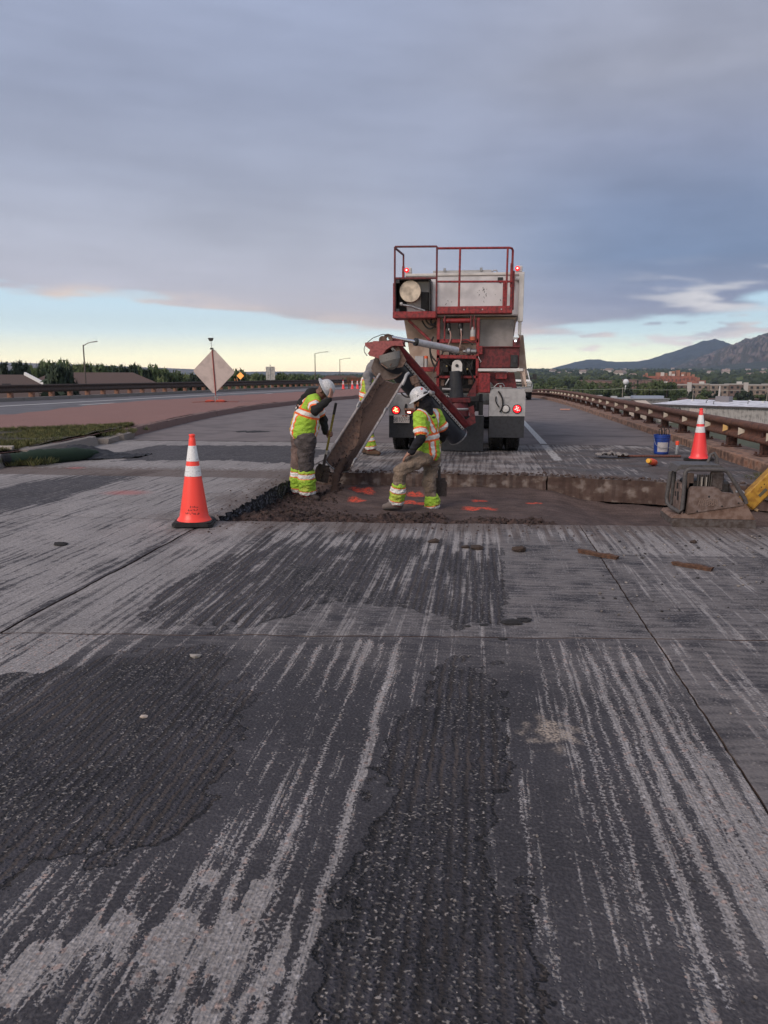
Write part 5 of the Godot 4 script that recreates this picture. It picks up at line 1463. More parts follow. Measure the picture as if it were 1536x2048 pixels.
	for q in [[-0.22, 2.40, 0.06, 0.22], [0.02, 2.39, 0.07, 0.26]]:
		var vl := put("hydraulic_valve", mb().box(Vector3(q[0], q[1], -0.2), Vector3(q[2], q[3], 0.1), Basis.IDENTITY, 0.015).lathe([Vector2(0.045, -0.06), Vector2(0.05, 0.0), Vector2(0.03, 0.05), Vector2(0, 0.06)], Transform3D(Basis(), Vector3(q[0] - 0.02, q[1] + 0.06, -0.13)), 12).mesh(M.black), t)
		put("valve_cap", mb().lathe([Vector2(0.02, 0), Vector2(0.02, 0.04), Vector2(0, 0.045)], Transform3D(Basis(), Vector3(q[0], q[1] - 0.04, -0.1)), 10).mesh(M.zinc), vl)
	put("filter_can", mb().lathe([Vector2(0.0, -0.11), Vector2(0.05, -0.1), Vector2(0.052, 0.08), Vector2(0.03, 0.11), Vector2(0, 0.12)], Transform3D(Basis(), Vector3(0.245, 2.31, -0.08)), 16).mesh(M.zinc), t)
	put("filter_bowl", mb().lathe([Vector2(0.0, -0.06), Vector2(0.054, -0.05), Vector2(0.056, 0.02)], Transform3D(Basis(), Vector3(0.245, 2.22, -0.08)), 16).mesh(mat(Color(0.42, 0.10, 0.05), 0.4)), t)
	# hoses and levers
	var hoses := [[[-0.20, 2.35, -0.1], [-0.27, 2.02, -0.06], [0.05, 0, 0.02], 0.014, 1], [[0.01, 2.38, -0.1], [-0.02, 2.0, -0.08], [0.03, 0, 0.03], 0.014, 1], [[-0.75, 2.56, -0.2], [-0.47, 2.50, -0.15], [0, -0.13, 0], 0.016, 0], [[-0.68, 2.58, -0.2], [-0.47, 2.54, -0.15], [0, -0.09, 0], 0.016, 0], [[-0.55, 2.6, -0.2], [-0.47, 2.42, -0.18], [-0.06, 0, 0], 0.016, 0], [[-0.52, 2.25, -0.2], [-0.46, 1.62, -0.18], [-0.09, 0, 0.03], 0.018, 0], [[-0.58, 2.2, -0.25], [-0.42, 1.75, -0.15], [-0.07, -0.05, 0.03], 0.016, 0], [[-0.36, 2.1, -0.1], [0.0, 1.92, -0.08], [0, -0.07, 0.02], 0.012, 0], [[0.0, 2.12, -0.1], [0.25, 2.08, -0.1], [0, 0.06, 0.02], 0.012, 0], [[-0.38, 1.82, -0.15], [-0.1, 1.55, -0.2], [0.06, 0, 0], 0.016, 0], [[0.1, 1.8, -0.2], [0.22, 1.52, -0.2], [0.04, 0, 0.03], 0.014, 0], [[0.28, 1.8, -0.15], [0.12, 1.5, -0.2], [-0.03, 0, 0], 0.012, 0], [[0.76, 1.2, 0.02], [0.80, 0.80, 0.03], [0.07, 0, 0.01], 0.016, 0], [[0.72, 1.1, 0.02], [0.78, 0.9, 0.03], [-0.03, 0, 0.01], 0.012, 0], [[0.3, 1.0, -0.1], [0.27, 0.75, -0.1], [0.05, 0, 0], 0.012, 0], [[-1.03, 0.95, 0.03], [-0.85, 0.78, 0.04], [-0.08, -0.08, 0.02], 0.02, 0]]
	for q in hoses: put("hose", mb().tube(arc_pts(Vector3(q[0][0], q[0][1], q[0][2]), Vector3(q[1][0], q[1][1], q[1][2]), Vector3(q[2][0], q[2][1], q[2][2])), q[3], 7).mesh(mat(Color(0.30, 0.18, 0.15), 0.6) if q[4] else M.rubber), t)
	for i in 18:
		var a := Vector3(rng.randf_range(-0.38, 0.30), rng.randf_range(1.55, 2.12), rng.randf_range(-0.34, -0.06))
		var b := a + Vector3(rng.randf_range(-0.25, 0.25), rng.randf_range(-0.5, -0.12), rng.randf_range(-0.08, 0.08))
		put("hose", mb().tube(arc_pts(a, b, Vector3(rng.randf_range(-0.08, 0.08), rng.randf_range(-0.08, 0.02), 0.03), 8), rng.randf_range(0.007, 0.016), 6).mesh(M.rubber), t)
	for q in [[-0.30, 2.0, 0.10, 0.08], [0.02, 2.02, 0.16, 0.07], [-0.10, 1.40, 0.12, 0.10], [0.22, 1.38, 0.10, 0.12], [-0.33, 1.36, 0.08, 0.14], [0.10, 1.22, 0.2, 0.06]]: put("valve_block", mb().box(Vector3(q[0], q[1], -0.18), Vector3(q[2], q[3], 0.1), Basis.IDENTITY, 0.012).mesh(M.mud_steel), t)
	put("gear_motor", mb().lathe([Vector2(0, -0.12), Vector2(0.05, -0.12), Vector2(0.05, -0.02), Vector2(0.075, 0.0), Vector2(0.075, 0.06), Vector2(0.03, 0.09), Vector2(0.03, 0.14), Vector2(0, 0.14)], Transform3D(Basis(Vector3.BACK, PI / 2), Vector3(0.2, 1.96, -0.1)), 14).mesh(M.steel), t)
	put("inner_machinery", mb().box(Vector3(-0.04, 1.66, -0.45), Vector3(0.74, 0.36, 0.1)).box(Vector3(0.2, 1.70, -0.3), Vector3(0.14, 0.18, 0.16)).box(Vector3(-0.28, 1.66, -0.3), Vector3(0.12, 0.2, 0.2)).box(Vector3(-0.04, 1.3, -0.5), Vector3(0.76, 0.3, 0.1)).mesh(M.black), t)
	put("inner_flange", mb().lathe([Vector2(0, -0.05), Vector2(0.16, -0.05), Vector2(0.16, 0.02), Vector2(0.11, 0.03), Vector2(0, 0.04)], Transform3D(Basis(Vector3.RIGHT, PI / 2), Vector3(0.0, 1.66, -0.3)), 24).mesh(M.flap), t)
	for q in [[-0.25, 1.68, 0.014], [0.15, 1.62, 0.018], [0.2, 1.6, 0.012]]: put("fitting", mb().lathe([Vector2(q[2], 0), Vector2(q[2], 0.03), Vector2(0, 0.034)], Transform3D(Basis(Vector3.RIGHT, PI / 2), Vector3(q[0], q[1], -0.16)), 10).mesh(mat(Color(0.4, 0.32, 0.15), 0.4, 0.6)), t)
	# right side boxes
	put("tool_box", mb().box(Vector3(0.76, 1.84, -0.75), Vector3(0.78, 0.40, 1.2), Basis.IDENTITY, 0.012).mesh(M.dark_red), t)
	put("tool_box_lip", mb().box(Vector3(0.76, 2.045, -0.35), Vector3(0.8, 0.02, 0.5)).box(Vector3(1.09, 2.13, -0.3), Vector3(0.13, 0.18, 0.25)).mesh(M.dark_red), t)
	put("side_window_box", mb().box(Vector3(1.05, 1.77, -0.12), Vector3(0.14, 0.24, 0.10)).mesh(M.black), t)
	put("side_lens", mb().box(Vector3(1.06, 1.80, -0.065), Vector3(0.07, 0.12, 0.01)).mesh(M.flap), t)
	put("work_lamp", mb().box(Vector3(1.06, 2.20, -0.12), Vector3(0.09, 0.05, 0.08)).mesh(M.zinc), t)
	put("work_lamp_lens", mb().box(Vector3(1.065, 2.155, -0.1), Vector3(0.04, 0.035, 0.04)).mesh(glow(Color(0.9, 0.95, 1.0), 1.2)), t)
	put("white_bar", mb().box(Vector3(0.79, 1.605, 0.0), Vector3(0.86, 0.055, 0.10), Basis.IDENTITY, 0.008).mesh(M.white), t)
	put("control_box", mb().box(Vector3(0.485, 1.36, -0.05), Vector3(0.23, 0.38, 0.16), Basis.IDENTITY, 0.01).mesh(M.red), t)
	put("red_plate", mb().prism(v2([[0.60, 1.56], [1.06, 1.56], [1.12, 1.26], [0.72, 1.26], [0.60, 1.38]]), -0.2, -0.17).mesh(M.dark_red), t)
	put("hitch_box", mb().box(Vector3(0.81, 1.50, -0.1), Vector3(0.22, 0.13, 0.1)).box(Vector3(0.8, 1.19, -0.1), Vector3(0.28, 0.05, 0.1)).mesh(M.red), t)
	put("latch_linkage", mb().box(Vector3(0.81, 1.265, -0.05), Vector3(0.42, 0.025, 0.04)).box(Vector3(0.80, 1.28, -0.03), Vector3(0.05, 0.07, 0.05)).tube(v3([[0.68, 1.28, -0.05], [0.74, 1.34, -0.05], [0.84, 1.35, -0.05], [0.88, 1.29, -0.05]]), 0.012, 6).mesh(M.steel), t)
	put("valve_box", mb().box(Vector3(0.405, 1.98, -0.05), Vector3(0.075, 0.16, 0.1), Basis.IDENTITY, 0.012).mesh(M.red), t)
	put("hook", mb().tube(v3([[0.36, 1.86, -0.04], [0.39, 1.80, -0.03], [0.415, 1.77, -0.03], [0.40, 1.75, -0.03]]), 0.008, 6).mesh(M.zinc), t)
	put("ladder_bracket", mb().prism(v2([[0.92, 2.61], [1.13, 2.61], [1.14, 2.31], [1.03, 2.32]]), -0.28, -0.25, Transform3D.IDENTITY, v2([[1.0, 2.55], [1.10, 2.55], [1.11, 2.37], [1.06, 2.37]])).mesh(M.white), t)
	put("spare_chute", mb().prism(v2([[1.14, 2.29], [1.185, 2.29], [1.275, 1.62], [1.27, 1.28], [1.24, 1.28], [1.17, 1.62]]), -0.5, -0.46, Transform3D.IDENTITY).mesh(M.cream), t, "folded cream spare chute on the right side")
	put("spare_chute", mb().prism(v2([[1.20, 2.29], [1.235, 2.28], [1.335, 1.5], [1.27, 1.5]]), -0.7, -0.52).mesh(M.cream), t)
	put("white_bar_end", mb().prism(v2([[1.05, 1.632], [1.25, 1.62], [1.30, 1.3], [1.275, 1.28], [1.19, 1.56], [1.1, 1.57]]), -0.02, 0.02).mesh(M.cream), t)
	# boxes on the left
	put("small_cabinet", mb().box(Vector3(-0.80, 1.77, -0.3), Vector3(0.17, 0.22, 0.15)).mesh(M.zinc), t)
	put("grease_tube", mb().lathe([Vector2(0.035, 1.65), Vector2(0.035, 1.83)], Transform3D(Basis(), Vector3(-0.665, 0, -0.25)), 14).mesh(M.zinc), t)
	put("grease_cap", mb().lathe([Vector2(0.038, 1.83), Vector2(0.038, 1.88), Vector2(0, 1.885)], Transform3D(Basis(), Vector3(-0.665, 0, -0.25)), 14).mesh(mat(Color(0.75, 0.12, 0.04), 0.5)), t)
	put("cross_beam", mb().box(Vector3(-0.62, 1.62, -0.2), Vector3(0.42, 0.09, 0.1)).mesh(M.red), t)
	# swivel cylinder below the frame
	var cy := put("swing_post", mb().lathe([Vector2(0.145, 1.08), Vector2(0.13, 1.2), Vector2(0.105, 1.58), Vector2(0.10, 1.59)], Transform3D(Basis(Vector3.BACK, 0.07), Vector3(0.03, 0.0, 0.05)), 24).mesh(M.flap), t)
	put("white_flange", mb().prism(v2([[-0.10, -0.11], [0.10, -0.11], [0.10, 0.03], [0.07, 0.085], [0.02, 0.105], [-0.04, 0.10], [-0.085, 0.06], [-0.10, 0.0]]), -0.02, 0.02, Transform3D(Basis(), Vector3(-0.045, 1.69, 0.08))).mesh(M.white), cy)
	put("flange_pin", mb().lathe([Vector2(0.03, 0), Vector2(0.03, 0.03), Vector2(0, 0.035)], Transform3D(Basis(Vector3.RIGHT, PI / 2), Vector3(-0.045, 1.69, 0.09)), 14).mesh(M.black), cy)
	put("swing_base", mb().box(Vector3(-0.02, 1.03, 0.0), Vector3(0.5, 0.09, 0.4)).lathe([Vector2(0.22, 0.72), Vector2(0.22, 0.86), Vector2(0.19, 0.98)], Transform3D(Basis(), Vector3(-0.02, 0, 0.0)), 24).mesh(M.dark_red), t)
	put("swing_ring", mb().lathe([Vector2(0.235, 0.84), Vector2(0.245, 0.86), Vector2(0.235, 0.88)], Transform3D(Basis(), Vector3(-0.02, 0, 0.0)), 24).mesh(M.zinc), t)
	put("gusset", mb().prism(v2([[0.15, 1.1], [0.33, 1.1], [0.33, 1.42]]), -0.02, 0.0, Transform3D(Basis(), Vector3(0, 0, 0.02))).mesh(M.dark_red), t)
	put("pivot_bolt", mb().tube(v3([[-0.32, 1.24, 0.1], [-0.14, 1.235, 0.1]]), 0.025, 10).mesh(M.zinc), t)
	put("hook", mb().tube(v3([[-0.24, 1.0, 0.2], [-0.26, 1.08, 0.2], [-0.22, 1.12, 0.2], [-0.18, 1.09, 0.2]]), 0.012, 8).mesh(M.zinc), t)
	# chassis, fenders, lights, flaps, wheels
	put("chassis_rail", mb().box(Vector3(-0.43, 0.86, -4.2), Vector3(0.09, 0.27, 8.0)).box(Vector3(0.43, 0.86, -4.2), Vector3(0.09, 0.27, 8.0)).box(Vector3(0, 0.9, -0.3), Vector3(0.8, 0.2, 0.1)).mesh(M.black), t)
	put("axle", mb().tube(v3([[-1.0, 0.515, -0.72], [1.0, 0.515, -0.72]]), 0.09, 12).tube(v3([[-1.0, 0.515, -2.05], [1.0, 0.515, -2.05]]), 0.09, 12).mesh(M.black), t)
	for z in [-0.72, -2.05]:
		for x in [-1.20, -0.88, 0.75, 1.07]: tyre(t, x - 0.0, z)
	for x in [-1.05, 0.9]: tyre(t, x, -6.6)
	put("fender", mb().prism(v2([[0.59, 0.72], [1.285, 0.72], [1.285, 1.15], [1.26, 1.22], [1.20, 1.25], [0.68, 1.25], [0.62, 1.22], [0.59, 1.16]]), -0.05, 0.0).box(Vector3(0.94, 1.235, -0.7), Vector3(0.66, 0.03, 1.3)).mesh(M.zinc), t)
	put("fender", mb().prism(v2([[-1.375, 0.72], [-0.74, 0.72], [-0.74, 1.10], [-1.25, 1.14], [-1.34, 1.10], [-1.375, 1.0]]), -0.05, 0.0).box(Vector3(-1.05, 1.115, -0.7), Vector3(0.6, 0.03, 1.3)).mesh(M.zinc), t)
	put("plate_bracket", mb().box(Vector3(0.90, 1.12, 0.005), Vector3(0.17, 0.09, 0.01)).mesh(M.zinc), t)
	round_lamp(t, Vector3(0.91, 0.86, 0.0), 0.075, mat(Color(0.6, 0.58, 0.56), 0.2), "reverse_light", "clear round reversing light")
	round_lamp(t, Vector3(1.13, 0.86, 0.0), 0.08, M.taillight, "tail_light", "lit red round tail light")
	round_lamp(t, Vector3(-1.235, 0.825, 0.0), 0.08, M.taillight, "tail_light", "lit red round tail light above the number plate")
	for q in [[1.13, 0.86], [-1.235, 0.825]]:
		for k in 7:
			var a := k * 2.4
			var rr := 0.05 * sqrt(k / 7.0)
			put("light_diode", mb().lathe([Vector2(0.013, 0), Vector2(0.009, 0.006), Vector2(0.0, 0.007)], Transform3D(Basis(Vector3.RIGHT, PI / 2), Vector3(q[0] + cos(a) * rr, q[1] + sin(a) * rr, 0.0265)), 8).mesh(glow(Color(1.0, 0.5, 0.2), 2.6) if q[0] < 0 else glow(Color(1.0, 0.25, 0.22), 2.4)), t)
	put("light_bar", mb().box(Vector3(-0.88, 0.79, 0.03), Vector3(0.34, 0.07, 0.07)).mesh(mat(Color(0.30, 0.03, 0.03), 0.5)), t)
	put("light_bar_cap", mb().box(Vector3(-0.88, 0.845, 0.03), Vector3(0.36, 0.04, 0.1)).mesh(mat(Color(0.38, 0.24, 0.17), 0.8, 0.0, "muddy", 3.0)), t)
	for x in [-0.97, -0.82]: put("lamp_diode", mb().box(Vector3(x, 0.785, 0.068), Vector3(0.07, 0.035, 0.012), Basis.IDENTITY, 0.005).mesh(M.ledspot), t)
	var plt := put("number_plate", mb().box(Vector3(-1.12, 0.655, 0.03), Vector3(0.315, 0.16, 0.006), Basis.IDENTITY, 0.002).mesh(mat(Color(0.62, 0.56, 0.52), 0.5)), t)
	var tx := put("plate_lettering", text_mesh("98107FP", 0.085, 0.002, mat(Color(0.06, 0.06, 0.07), 0.6), "Droid Sans", 500), plt)
	tx.position = Vector3(-1.12, 0.643, 0.0345)
	tx.scale = Vector3(0.72, 1.0, 1)
	put("plate_sticker", mb().box(Vector3(-1.03, 0.715, 0.034), Vector3(0.05, 0.03, 0.002)).box(Vector3(-1.09, 0.715, 0.034), Vector3(0.035, 0.028, 0.002)).mesh(mat(Color(0.30, 0.08, 0.05), 0.6)), plt)
	put("mud_flap", mb().box(Vector3(0.935, 0.51, -0.02), Vector3(0.68, 0.42, 0.012)).mesh(M.flap), t)
	put("mud_flap", mb().box(Vector3(-1.09, 0.50, -0.02), Vector3(0.57, 0.44, 0.012)).mesh(M.flap), t)
	put("mud_flap", mb().box(Vector3(0.02, 0.37, -0.15), Vector3(0.95, 0.70, 0.012)).mesh(M.flap), t, "wide centre mud flap with scrawled chalk marks")
	# tank and cab ahead
	put("water_tank", mb().box(Vector3(0.0, 2.3, -5.6), Vector3(2.2, 2.2, 1.0), Basis.IDENTITY, 0.08).mesh(M.white), t)
	var cab := put("cab", mb().box(Vector3(0, 1.75, -7.2), Vector3(2.2, 2.1, 1.7), Basis.IDENTITY, 0.12).box(Vector3(0, 1.3, -8.5), Vector3(1.9, 1.2, 1.2), Basis.IDENTITY, 0.15).mesh(M.white), t)
	for x in [-1.08, 1.08]: put("door_window", mb().box(Vector3(x * 1.016, 2.25, -7.2), Vector3(0.03, 0.6, 0.9)).mesh(M.glass), cab)
	put("rear_window", mb().box(Vector3(0, 2.3, -6.34), Vector3(1.4, 0.5, 0.03)).mesh(M.glass), cab)
	build_auger(t)

func build_auger(t: Node3D) -> void:
	# lower pivot at the truck's tail, upper end swung to the left and towards us
	var lo := Vector3(0.18, 0.60, 0.95)
	var up := Vector3(-1.03, 2.03, 1.95)
	var ax := (up - lo).normalized()
	var across := ax.cross(Vector3.BACK).normalized()   # up to the right in the picture plane
	if across.y < 0: across = -across
	var out := across.cross(ax).normalized()
	if out.z < 0: out = -out
	# trough under the rail
	var tl := lo - across * 0.27 - ax * 0.14 - out * 0.12
	var tu := up - across * 0.25 - ax * 0.12 - out * 0.12
	put("auger_tube", mb().tube([tl, tl + ax * 0.02, tu], [0.185, 0.195, 0.195], 28).mesh(M.black_tube), t)
	put("tube_end_ring", mb().tube([tl - ax * 0.012, tl + ax * 0.012], 0.2, 28).mesh(M.steel), t)
	# angle rail with a bolted seam
	put("auger_rail", mb().bar(lo - ax * 0.02, up, 0.10, 0.05, out).bar(lo - across * 0.06 - ax * 0.02 - out * 0.05, up - across * 0.06 - out * 0.05, 0.035, 0.11, out).mesh(M.dark_red), t)
	put("auger_rail", mb().bar(lo - out * 0.28, up - out * 0.28, 0.09, 0.05, out).mesh(M.dark_red), t)
	var seam := put("seam_flange", mb().bar(lo - across * 0.095 + out * 0.035, up - across * 0.095 + out * 0.035, 0.045, 0.012, out).mesh(M.zinc), t)
	var L := lo.distance_to(up)
	for i in 34: put("seam_bolt", mb().box(lo - across * 0.10 + ax * (0.03 + i * (L - 0.08) / 33.0) + out * 0.041, Vector3(0.02, 0.02, 0.014), Basis(across, ax, across.cross(ax)), 0.002).mesh(M.black), seam)
	put("rail_foot", mb().prism(v2([[-0.06, -0.1], [0.16, 0.02], [0.12, 0.34], [0.02, 0.30], [0.05, 0.12], [-0.06, 0.05]]), -0.03, 0.03, Transform3D(Basis(), lo + Vector3(0.0, 0.02, -0.1))).mesh(M.dark_red), t)
	put("rail_bracket", mb().prism(v2([[0, 0], [0.26, 0.16], [0.29, 0.12], [0.20, -0.08], [0.1, -0.12]]), -0.02, 0.02, Transform3D(Basis(), lo.lerp(up, 0.52) + Vector3(0.02, 0.0, 0.0)), v2([[0.10, 0.0], [0.22, 0.08], [0.17, -0.05]])).mesh(M.red), t)
	put("white_stay", mb().bar(lo.lerp(up, 0.50) + Vector3(0.22, 0.02, -0.1), lo.lerp(up, 0.50) + Vector3(0.28, 0.13, -0.1), 0.02, 0.02).mesh(M.white), t)
	# discharge head
	var hd := v2([[-1.55, 2.05], [-1.42, 2.05], [-1.41, 2.075], [-0.92, 2.08], [-0.89, 1.99], [-1.05, 2.0], [-1.11, 1.98], [-1.18, 1.94], [-1.24, 1.86], [-1.28, 1.78], [-1.47, 1.83], [-1.5, 1.87], [-1.46, 1.93], [-1.55, 2.0]])
	put("discharge_head", mb().prism(hd, 1.98, 2.02).prism(v2([[-1.55, 2.03], [-0.9, 2.045], [-0.9, 2.075], [-1.4, 2.07], [-1.55, 2.05]]), 1.62, 1.98).mesh(M.old_red), t)
	put("head_side", mb().prism(hd, 1.60, 1.64).mesh(M.old_red), t)
	put("head_cheek", mb().prism(v2([[-1.11, 1.985], [-1.06, 1.87], [-1.02, 1.77], [-1.08, 1.68], [-1.04, 1.63], [-0.92, 1.64], [-0.85, 1.75], [-1.0, 2.02]]), 1.86, 1.95).mesh(M.mud_steel), t)
	put("spout_bowl", mb().lathe([Vector2(0.02, -0.28), Vector2(0.10, -0.24), Vector2(0.18, -0.12), Vector2(0.20, 0.0), Vector2(0.17, 0.0), Vector2(0.15, -0.1)], Transform3D(Basis(Vector3.BACK, 0.25), Vector3(-1.15, 1.87, 1.92)), 22).mesh(mat(Color(0.26, 0.25, 0.24), 0.7, 0.2, "chip", 2.0, "bmed", 0.3)), t)
	put("spout_strap", mb().bar(Vector3(-1.12, 1.66, 2.06), Vector3(-1.02, 1.80, 2.02), 0.02, 0.02).bar(Vector3(-1.16, 1.62, 2.06), Vector3(-1.28, 1.70, 2.0), 0.02, 0.02).mesh(M.mud_steel), t)
	var fl := []
	for i in 17:
		var a := PI + 0.35 + (PI - 0.25) * i / 16.0
		fl.append(Vector2(cos(a) * 0.30, sin(a) * 0.27))
	fl.append(Vector2(0.26, 0.1)); fl.append(Vector2(-0.24, 0.13))
	put("round_guard", mb().prism(fl, -0.015, 0.015, Transform3D(Basis(Vector3.BACK, -0.1).rotated(Vector3.RIGHT, -0.35), Vector3(-1.19, 1.68, 1.74))).mesh(mat(Color(0.10, 0.078, 0.07), 0.6, 0.3, "muddy", 1.5, "bfine", 0.1)), t)
	put("guard_rim", mb().tube(_arc(Vector3(-1.19, 1.68, 1.75), 0.29, PI + 0.35, TAU + 0.1, -0.35), 0.014, 6).mesh(M.mud_steel), t)
	put("spring_cable", mb().tube(v3([[-1.07, 2.17, 1.95], [-1.26, 2.19, 1.95], [-1.42, 2.13, 1.95], [-1.52, 2.05, 1.97], [-1.57, 1.97, 1.97], [-1.57, 1.9, 1.97], [-1.52, 1.83, 1.97]]), 0.007, 6).mesh(M.black), t)
	# tilt cylinder
	var hy := put("tilt_cylinder", mb().tube(v3([[-0.72, 2.075, 1.60], [-0.70, 2.072, 1.585], [-0.04, 1.965, 0.62]]), [0.056, 0.062, 0.06], 18).mesh(mat(Color(0.55, 0.56, 0.60), 0.35, 0.1, "dustpaint", 0.8)), t)
	put("cylinder_rod", mb().tube(v3([[-1.15, 2.145, 1.9], [-0.71, 2.073, 1.59]]), 0.034, 14).mesh(M.chrome), hy)
	put("gland_ring", mb().tube(v3([[-0.735, 2.077, 1.61], [-0.70, 2.072, 1.585]]), 0.068, 18).mesh(M.black), hy)
	put("rod_eye", mb().lathe([Vector2(0.03, -0.05), Vector2(0.08, -0.05), Vector2(0.08, 0.05), Vector2(0.03, 0.05)], Transform3D(Basis(Vector3.RIGHT, PI / 2), Vector3(-1.17, 2.12, 1.88)), 18).lathe([Vector2(0.0, -0.04), Vector2(0.065, -0.04), Vector2(0.065, 0.04), Vector2(0.0, 0.04)], Transform3D(Basis(Vector3.RIGHT, PI / 2), Vector3(-1.26, 2.10, 1.88)), 16).mesh(M.mud_steel), t)
	# gear drive hanging below the rail, right of the chute
	put("hang_bracket", mb().box(Vector3(-0.72, 1.42, 1.75), Vector3(0.14, 0.16, 0.12), Basis(Vector3.BACK, 0.4), 0.02).box(Vector3(-0.66, 1.28, 1.75), Vector3(0.1, 0.2, 0.1), Basis(Vector3.BACK, 0.2), 0.02).mesh(M.mud_steel), t)
	put("hang_hose", mb().tube(arc_pts(Vector3(-0.95, 1.2, 1.8), Vector3(-0.68, 1.22, 1.75), Vector3(0, -0.08, 0.05)), 0.014, 6).mesh(M.rubber), t)

func _arc(c: Vector3, r: float, a0: float, a1: float, tilt: float) -> Array:
	var q := []
	var b := Basis(Vector3.RIGHT, tilt)
	for i in 19:
		var a := lerpf(a0, a1, i / 18.0)
		q.append(c + b * Vector3(cos(a) * r, sin(a) * r * 0.92, 0))
	return q

func build_chute() -> void:
	# open steel trough hung under the auger head
	var top := Vector3(-1.47, 1.48, -12.95)
	var bot := Vector3(-2.10, 0.20, -11.35)
	var o := thing("discharge_chute", "muddy steel trough chute sloping from the auger head down into the pit", "chute", bot)
	var z := (top - bot).normalized()
	var x := Vector3.RIGHT
	x = (x - z * x.dot(z)).normalized()
	var n := x.cross(z) * -1.0
	if n.y < 0: n = -n
	var L := top.distance_to(bot)
	var sect := func(r: float, w: float, dep: float, u: float) -> Vector2:
		var a := (u - 0.5) * 2.4
		return Vector2(sin(a) / sin(1.2) * w, -dep * (cos(a) - cos(1.2)) / (1.0 - cos(1.2)) + r)
	var place := func(p: Vector2, f: float) -> Vector3: return x * p.x + n * p.y + z * (f * L)
	var inner := mb()
	for k in 2:
		var off := 0.0 if k == 0 else -0.014
		inner.sheet(16, 10, func(u: float, w: float) -> Vector3: return place.call(sect.call(off, 0.215 + (0.008 if k else 0.0), 0.17, u), w))
	put("trough", inner.mesh(mat(Color(0.20, 0.138, 0.108), 0.8, 0.1, "rust", 1.2, "bmed", 0.3)), o)
	for s in [0.0, 1.0]:
		var a: Vector3 = place.call(sect.call(0.012, 0.225, 0.17, s), -0.0)
		var b: Vector3 = place.call(sect.call(0.012, 0.225, 0.17, s), 1.0)
		put("rim_flange", mb().bar(a, b, 0.035, 0.03, n).mesh(mat(Color(0.40, 0.38, 0.37), 0.55, 0.2, "muddy", 1.5)), o)
		for f in [0.04, 0.60]:
			var c: Vector3 = place.call(sect.call(0.0, 0.235, 0.17, s), f)
			put("rim_hook", mb().tube([c - z * 0.07, c - z * 0.05 + n * 0.05, c + n * 0.065, c + z * 0.05 + n * 0.05, c + z * 0.08], 0.014, 7).mesh(M.zinc), o)
	var lip := []
	for i in 17: lip.append(place.call(sect.call(-0.006, 0.22, 0.172, i / 16.0), 0.0))
	put("mouth_rim", mb().tube(lip, 0.012, 6).mesh(M.zinc), o)
	put("top_hook", mb().tube([place.call(sect.call(0.0, 0.24, 0.17, 1.0), 0.93), place.call(sect.call(0.06, 0.26, 0.17, 1.0), 0.96), place.call(sect.call(0.10, 0.26, 0.17, 1.0), 1.0), place.call(sect.call(0.05, 0.25, 0.17, 1.0), 1.05)], 0.026, 8).mesh(M.zinc), o)
	# damp soil lying in the trough and falling from its mouth
	var bed := mb().sheet(18, 60, func(u: float, w: float) -> Vector3:
		var side := (u - 0.5) * 2.0
		var c: float = 0.10 + 0.05 * N1.get_noise_2d(w * 5.0, 3.0)
		var half := 0.10 + 0.03 * N1.get_noise_2d(w * 4.0, 9.0) + 0.09 * smoothstep(0.2, 0.6, w)
		var q := Vector2(c * (1.0 - w) + 0.02 + side * half, 0.0)
		var uu := clampf(0.5 + asin(clampf(q.x * sin(1.2) / 0.215, -1.0, 1.0)) / 2.4, 0.0, 1.0)
		var base: Vector2 = sect.call(0.0, 0.215, 0.17, uu)
		var h := 0.045 * (1.0 - side * side) + 0.012 * N1.get_noise_2d(q.x * 60.0, w * 60.0) * (1.0 - side * side) + 0.004
		return place.call(base + Vector2(0, h), w * 1.0 - 0.01))
	var soilm := mat(Color(0.085, 0.052, 0.042), 1.0, 0.0, "speckle", 5.0, "bmed", 0.8)
	var so := put("soil_load", bed.mesh(soilm))
	so.position = bot
	tag(so, "brown soil sliding down inside the steel chute", "soil")
	var st := Vector3(-2.07, 0.14, -11.28)
	var fall := tube_noise([st + Vector3(0.06, 0.10, -0.1), st, st + Vector3(-0.035, -0.12, 0.08), st + Vector3(-0.045, -0.38, 0.13)], [0.05, 0.06, 0.055, 0.09], 0.022, 14)
	var fo := put("falling_soil", fall.mesh(soilm))
	tag(fo, "stream of brown soil dropping from the chute mouth onto the heap", "soil")
	var cl := mb()
	var ico := []
	for k in 12:
		var y := 1.0 - 2.0 * (k + 0.5) / 12.0
		var tt := k * 2.39996
		ico.append(Vector3(cos(tt) * sqrt(1 - y * y), y, sin(tt) * sqrt(1 - y * y)))
	hull(cl, ico)
	var mm := MultiMesh.new()
	mm.transform_format = MultiMesh.TRANSFORM_3D
	mm.mesh = cl.mesh(soilm)
	var xs := []
	for i in 420:
		var f := rng.randf()
		var s := 0.006 + 0.014 * pow(rng.randf(), 2.0)
		var p := Vector3(0, 0, 0)
		if i < 200:
			p = st + Vector3(-0.03 - 0.02 * f + rng.randfn() * (0.035 + 0.03 * f), 0.08 - 0.42 * f, 0.11 * f + rng.randfn() * 0.03)
		else:
			var wv := rng.randf()
			p = bot + (place.call(sect.call(0.0, 0.2, 0.165, clampf(0.5 + 0.25 * rng.randfn() + 0.12 * (1.0 - wv), 0.08, 0.92)), wv) as Vector3) + n * s * 0.5
		xs.append(Transform3D(Basis(Vector3(rng.randf() - 0.5, 1, rng.randf() - 0.5).normalized(), rng.randf() * TAU).scaled(Vector3.ONE * s), p))
	mm.instance_count = xs.size()
	for i in xs.size(): mm.set_instance_transform(i, xs[i])
	var mi := MultiMeshInstance3D.new()
	mi.multimesh = mm
	mi.name = "falling_crumbs"
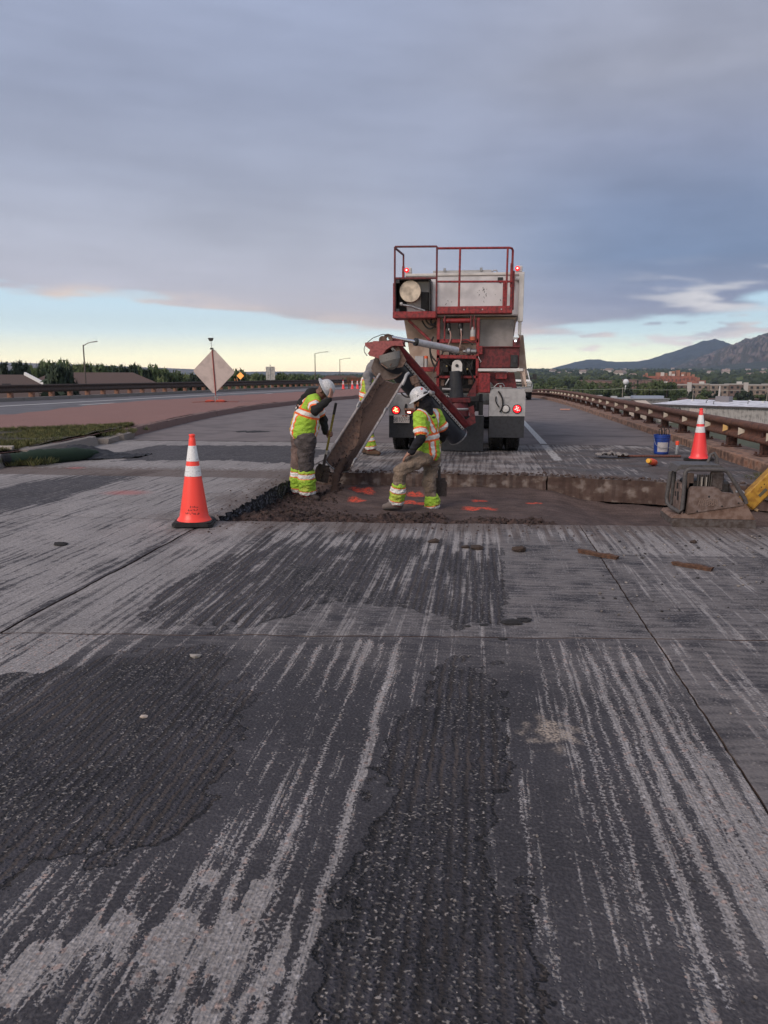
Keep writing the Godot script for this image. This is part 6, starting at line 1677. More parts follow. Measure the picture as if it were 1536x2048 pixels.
	add_child(mi)
	tag(mi, "crumbs of brown soil in and below the chute", "", "", "stuff")

# ---------------------------------------------------------------- pickup parked on the shoulder
func build_pickup() -> void:
	var t := thing("pickup_truck", "white pickup truck parked on the shoulder beyond the mixer truck, facing us", "pickup truck", Vector3(2.35, drop(51.5, 2.4), -51.5))
	var paint := mat(Color(0.72, 0.73, 0.75), 0.25, 0.0)
	paint.clearcoat_enabled = true
	put("body", mb().prism(v2([[-0.98, 0.55], [0.98, 0.55], [1.0, 0.95], [0.96, 1.18], [0.86, 1.26], [-0.86, 1.26], [-0.96, 1.18], [-1.0, 0.95]]), -5.4, -0.12).mesh(paint), t)
	put("hood", mb().prism(v2([[-0.86, 1.25], [0.86, 1.25], [0.80, 1.33], [-0.80, 1.33]]), -1.4, -0.15).mesh(paint), t)
	put("cab", mb().prism(v2([[-0.93, 1.26], [0.93, 1.26], [0.78, 1.85], [0.70, 1.94], [-0.70, 1.94], [-0.78, 1.85]]), -3.6, -1.65).mesh(paint), t)
	put("windscreen", mb().prism(v2([[-0.86, 1.30], [0.86, 1.30], [0.70, 1.84], [-0.70, 1.84]]), -1.66, -1.62).mesh(M.glass), t)
	put("grille", mb().box(Vector3(0, 1.02, -0.10), Vector3(1.9, 0.36, 0.08)).mesh(M.black), t)
	for y in [1.20, 1.06, 0.86]: put("grille_bar", mb().box(Vector3(0, y, -0.055), Vector3(1.86, 0.03, 0.04)).mesh(M.chrome), t)
	for x in [-0.78, 0.78]:
		put("headlight", mb().box(Vector3(x, 1.13, -0.05), Vector3(0.3, 0.10, 0.05)).box(Vector3(x, 0.96, -0.05), Vector3(0.26, 0.13, 0.05)).mesh(mat(Color(0.35, 0.38, 0.42), 0.1, 0.3)), t)
		put("mirror", mb().box(Vector3(x * 1.56, 1.50, -1.7), Vector3(0.26, 0.36, 0.14)).box(Vector3(x * 1.32, 1.42, -1.7), Vector3(0.24, 0.1, 0.08)).mesh(M.black), t)
	put("bumper", mb().box(Vector3(0, 0.66, -0.02), Vector3(2.02, 0.30, 0.2), Basis.IDENTITY, 0.04).mesh(mat(Color(0.42, 0.38, 0.37), 0.25, 0.8)), t)
	put("bumper_opening", mb().box(Vector3(0, 0.68, 0.081), Vector3(1.0, 0.14, 0.01)).mesh(M.black), t)
	put("underbody", mb().box(Vector3(0, 0.45, -2.7), Vector3(1.5, 0.3, 5.0)).mesh(M.black), t)
	for z in [-1.0, -4.3]:
		for x in [-0.85, 0.85]:
			var w := put("wheel", mb().lathe([Vector2(0.24, -0.14), Vector2(0.38, -0.14), Vector2(0.40, -0.11), Vector2(0.40, 0.11), Vector2(0.38, 0.14), Vector2(0.24, 0.14)], Transform3D(Basis(Vector3.BACK, -PI / 2), Vector3(x, 0.4, z)), 24).mesh(M.rubber), t)
			put("rim", mb().lathe([Vector2(0.24, -0.1), Vector2(0.1, 0.05), Vector2(0, 0.05)], Transform3D(Basis(Vector3.BACK, -PI / 2), Vector3(x, 0.4, z)), 16).mesh(M.steel), w)

# ---------------------------------------------------------------- people
func field(p: Vector3, bones: Array, k: float) -> float:
	var d := 1e3
	for b in bones:
		var pa: Vector3 = p - b[0]
		var ba: Vector3 = b[1]
		var h: float = clampf(pa.dot(ba) * b[4], 0.0, 1.0)
		var e: float = (pa - ba * h).length() - (b[2] + (b[3] - b[2]) * h)
		if d > 900.0: d = e
		else:
			var hh := clampf(0.5 + 0.5 * (d - e) / k, 0.0, 1.0)
			d = lerpf(d, e, hh) - k * hh * (1.0 - hh)
	return d

func nets(t: MB, raw: Array, cell: float, k: float, amp := 0.0, freq := 10.0, colour = null) -> void:
	# surface nets round a smooth union of tapered bones [a, b, ra, rb]
	var bones := []
	var lo := Vector3.ONE * 1e3
	var hi := -lo
	for b in raw:
		var ba: Vector3 = b[1] - b[0]
		bones.append([b[0], ba, b[2], b[3], 1.0 / maxf(ba.length_squared(), 1e-9)])
		var m: float = maxf(b[2], b[3]) + amp + cell * 2.0
		for q in [b[0], b[1]]:
			lo = lo.min(q - Vector3.ONE * m); hi = hi.max(q + Vector3.ONE * m)
	var bs := 5
	var nx := int(ceil((hi.x - lo.x) / cell / bs)) * bs
	var ny := int(ceil((hi.y - lo.y) / cell / bs)) * bs
	var nz := int(ceil((hi.z - lo.z) / cell / bs)) * bs
	var g := PackedFloat32Array()
	g.resize(nx * ny * nz)
	var blocks := []
	var reach := cell * bs * 0.87 + amp + cell
	for bz in nz / bs:
		for by in ny / bs:
			for bx in nx / bs:
				var c := lo + Vector3(bx + 0.5, by + 0.5, bz + 0.5) * (cell * bs)
				var f := field(c, bones, k)
				var near := absf(f) < reach
				if near: blocks.append(Vector3i(bx, by, bz))
				for z in bs:
					for y in bs:
						var at := ((bz * bs + z) * ny + by * bs + y) * nx + bx * bs
						for x in bs:
							if near:
								var p := lo + Vector3(bx * bs + x, by * bs + y, bz * bs + z) * cell
								var v := field(p, bones, k)
								if amp > 0.0 and absf(v) < amp * 3.0: v += amp * N1.get_noise_3d(p.x * freq, p.y * freq * 1.8, p.z * freq)
								g[at + x] = v
							else: g[at + x] = f
	var id := {}
	var first := t.v.size()
	var offs := [0, 1, nx, nx + 1, nx * ny, nx * ny + 1, nx * ny + nx, nx * ny + nx + 1]
	var cor := [Vector3(0, 0, 0), Vector3(1, 0, 0), Vector3(0, 1, 0), Vector3(1, 1, 0), Vector3(0, 0, 1), Vector3(1, 0, 1), Vector3(0, 1, 1), Vector3(1, 1, 1)]
	var edges := [[0, 1], [2, 3], [4, 5], [6, 7], [0, 2], [1, 3], [4, 6], [5, 7], [0, 4], [1, 5], [2, 6], [3, 7]]
	for b in blocks:
		for z in range(b.z * bs, mini(b.z * bs + bs, nz - 1)):
			for y in range(b.y * bs, mini(b.y * bs + bs, ny - 1)):
				for x in range(b.x * bs, mini(b.x * bs + bs, nx - 1)):
					var at: int = (z * ny + y) * nx + x
					var inside := 0
					for q in 8:
						if g[at + offs[q]] < 0.0: inside += 1
					if inside == 0 or inside == 8: continue
					var s := Vector3.ZERO
					var n := 0
					for e in edges:
						var a := g[at + offs[e[0]]]; var d := g[at + offs[e[1]]]
						if (a < 0.0) != (d < 0.0):
							s += (cor[e[0]] as Vector3).lerp(cor[e[1]], a / (a - d)); n += 1
					var p := lo + (Vector3(x, y, z) + s / n) * cell
					if colour != null: t.cc = colour.call(p)
					id[at] = t.vert(p, Vector3.ZERO)
	var start := t.ix.size()
	for at in id:
		# the three edges that leave this cell's lowest corner
		for a in 3:
			var st: int = [1, nx, nx * ny][a]
			var u: int = [nx, nx * ny, 1][a]
			var w: int = [nx * ny, 1, nx][a]
			if (g[at] < 0.0) == (g[at + st] < 0.0): continue
			var q := [at, at - u, at - u - w, at - w]
			var ok := true
			for i in q:
				if not id.has(i): ok = false
			if not ok: continue
			var r := [id[q[0]], id[q[1]], id[q[2]], id[q[3]]]
			if g[at] < 0.0: r.reverse()
			# clockwise from outside
			t.ix.append_array([r[0], r[1], r[2], r[0], r[2], r[3]])
	for i in range(start, t.ix.size(), 3):
		var a := t.ix[i]; var b := t.ix[i + 1]; var c := t.ix[i + 2]
		var nn := (t.v[c] - t.v[a]).cross(t.v[b] - t.v[a])
		t.n[a] += nn; t.n[b] += nn; t.n[c] += nn
	# make sure the normals point away from the bones
	var test := 0.0
	for i in range(first, mini(first + 40, t.v.size())):
		test += field(t.v[i] + t.n[i].normalized() * cell * 0.5, bones, k) - field(t.v[i] - t.n[i].normalized() * cell * 0.5, bones, k)
	var flip := test < 0.0
	for i in range(first, t.v.size()): t.n[i] = (-t.n[i] if flip else t.n[i]).normalized()
	if flip:
		for i in range(start, t.ix.size(), 3):
			var sw := t.ix[i + 1]
			t.ix[i + 1] = t.ix[i + 2]; t.ix[i + 2] = sw

func hand_bones(w: Vector3, dir: Vector3, palm: Vector3, curl: float, thumb_side: float) -> Array:
	# w wrist, dir along the fingers, palm: the way the palm faces
	var d := dir.normalized()
	var pn := (palm - d * palm.dot(d)).normalized()
	var sd := d.cross(pn) * thumb_side
	var r := [[w - d * 0.02, w + d * 0.045, 0.027, 0.030], [w + d * 0.04 + sd * 0.022, w + d * 0.085 + sd * 0.028, 0.017, 0.015], [w + d * 0.04 - sd * 0.022, w + d * 0.08 - sd * 0.028, 0.017, 0.014]]
	var ln := [0.075, 0.085, 0.08, 0.062]
	for i in 4:
		var o := w + d * (0.088 - 0.004 * absf(i - 1.2)) + sd * (0.030 - 0.02 * i)
		var a := curl * 0.7
		var q := o
		var pts := [q]
		for j in 3:
			var seg: float = ln[i] * [0.45, 0.32, 0.23][j]
			q = q + (d * cos(a) + pn * sin(a)) * seg
			pts.append(q)
			a += curl
		for j in 3: r.append([pts[j], pts[j + 1], 0.0098 - 0.0008 * j, 0.0092 - 0.0009 * j])
	var t0 := w + d * 0.025 + sd * 0.026
	var t1 := t0 + (d * 0.55 + sd * 0.75 + pn * 0.35 * curl).normalized() * 0.042
	var t2 := t1 + (d * 0.9 + sd * 0.15 + pn * (0.3 + 0.5 * curl)).normalized() * 0.032
	r.append([t0, t1, 0.015, 0.011]); r.append([t1, t2, 0.011, 0.0095])
	return r

const LIME := Color(0.33, 0.53, 0.045)
const LIME_EDGE := Color(0.47, 0.57, 0.08)
const BAND := Color(0.84, 0.15, 0.035)
const SILVER := Color(0.74, 0.74, 0.70)

func worker(nm: String, label: String, root: Vector3, J: Dictionary, look: Dictionary) -> Node3D:
	# J holds joints in world space; they are moved to the root here
	var P := {}
	for key in J: P[key] = J[key] if String(key).ends_with("_dir") else (J[key] as Vector3) - root
	var o := thing(nm, label, "person", root)
	var skin: Color = look.get("skin", Color(0.34, 0.175, 0.12))
	var girth: float = look.girth
	# body: one continuous mesh, head and hands on finer grids
	var t := mb()
	t.use_c = true
	t.cc = skin
	var thin := [[P.hip, P.chest, 0.10, 0.11], [P.chest, P.neck, 0.10, 0.055], [P.neck, P.head, 0.055, 0.06], [P.sL, P.eL, 0.045, 0.04], [P.eL, P.wL, 0.04, 0.03], [P.sR, P.eR, 0.045, 0.04], [P.eR, P.wR, 0.04, 0.03], [P.chest, P.sL, 0.08, 0.05], [P.chest, P.sR, 0.08, 0.05],
		[P.hip, P.hL, 0.09, 0.08], [P.hip, P.hR, 0.09, 0.08], [P.hL, P.kL, 0.075, 0.055], [P.kL, P.aL, 0.05, 0.04], [P.hR, P.kR, 0.075, 0.055], [P.kR, P.aR, 0.05, 0.04]]
	nets(t, thin, 0.02, 0.03)
	var f: Vector3 = (J.face_dir as Vector3).normalized()
	var upv: Vector3 = (J.crown_dir as Vector3)
	upv = (upv - f * upv.dot(f)).normalized()
	var sd := f.cross(upv)
	var hc: Vector3 = P.head
	var hb := [[hc + upv * 0.03 - f * 0.015, hc + upv * 0.035 + f * 0.02, 0.083, 0.078], [hc - upv * 0.01 + f * 0.02, hc - upv * 0.075 + f * 0.045, 0.068, 0.045], [hc - upv * 0.09 + f * 0.062, hc - upv * 0.095 + f * 0.05, 0.026, 0.026],
		[hc - upv * 0.005 + f * 0.098, hc - upv * 0.035 + f * 0.113, 0.009, 0.015], [hc - upv * 0.065 + f * 0.087 - sd * 0.012, hc - upv * 0.065 + f * 0.087 + sd * 0.012, 0.010, 0.010], [hc + upv * 0.022 + f * 0.09 - sd * 0.035, hc + upv * 0.022 + f * 0.09 + sd * 0.035, 0.012, 0.012],
		[hc + sd * 0.078 + upv * 0.015, hc + sd * 0.082 - upv * 0.03, 0.018, 0.012], [hc - sd * 0.078 + upv * 0.015, hc - sd * 0.082 - upv * 0.03, 0.018, 0.012], [hc - upv * 0.06 - f * 0.01, P.neck, 0.055, 0.06]]
	nets(t, hb, 0.0075, 0.018)
	for s in [-1.0, 1.0]:
		t.cc = Color(0.02, 0.015, 0.015)
		nets(t, [[hc + upv * 0.004 + f * 0.088 + sd * 0.032 * s, hc + upv * 0.004 + f * 0.089 + sd * 0.034 * s, 0.012, 0.012]], 0.005, 0.005)
	t.cc = skin
	for q in [["wL", "handL_dir", "palmL_dir", look.curlL, look.thumbL], ["wR", "handR_dir", "palmR_dir", look.curlR, look.thumbR]]:
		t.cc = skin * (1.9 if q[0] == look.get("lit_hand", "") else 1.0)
		nets(t, hand_bones(P[q[0]], J[q[1]], J[q[2]], q[3], q[4]), 0.0045, 0.009)
	put("body", t.mesh(vmat(0.6)), o)
	# trousers
	var w := girth
	var tr := mb()
	tr.use_c = true
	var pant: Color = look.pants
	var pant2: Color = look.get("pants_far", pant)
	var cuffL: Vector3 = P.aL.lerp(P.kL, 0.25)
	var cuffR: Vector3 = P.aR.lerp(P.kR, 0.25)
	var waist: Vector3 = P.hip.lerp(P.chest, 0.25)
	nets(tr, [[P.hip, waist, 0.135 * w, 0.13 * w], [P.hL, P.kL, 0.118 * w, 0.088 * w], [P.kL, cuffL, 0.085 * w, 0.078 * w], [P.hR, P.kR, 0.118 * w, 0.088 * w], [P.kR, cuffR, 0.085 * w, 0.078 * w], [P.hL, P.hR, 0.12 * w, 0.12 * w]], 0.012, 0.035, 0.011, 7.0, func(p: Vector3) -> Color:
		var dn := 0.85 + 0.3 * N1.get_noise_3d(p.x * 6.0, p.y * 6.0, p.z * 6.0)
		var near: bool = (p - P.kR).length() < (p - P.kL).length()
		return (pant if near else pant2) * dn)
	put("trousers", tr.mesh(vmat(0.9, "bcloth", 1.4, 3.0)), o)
	if look.has("pocket"):
		var kn: Vector3 = P.hR.lerp(P.kR, 0.72)
		put("trouser_pocket", mb().box(kn + Vector3(0.035, 0.02, 0.085), Vector3(0.09, 0.08, 0.025), Basis(Vector3.UP, 0.2), 0.008).mesh(mat(Color(0.02, 0.02, 0.025), 0.8)), o)
	# dark or grey sweatshirt with a hood
	var sw := mb()
	sw.use_c = true
	var cl: Color = look.shirt
	sw.cc = cl
	var sh := [[P.hip.lerp(P.chest, 0.15), P.chest, 0.13 * w, 0.14 * w], [P.chest, P.neck, 0.135, 0.085], [P.chest, P.sL, 0.11, 0.085], [P.chest, P.sR, 0.11, 0.085], [P.sL, P.eL, 0.074, 0.062], [P.eL, P.wL, 0.064, 0.046], [P.sR, P.eR, 0.074, 0.062], [P.eR, P.wR, 0.064, 0.046]]
	nets(sw, sh, 0.012, 0.03, 0.009, 9.0)
	if look.hood > 0:
		# hood over the head, open to the face
		nets(sw, [[hc + upv * 0.02 - f * 0.035, hc - upv * 0.06 - f * 0.035, 0.105, 0.10], [hc - upv * 0.06 - f * 0.03, P.neck, 0.10, 0.11], [P.neck, P.neck + (P.chest - P.neck) * 0.35, 0.11, 0.12]], 0.011, 0.03, 0.006, 12.0)
	else:
		var bd: Vector3 = (J.body_dir as Vector3).normalized()
		nets(sw, [[P.neck - bd * 0.05, P.neck + bd * 0.03 + upv * 0.02, 0.088, 0.082], [P.neck - bd * 0.04, P.neck.lerp(P.chest, 0.3) - bd * 0.13, 0.08, 0.05]], 0.011, 0.03, 0.006, 12.0)
	put("sweatshirt", sw.mesh(vmat(0.92, "bcloth", 0.4, 4.0)), o)
	# reflective vest
	var ve := mb()
	ve.use_c = true
	var hem: Vector3 = P.hip + (J.hem as Vector3 if false else Vector3.ZERO)
	hem = P.hip + (P.hip - P.chest).normalized() * look.hem
	var axis: Vector3 = P.neck - hem
	var al := axis.length()
	axis = axis / al
	var side: Vector3 = (P.sR - P.sL)
	side = (side - axis * side.dot(axis)).normalized()
	var front := axis.cross(side)
	if front.dot(J.body_dir) < 0.0: front = -front
	var cL: Vector3 = P.sL.lerp(P.eL, look.sleeve)
	var cR: Vector3 = P.sR.lerp(P.eR, look.sleeve)
	var belly: float = look.get("belly", 0.0)
	var vb := [[hem, P.hip.lerp(P.chest, 0.5), 0.168 * w, 0.16 * w], [P.hip.lerp(P.chest, 0.5), P.chest, 0.16 * w, 0.155], [P.chest, P.neck - axis * 0.06, 0.152, 0.105], [P.chest, P.sL, 0.125, 0.10], [P.chest, P.sR, 0.125, 0.10], [P.sL, cL, 0.092, 0.094], [P.sR, cR, 0.092, 0.094]]
	if look.sleeve < 0.1: vb = vb.slice(0, 3)
	if belly > 0.0: vb.append([P.hip.lerp(P.chest, 0.35) + front * belly, P.hip.lerp(P.chest, 0.6) + front * belly * 0.7, 0.14, 0.13])
	# side-to-side width of the trunk
	for s in [-1.0, 1.0]: vb.append([hem + side * 0.075 * s, P.chest + side * 0.085 * s, 0.13 * w, 0.115])
	nets(ve, vb, 0.0085, 0.03, 0.010, 8.0, func(p: Vector3) -> Color:
		# sleeves first: bands run round the upper arm
		for q in [[P.sL, cL], [P.sR, cR]]:
			var e: Vector3 = q[1] - q[0]
			var l := e.length()
			var u: float = (p - q[0]).dot(e / l)
			var off: Vector3 = p - q[0] - e / l * u
			if u > l * 0.28 and off.length() < 0.14:
				var fr: float = l + 0.075 - u
				if fr < 0.012: return LIME_EDGE
				if fr < 0.04: return BAND
				if fr < 0.088: return SILVER
				if fr < 0.112: return BAND
				return LIME
		var h := (p - hem).dot(axis)
		var c: Vector3 = p - hem - axis * h
		var x := absf(c.dot(side))
		var z := c.dot(front)
		if h < -look.low: return LIME_EDGE
		var wb: float = h - look.waist * al
		if absf(wb) < 0.028: return SILVER
		if absf(wb) < 0.056: return BAND
		var vx := absf(x - look.stripe)
		if look.cross and z < 0.0 and wb > 0.0: vx = absf(x - maxf(0.0, 0.02 + (h - look.waist * al) * 0.42)) 
		if absf(z) > 0.03 or h > al * 0.8:
			if vx < 0.024: return SILVER
			if vx < 0.050: return BAND
		return LIME)
	put("safety_vest", ve.mesh(vmat(0.8, "bcloth", 1.2, 3.0)), o)
	# gaiters
	for q in [["kL", "aL", look.gaitL], ["kR", "aR", look.gaitR]]:
		if q[2][0] <= 0.0: continue
		var a: Vector3 = P[q[1]]
		var k: Vector3 = P[q[0]]
		var dn: Vector3 = (a - k).normalized()
		var top: Vector3 = a - dn * q[2][0]
		var bot: Vector3 = a + dn * q[2][1]
		var gt := mb()
		gt.use_c = true
		var gl := top.distance_to(bot)
		nets(gt, [[top + dn * 0.06, top.lerp(bot, 0.45), 0.098 * w, 0.106 * w], [top.lerp(bot, 0.45), bot - dn * 0.06, 0.106 * w, 0.094 * w], [bot - dn * 0.07, bot - dn * 0.07 + Vector3(J.body_dir.x, 0, J.body_dir.z) * 0.03, 0.092 * w, 0.092 * w]], 0.0085, 0.02, 0.010, 13.0, func(p: Vector3) -> Color:
			var u := (p - top).dot(dn)
			var v := gl - u
			if v < 0.012: return Color(0.30, 0.03, 0.03)
			if v < 0.062: return SILVER
			if v < 0.074: return BAND
			if gl > 0.25:
				if u > 0.055 and u < 0.067: return BAND
				if u >= 0.067 and u < 0.125: return SILVER
				if u >= 0.125 and u < 0.137: return BAND
			return LIME if N1.get_noise_3d(p.x * 4.0, p.y * 4.0, p.z * 4.0) < 0.3 else LIME_EDGE)
		put("leg_gaiter", gt.mesh(vmat(0.8, "bcloth", 1.2, 4.0)), o)
	# boots
	for q in [["aL", "toeL_dir"], ["aR", "toeR_dir"]]:
		var a: Vector3 = P[q[0]]
		var d: Vector3 = (J[q[1]] as Vector3).normalized()
		var bt := mb()
		bt.use_c = true
		bt.cc = look.boots
		var sole := a + Vector3(0, -0.055, 0)
		nets(bt, [[a + Vector3(0, 0.05, 0), a + Vector3(0, -0.02, 0), 0.06, 0.058], [sole - d * 0.04, sole + d * 0.06, 0.048, 0.045], [sole + d * 0.05 + Vector3(0, -0.005, 0), sole + d * 0.165 + Vector3(0, -0.012, 0), 0.048, 0.040], [a + d * 0.01, sole + d * 0.10 + Vector3(0, 0.01, 0), 0.056, 0.042]], 0.01, 0.025)
		bt.cc = Color(0.03, 0.025, 0.022)
		nets(bt, [[sole - d * 0.05 + Vector3(0, -0.035, 0), sole + d * 0.17 + Vector3(0, -0.04, 0), 0.020, 0.018], [sole - d * 0.05 + Vector3(0, -0.035, 0) + d.cross(Vector3.UP) * 0.025, sole + d * 0.15 + Vector3(0, -0.04, 0) + d.cross(Vector3.UP) * 0.03, 0.020, 0.018], [sole - d * 0.05 + Vector3(0, -0.035, 0) - d.cross(Vector3.UP) * 0.025, sole + d * 0.15 + Vector3(0, -0.04, 0) - d.cross(Vector3.UP) * 0.03, 0.020, 0.018]], 0.01, 0.02)
		put("boot", bt.mesh(vmat(0.8, "bmed", 0.2, 5.0)), o)
	# hard hat with a full brim
	if look.hat:
		var hx := Transform3D(Basis(sd, (upv * 0.97 + f * look.hat_tip).normalized(), sd.cross((upv * 0.97 + f * look.hat_tip).normalized())), hc + upv * 0.045 - f * 0.008)
		var pr := [Vector2(0.118, -0.002), Vector2(0.168, -0.010), Vector2(0.172, -0.004), Vector2(0.166, 0.001), Vector2(0.130, 0.012), Vector2(0.124, 0.03), Vector2(0.118, 0.06), Vector2(0.104, 0.092), Vector2(0.08, 0.116), Vector2(0.045, 0.130), Vector2(0.0, 0.135)]
		var hm := mb().lathe(pr, hx, 32, false)
		for s in [-0.03, 0.0, 0.03]:
			var rp := []
			for i in 9:
				var a := -1.1 + 2.2 * i / 8.0
				rp.append(hx * Vector3(s, 0.04 + 0.094 * cos(a) * (1.0 - absf(s) * 1.5), 0.112 * sin(a)))
			hm.tube(rp, 0.007, 6, false)
		put("hard_hat", hm.mesh(mat(Color(0.74, 0.74, 0.75), 0.3, 0.0, "speckle", 1.0)), o)
		put("hat_band", mb().lathe([Vector2(0.112, -0.035), Vector2(0.114, 0.0)], hx, 24).mesh(M.black), o)
		for q in look.hat_bits:
			var m := mb()
			nets(m, [[hx * (q[0] as Vector3), hx * (q[1] as Vector3), q[2], q[2] * 0.8]], 0.006, 0.01)
			put(q[4], m.mesh(mat(q[3], 0.5)), o)
	return o

func shovel(label: String, a: Vector3, b: Vector3, face: Vector3, col: Color, blade_turn: float) -> void:
	# a: top of the handle, b: tip of the blade
	var o := thing("shovel", label, "shovel", b)
	var up := (a - b).normalized()
	var L := a.distance_to(b)
	put("handle", mb().tube([up * 0.42, up * L], 0.017, 10).mesh(mat(col, 0.5, 0.0, "muddy", 4.0)), o)
	put("grip", mb().tube([up * (L - 0.16), up * (L + 0.01)], 0.020, 10).mesh(M.black), o)
	put("collar", mb().tube([up * 0.42, up * 0.48], 0.0195, 10).mesh(mat(Color(0.55, 0.5, 0.42), 0.5)), o)
	put("socket", mb().tube([up * 0.22, up * 0.43], [0.024, 0.019], 10).mesh(mat(Color(0.07, 0.055, 0.05), 0.7)), o)
	var fx := (face - up * face.dot(up)).normalized()
	var sx := up.cross(fx).rotated(up, blade_turn)
	fx = fx.rotated(up, blade_turn)
	put("blade", mb().sheet(8, 8, func(u: float, w: float) -> Vector3:
		var s := (u - 0.5) * 0.22 * (1.0 if w < 0.85 else 0.8)
		return up * (w * 0.26) + sx * s + fx * (0.03 * (1.0 - pow((u - 0.5) * 2.0, 2.0)) - 0.02 * w)).mesh(mat(Color(0.085, 0.065, 0.055), 0.65, 0.3, "muddy", 3.0)), o)

func W(x: float, y: float, d: float) -> Vector3:
	return Vector3(x, y, -d)

func build_people() -> void:
	# the worker bent over his shovel on the left
	worker("person", "worker in lime vest bending over a shovel, hand raised to his white hard hat", W(-2.55, -0.27, 10.9), {
		"hip": W(-2.545, 0.62, 10.93), "chest": W(-2.455, 1.06, 10.93), "neck": W(-2.36, 1.235, 10.92), "head": W(-2.225, 1.285, 10.88), "face_dir": Vector3(0.55, -0.82, 0.0), "crown_dir": Vector3(0.85, 0.55, 0.0), "body_dir": Vector3(0.78, -0.1, -0.6),
		"sR": W(-2.335, 1.145, 10.76), "eR": W(-2.27, 1.02, 10.55), "wR": W(-2.10, 1.17, 10.66), "handR_dir": Vector3(0.35, 0.9, -0.2), "palmR_dir": Vector3(-0.9, 0.2, -0.3),
		"sL": W(-2.43, 1.14, 11.12), "eL": W(-2.30, 0.86, 11.22), "wL": W(-2.245, 0.685, 11.12), "handL_dir": Vector3(0.9, -0.25, 0.1), "palmL_dir": Vector3(0.1, -0.2, 0.95),
		"hR": W(-2.475, 0.60, 10.83), "kR": W(-2.47, 0.19, 10.80), "aR": W(-2.475, -0.185, 10.84), "toeR_dir": Vector3(0.9, 0, 0.25), "hL": W(-2.595, 0.60, 11.03), "kL": W(-2.635, 0.19, 11.0), "aL": W(-2.645, -0.18, 11.03), "toeL_dir": Vector3(0.95, 0, -0.1), "hem": Vector3.ZERO},
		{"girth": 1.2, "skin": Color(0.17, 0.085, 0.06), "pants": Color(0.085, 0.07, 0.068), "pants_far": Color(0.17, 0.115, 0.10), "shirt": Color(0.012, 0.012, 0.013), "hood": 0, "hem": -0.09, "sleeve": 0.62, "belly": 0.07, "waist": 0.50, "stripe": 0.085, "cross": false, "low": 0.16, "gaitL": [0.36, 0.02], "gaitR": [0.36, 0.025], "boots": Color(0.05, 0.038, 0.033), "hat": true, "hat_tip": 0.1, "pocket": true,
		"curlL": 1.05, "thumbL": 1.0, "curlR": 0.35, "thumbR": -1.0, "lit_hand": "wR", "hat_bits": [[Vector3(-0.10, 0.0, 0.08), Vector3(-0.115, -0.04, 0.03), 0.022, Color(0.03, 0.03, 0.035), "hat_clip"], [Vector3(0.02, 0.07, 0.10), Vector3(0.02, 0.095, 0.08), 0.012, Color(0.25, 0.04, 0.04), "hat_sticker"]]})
	shovel("shovel with a yellow green handle held upright by the bending worker", W(-2.075, 1.10, 11.06), W(-2.33, -0.05, 11.12), Vector3(0, 0, 1), Color(0.27, 0.24, 0.03), 0.0)
	# the worker stepping forward with a hand on his thigh
	worker("person", "worker in tan trousers and black hood stepping forward, hand on his bent knee", W(-0.75, -0.28, 10.35), {
		"hip": W(-0.685, 0.47, 10.38), "chest": W(-0.715, 0.86, 10.36), "neck": W(-0.745, 1.05, 10.34), "head": W(-0.785, 1.175, 10.30), "face_dir": Vector3(-0.80, -0.45, 0.28), "crown_dir": Vector3(-0.3, 0.95, 0.0), "body_dir": Vector3(-0.85, 0, -0.5),
		"sL": W(-0.78, 0.965, 10.17), "eL": W(-0.765, 0.69, 10.06), "wL": W(-0.89, 0.51, 10.08), "handL_dir": Vector3(-0.75, -0.6, 0.05), "palmL_dir": Vector3(0.45, -0.9, -0.1),
		"sR": W(-0.61, 0.965, 10.54), "eR": W(-0.485, 0.74, 10.62), "wR": W(-0.525, 0.62, 10.72), "handR_dir": Vector3(-0.2, -0.5, -0.8), "palmR_dir": Vector3(-0.9, 0.1, 0.2),
		"hL": W(-0.745, 0.42, 10.28), "kL": W(-1.035, 0.255, 10.08), "aL": W(-1.085, -0.165, 10.16), "toeL_dir": Vector3(-1, -0.05, 0.1), "hR": W(-0.63, 0.42, 10.48), "kR": W(-0.675, 0.06, 10.42), "aR": W(-0.615, -0.27, 10.46), "toeR_dir": Vector3(-0.95, 0, 0.1), "hem": Vector3.ZERO},
		{"girth": 0.98, "pants": Color(0.26, 0.195, 0.145), "shirt": Color(0.010, 0.010, 0.012), "hood": 1, "hem": -0.02, "sleeve": 0.66, "waist": 0.36, "stripe": 0.10, "cross": true, "low": 0.165, "gaitL": [0.27, 0.05], "gaitR": [0.16, 0.05], "boots": Color(0.15, 0.125, 0.11), "hat": true, "hat_tip": 0.06,
		"curlL": 0.28, "thumbL": -1.0, "curlR": 1.1, "thumbR": 1.0, "hat_bits": [[Vector3(-0.125, 0.01, 0.06), Vector3(-0.115, 0.0, 0.09), 0.026, Color(0.02, 0.02, 0.022), "ear_muff_arm"], [Vector3(-0.10, -0.03, 0.13), Vector3(-0.06, -0.045, 0.165), 0.034, Color(0.20, 0.19, 0.19), "ear_muff"], [Vector3(-0.085, 0.075, 0.05), Vector3(-0.075, 0.085, 0.065), 0.018, Color(0.50, 0.05, 0.06), "hat_logo"], [Vector3(-0.118, 0.035, -0.035), Vector3(-0.118, 0.035, -0.05), 0.008, Color(0.1, 0.1, 0.12), "hat_print"]]})
	var p2 := get_node("person_001")
	for i in 7: put("vest_print", mb().box(Vector3(0.075 + i * 0.014, 1.235 - 0.004 * (i % 2), 0.115 - i * 0.010), Vector3(0.009, 0.012 + 0.008 * (i % 3), 0.012), Basis(Vector3.UP, 0.6), 0.0).mesh(M.black), p2)
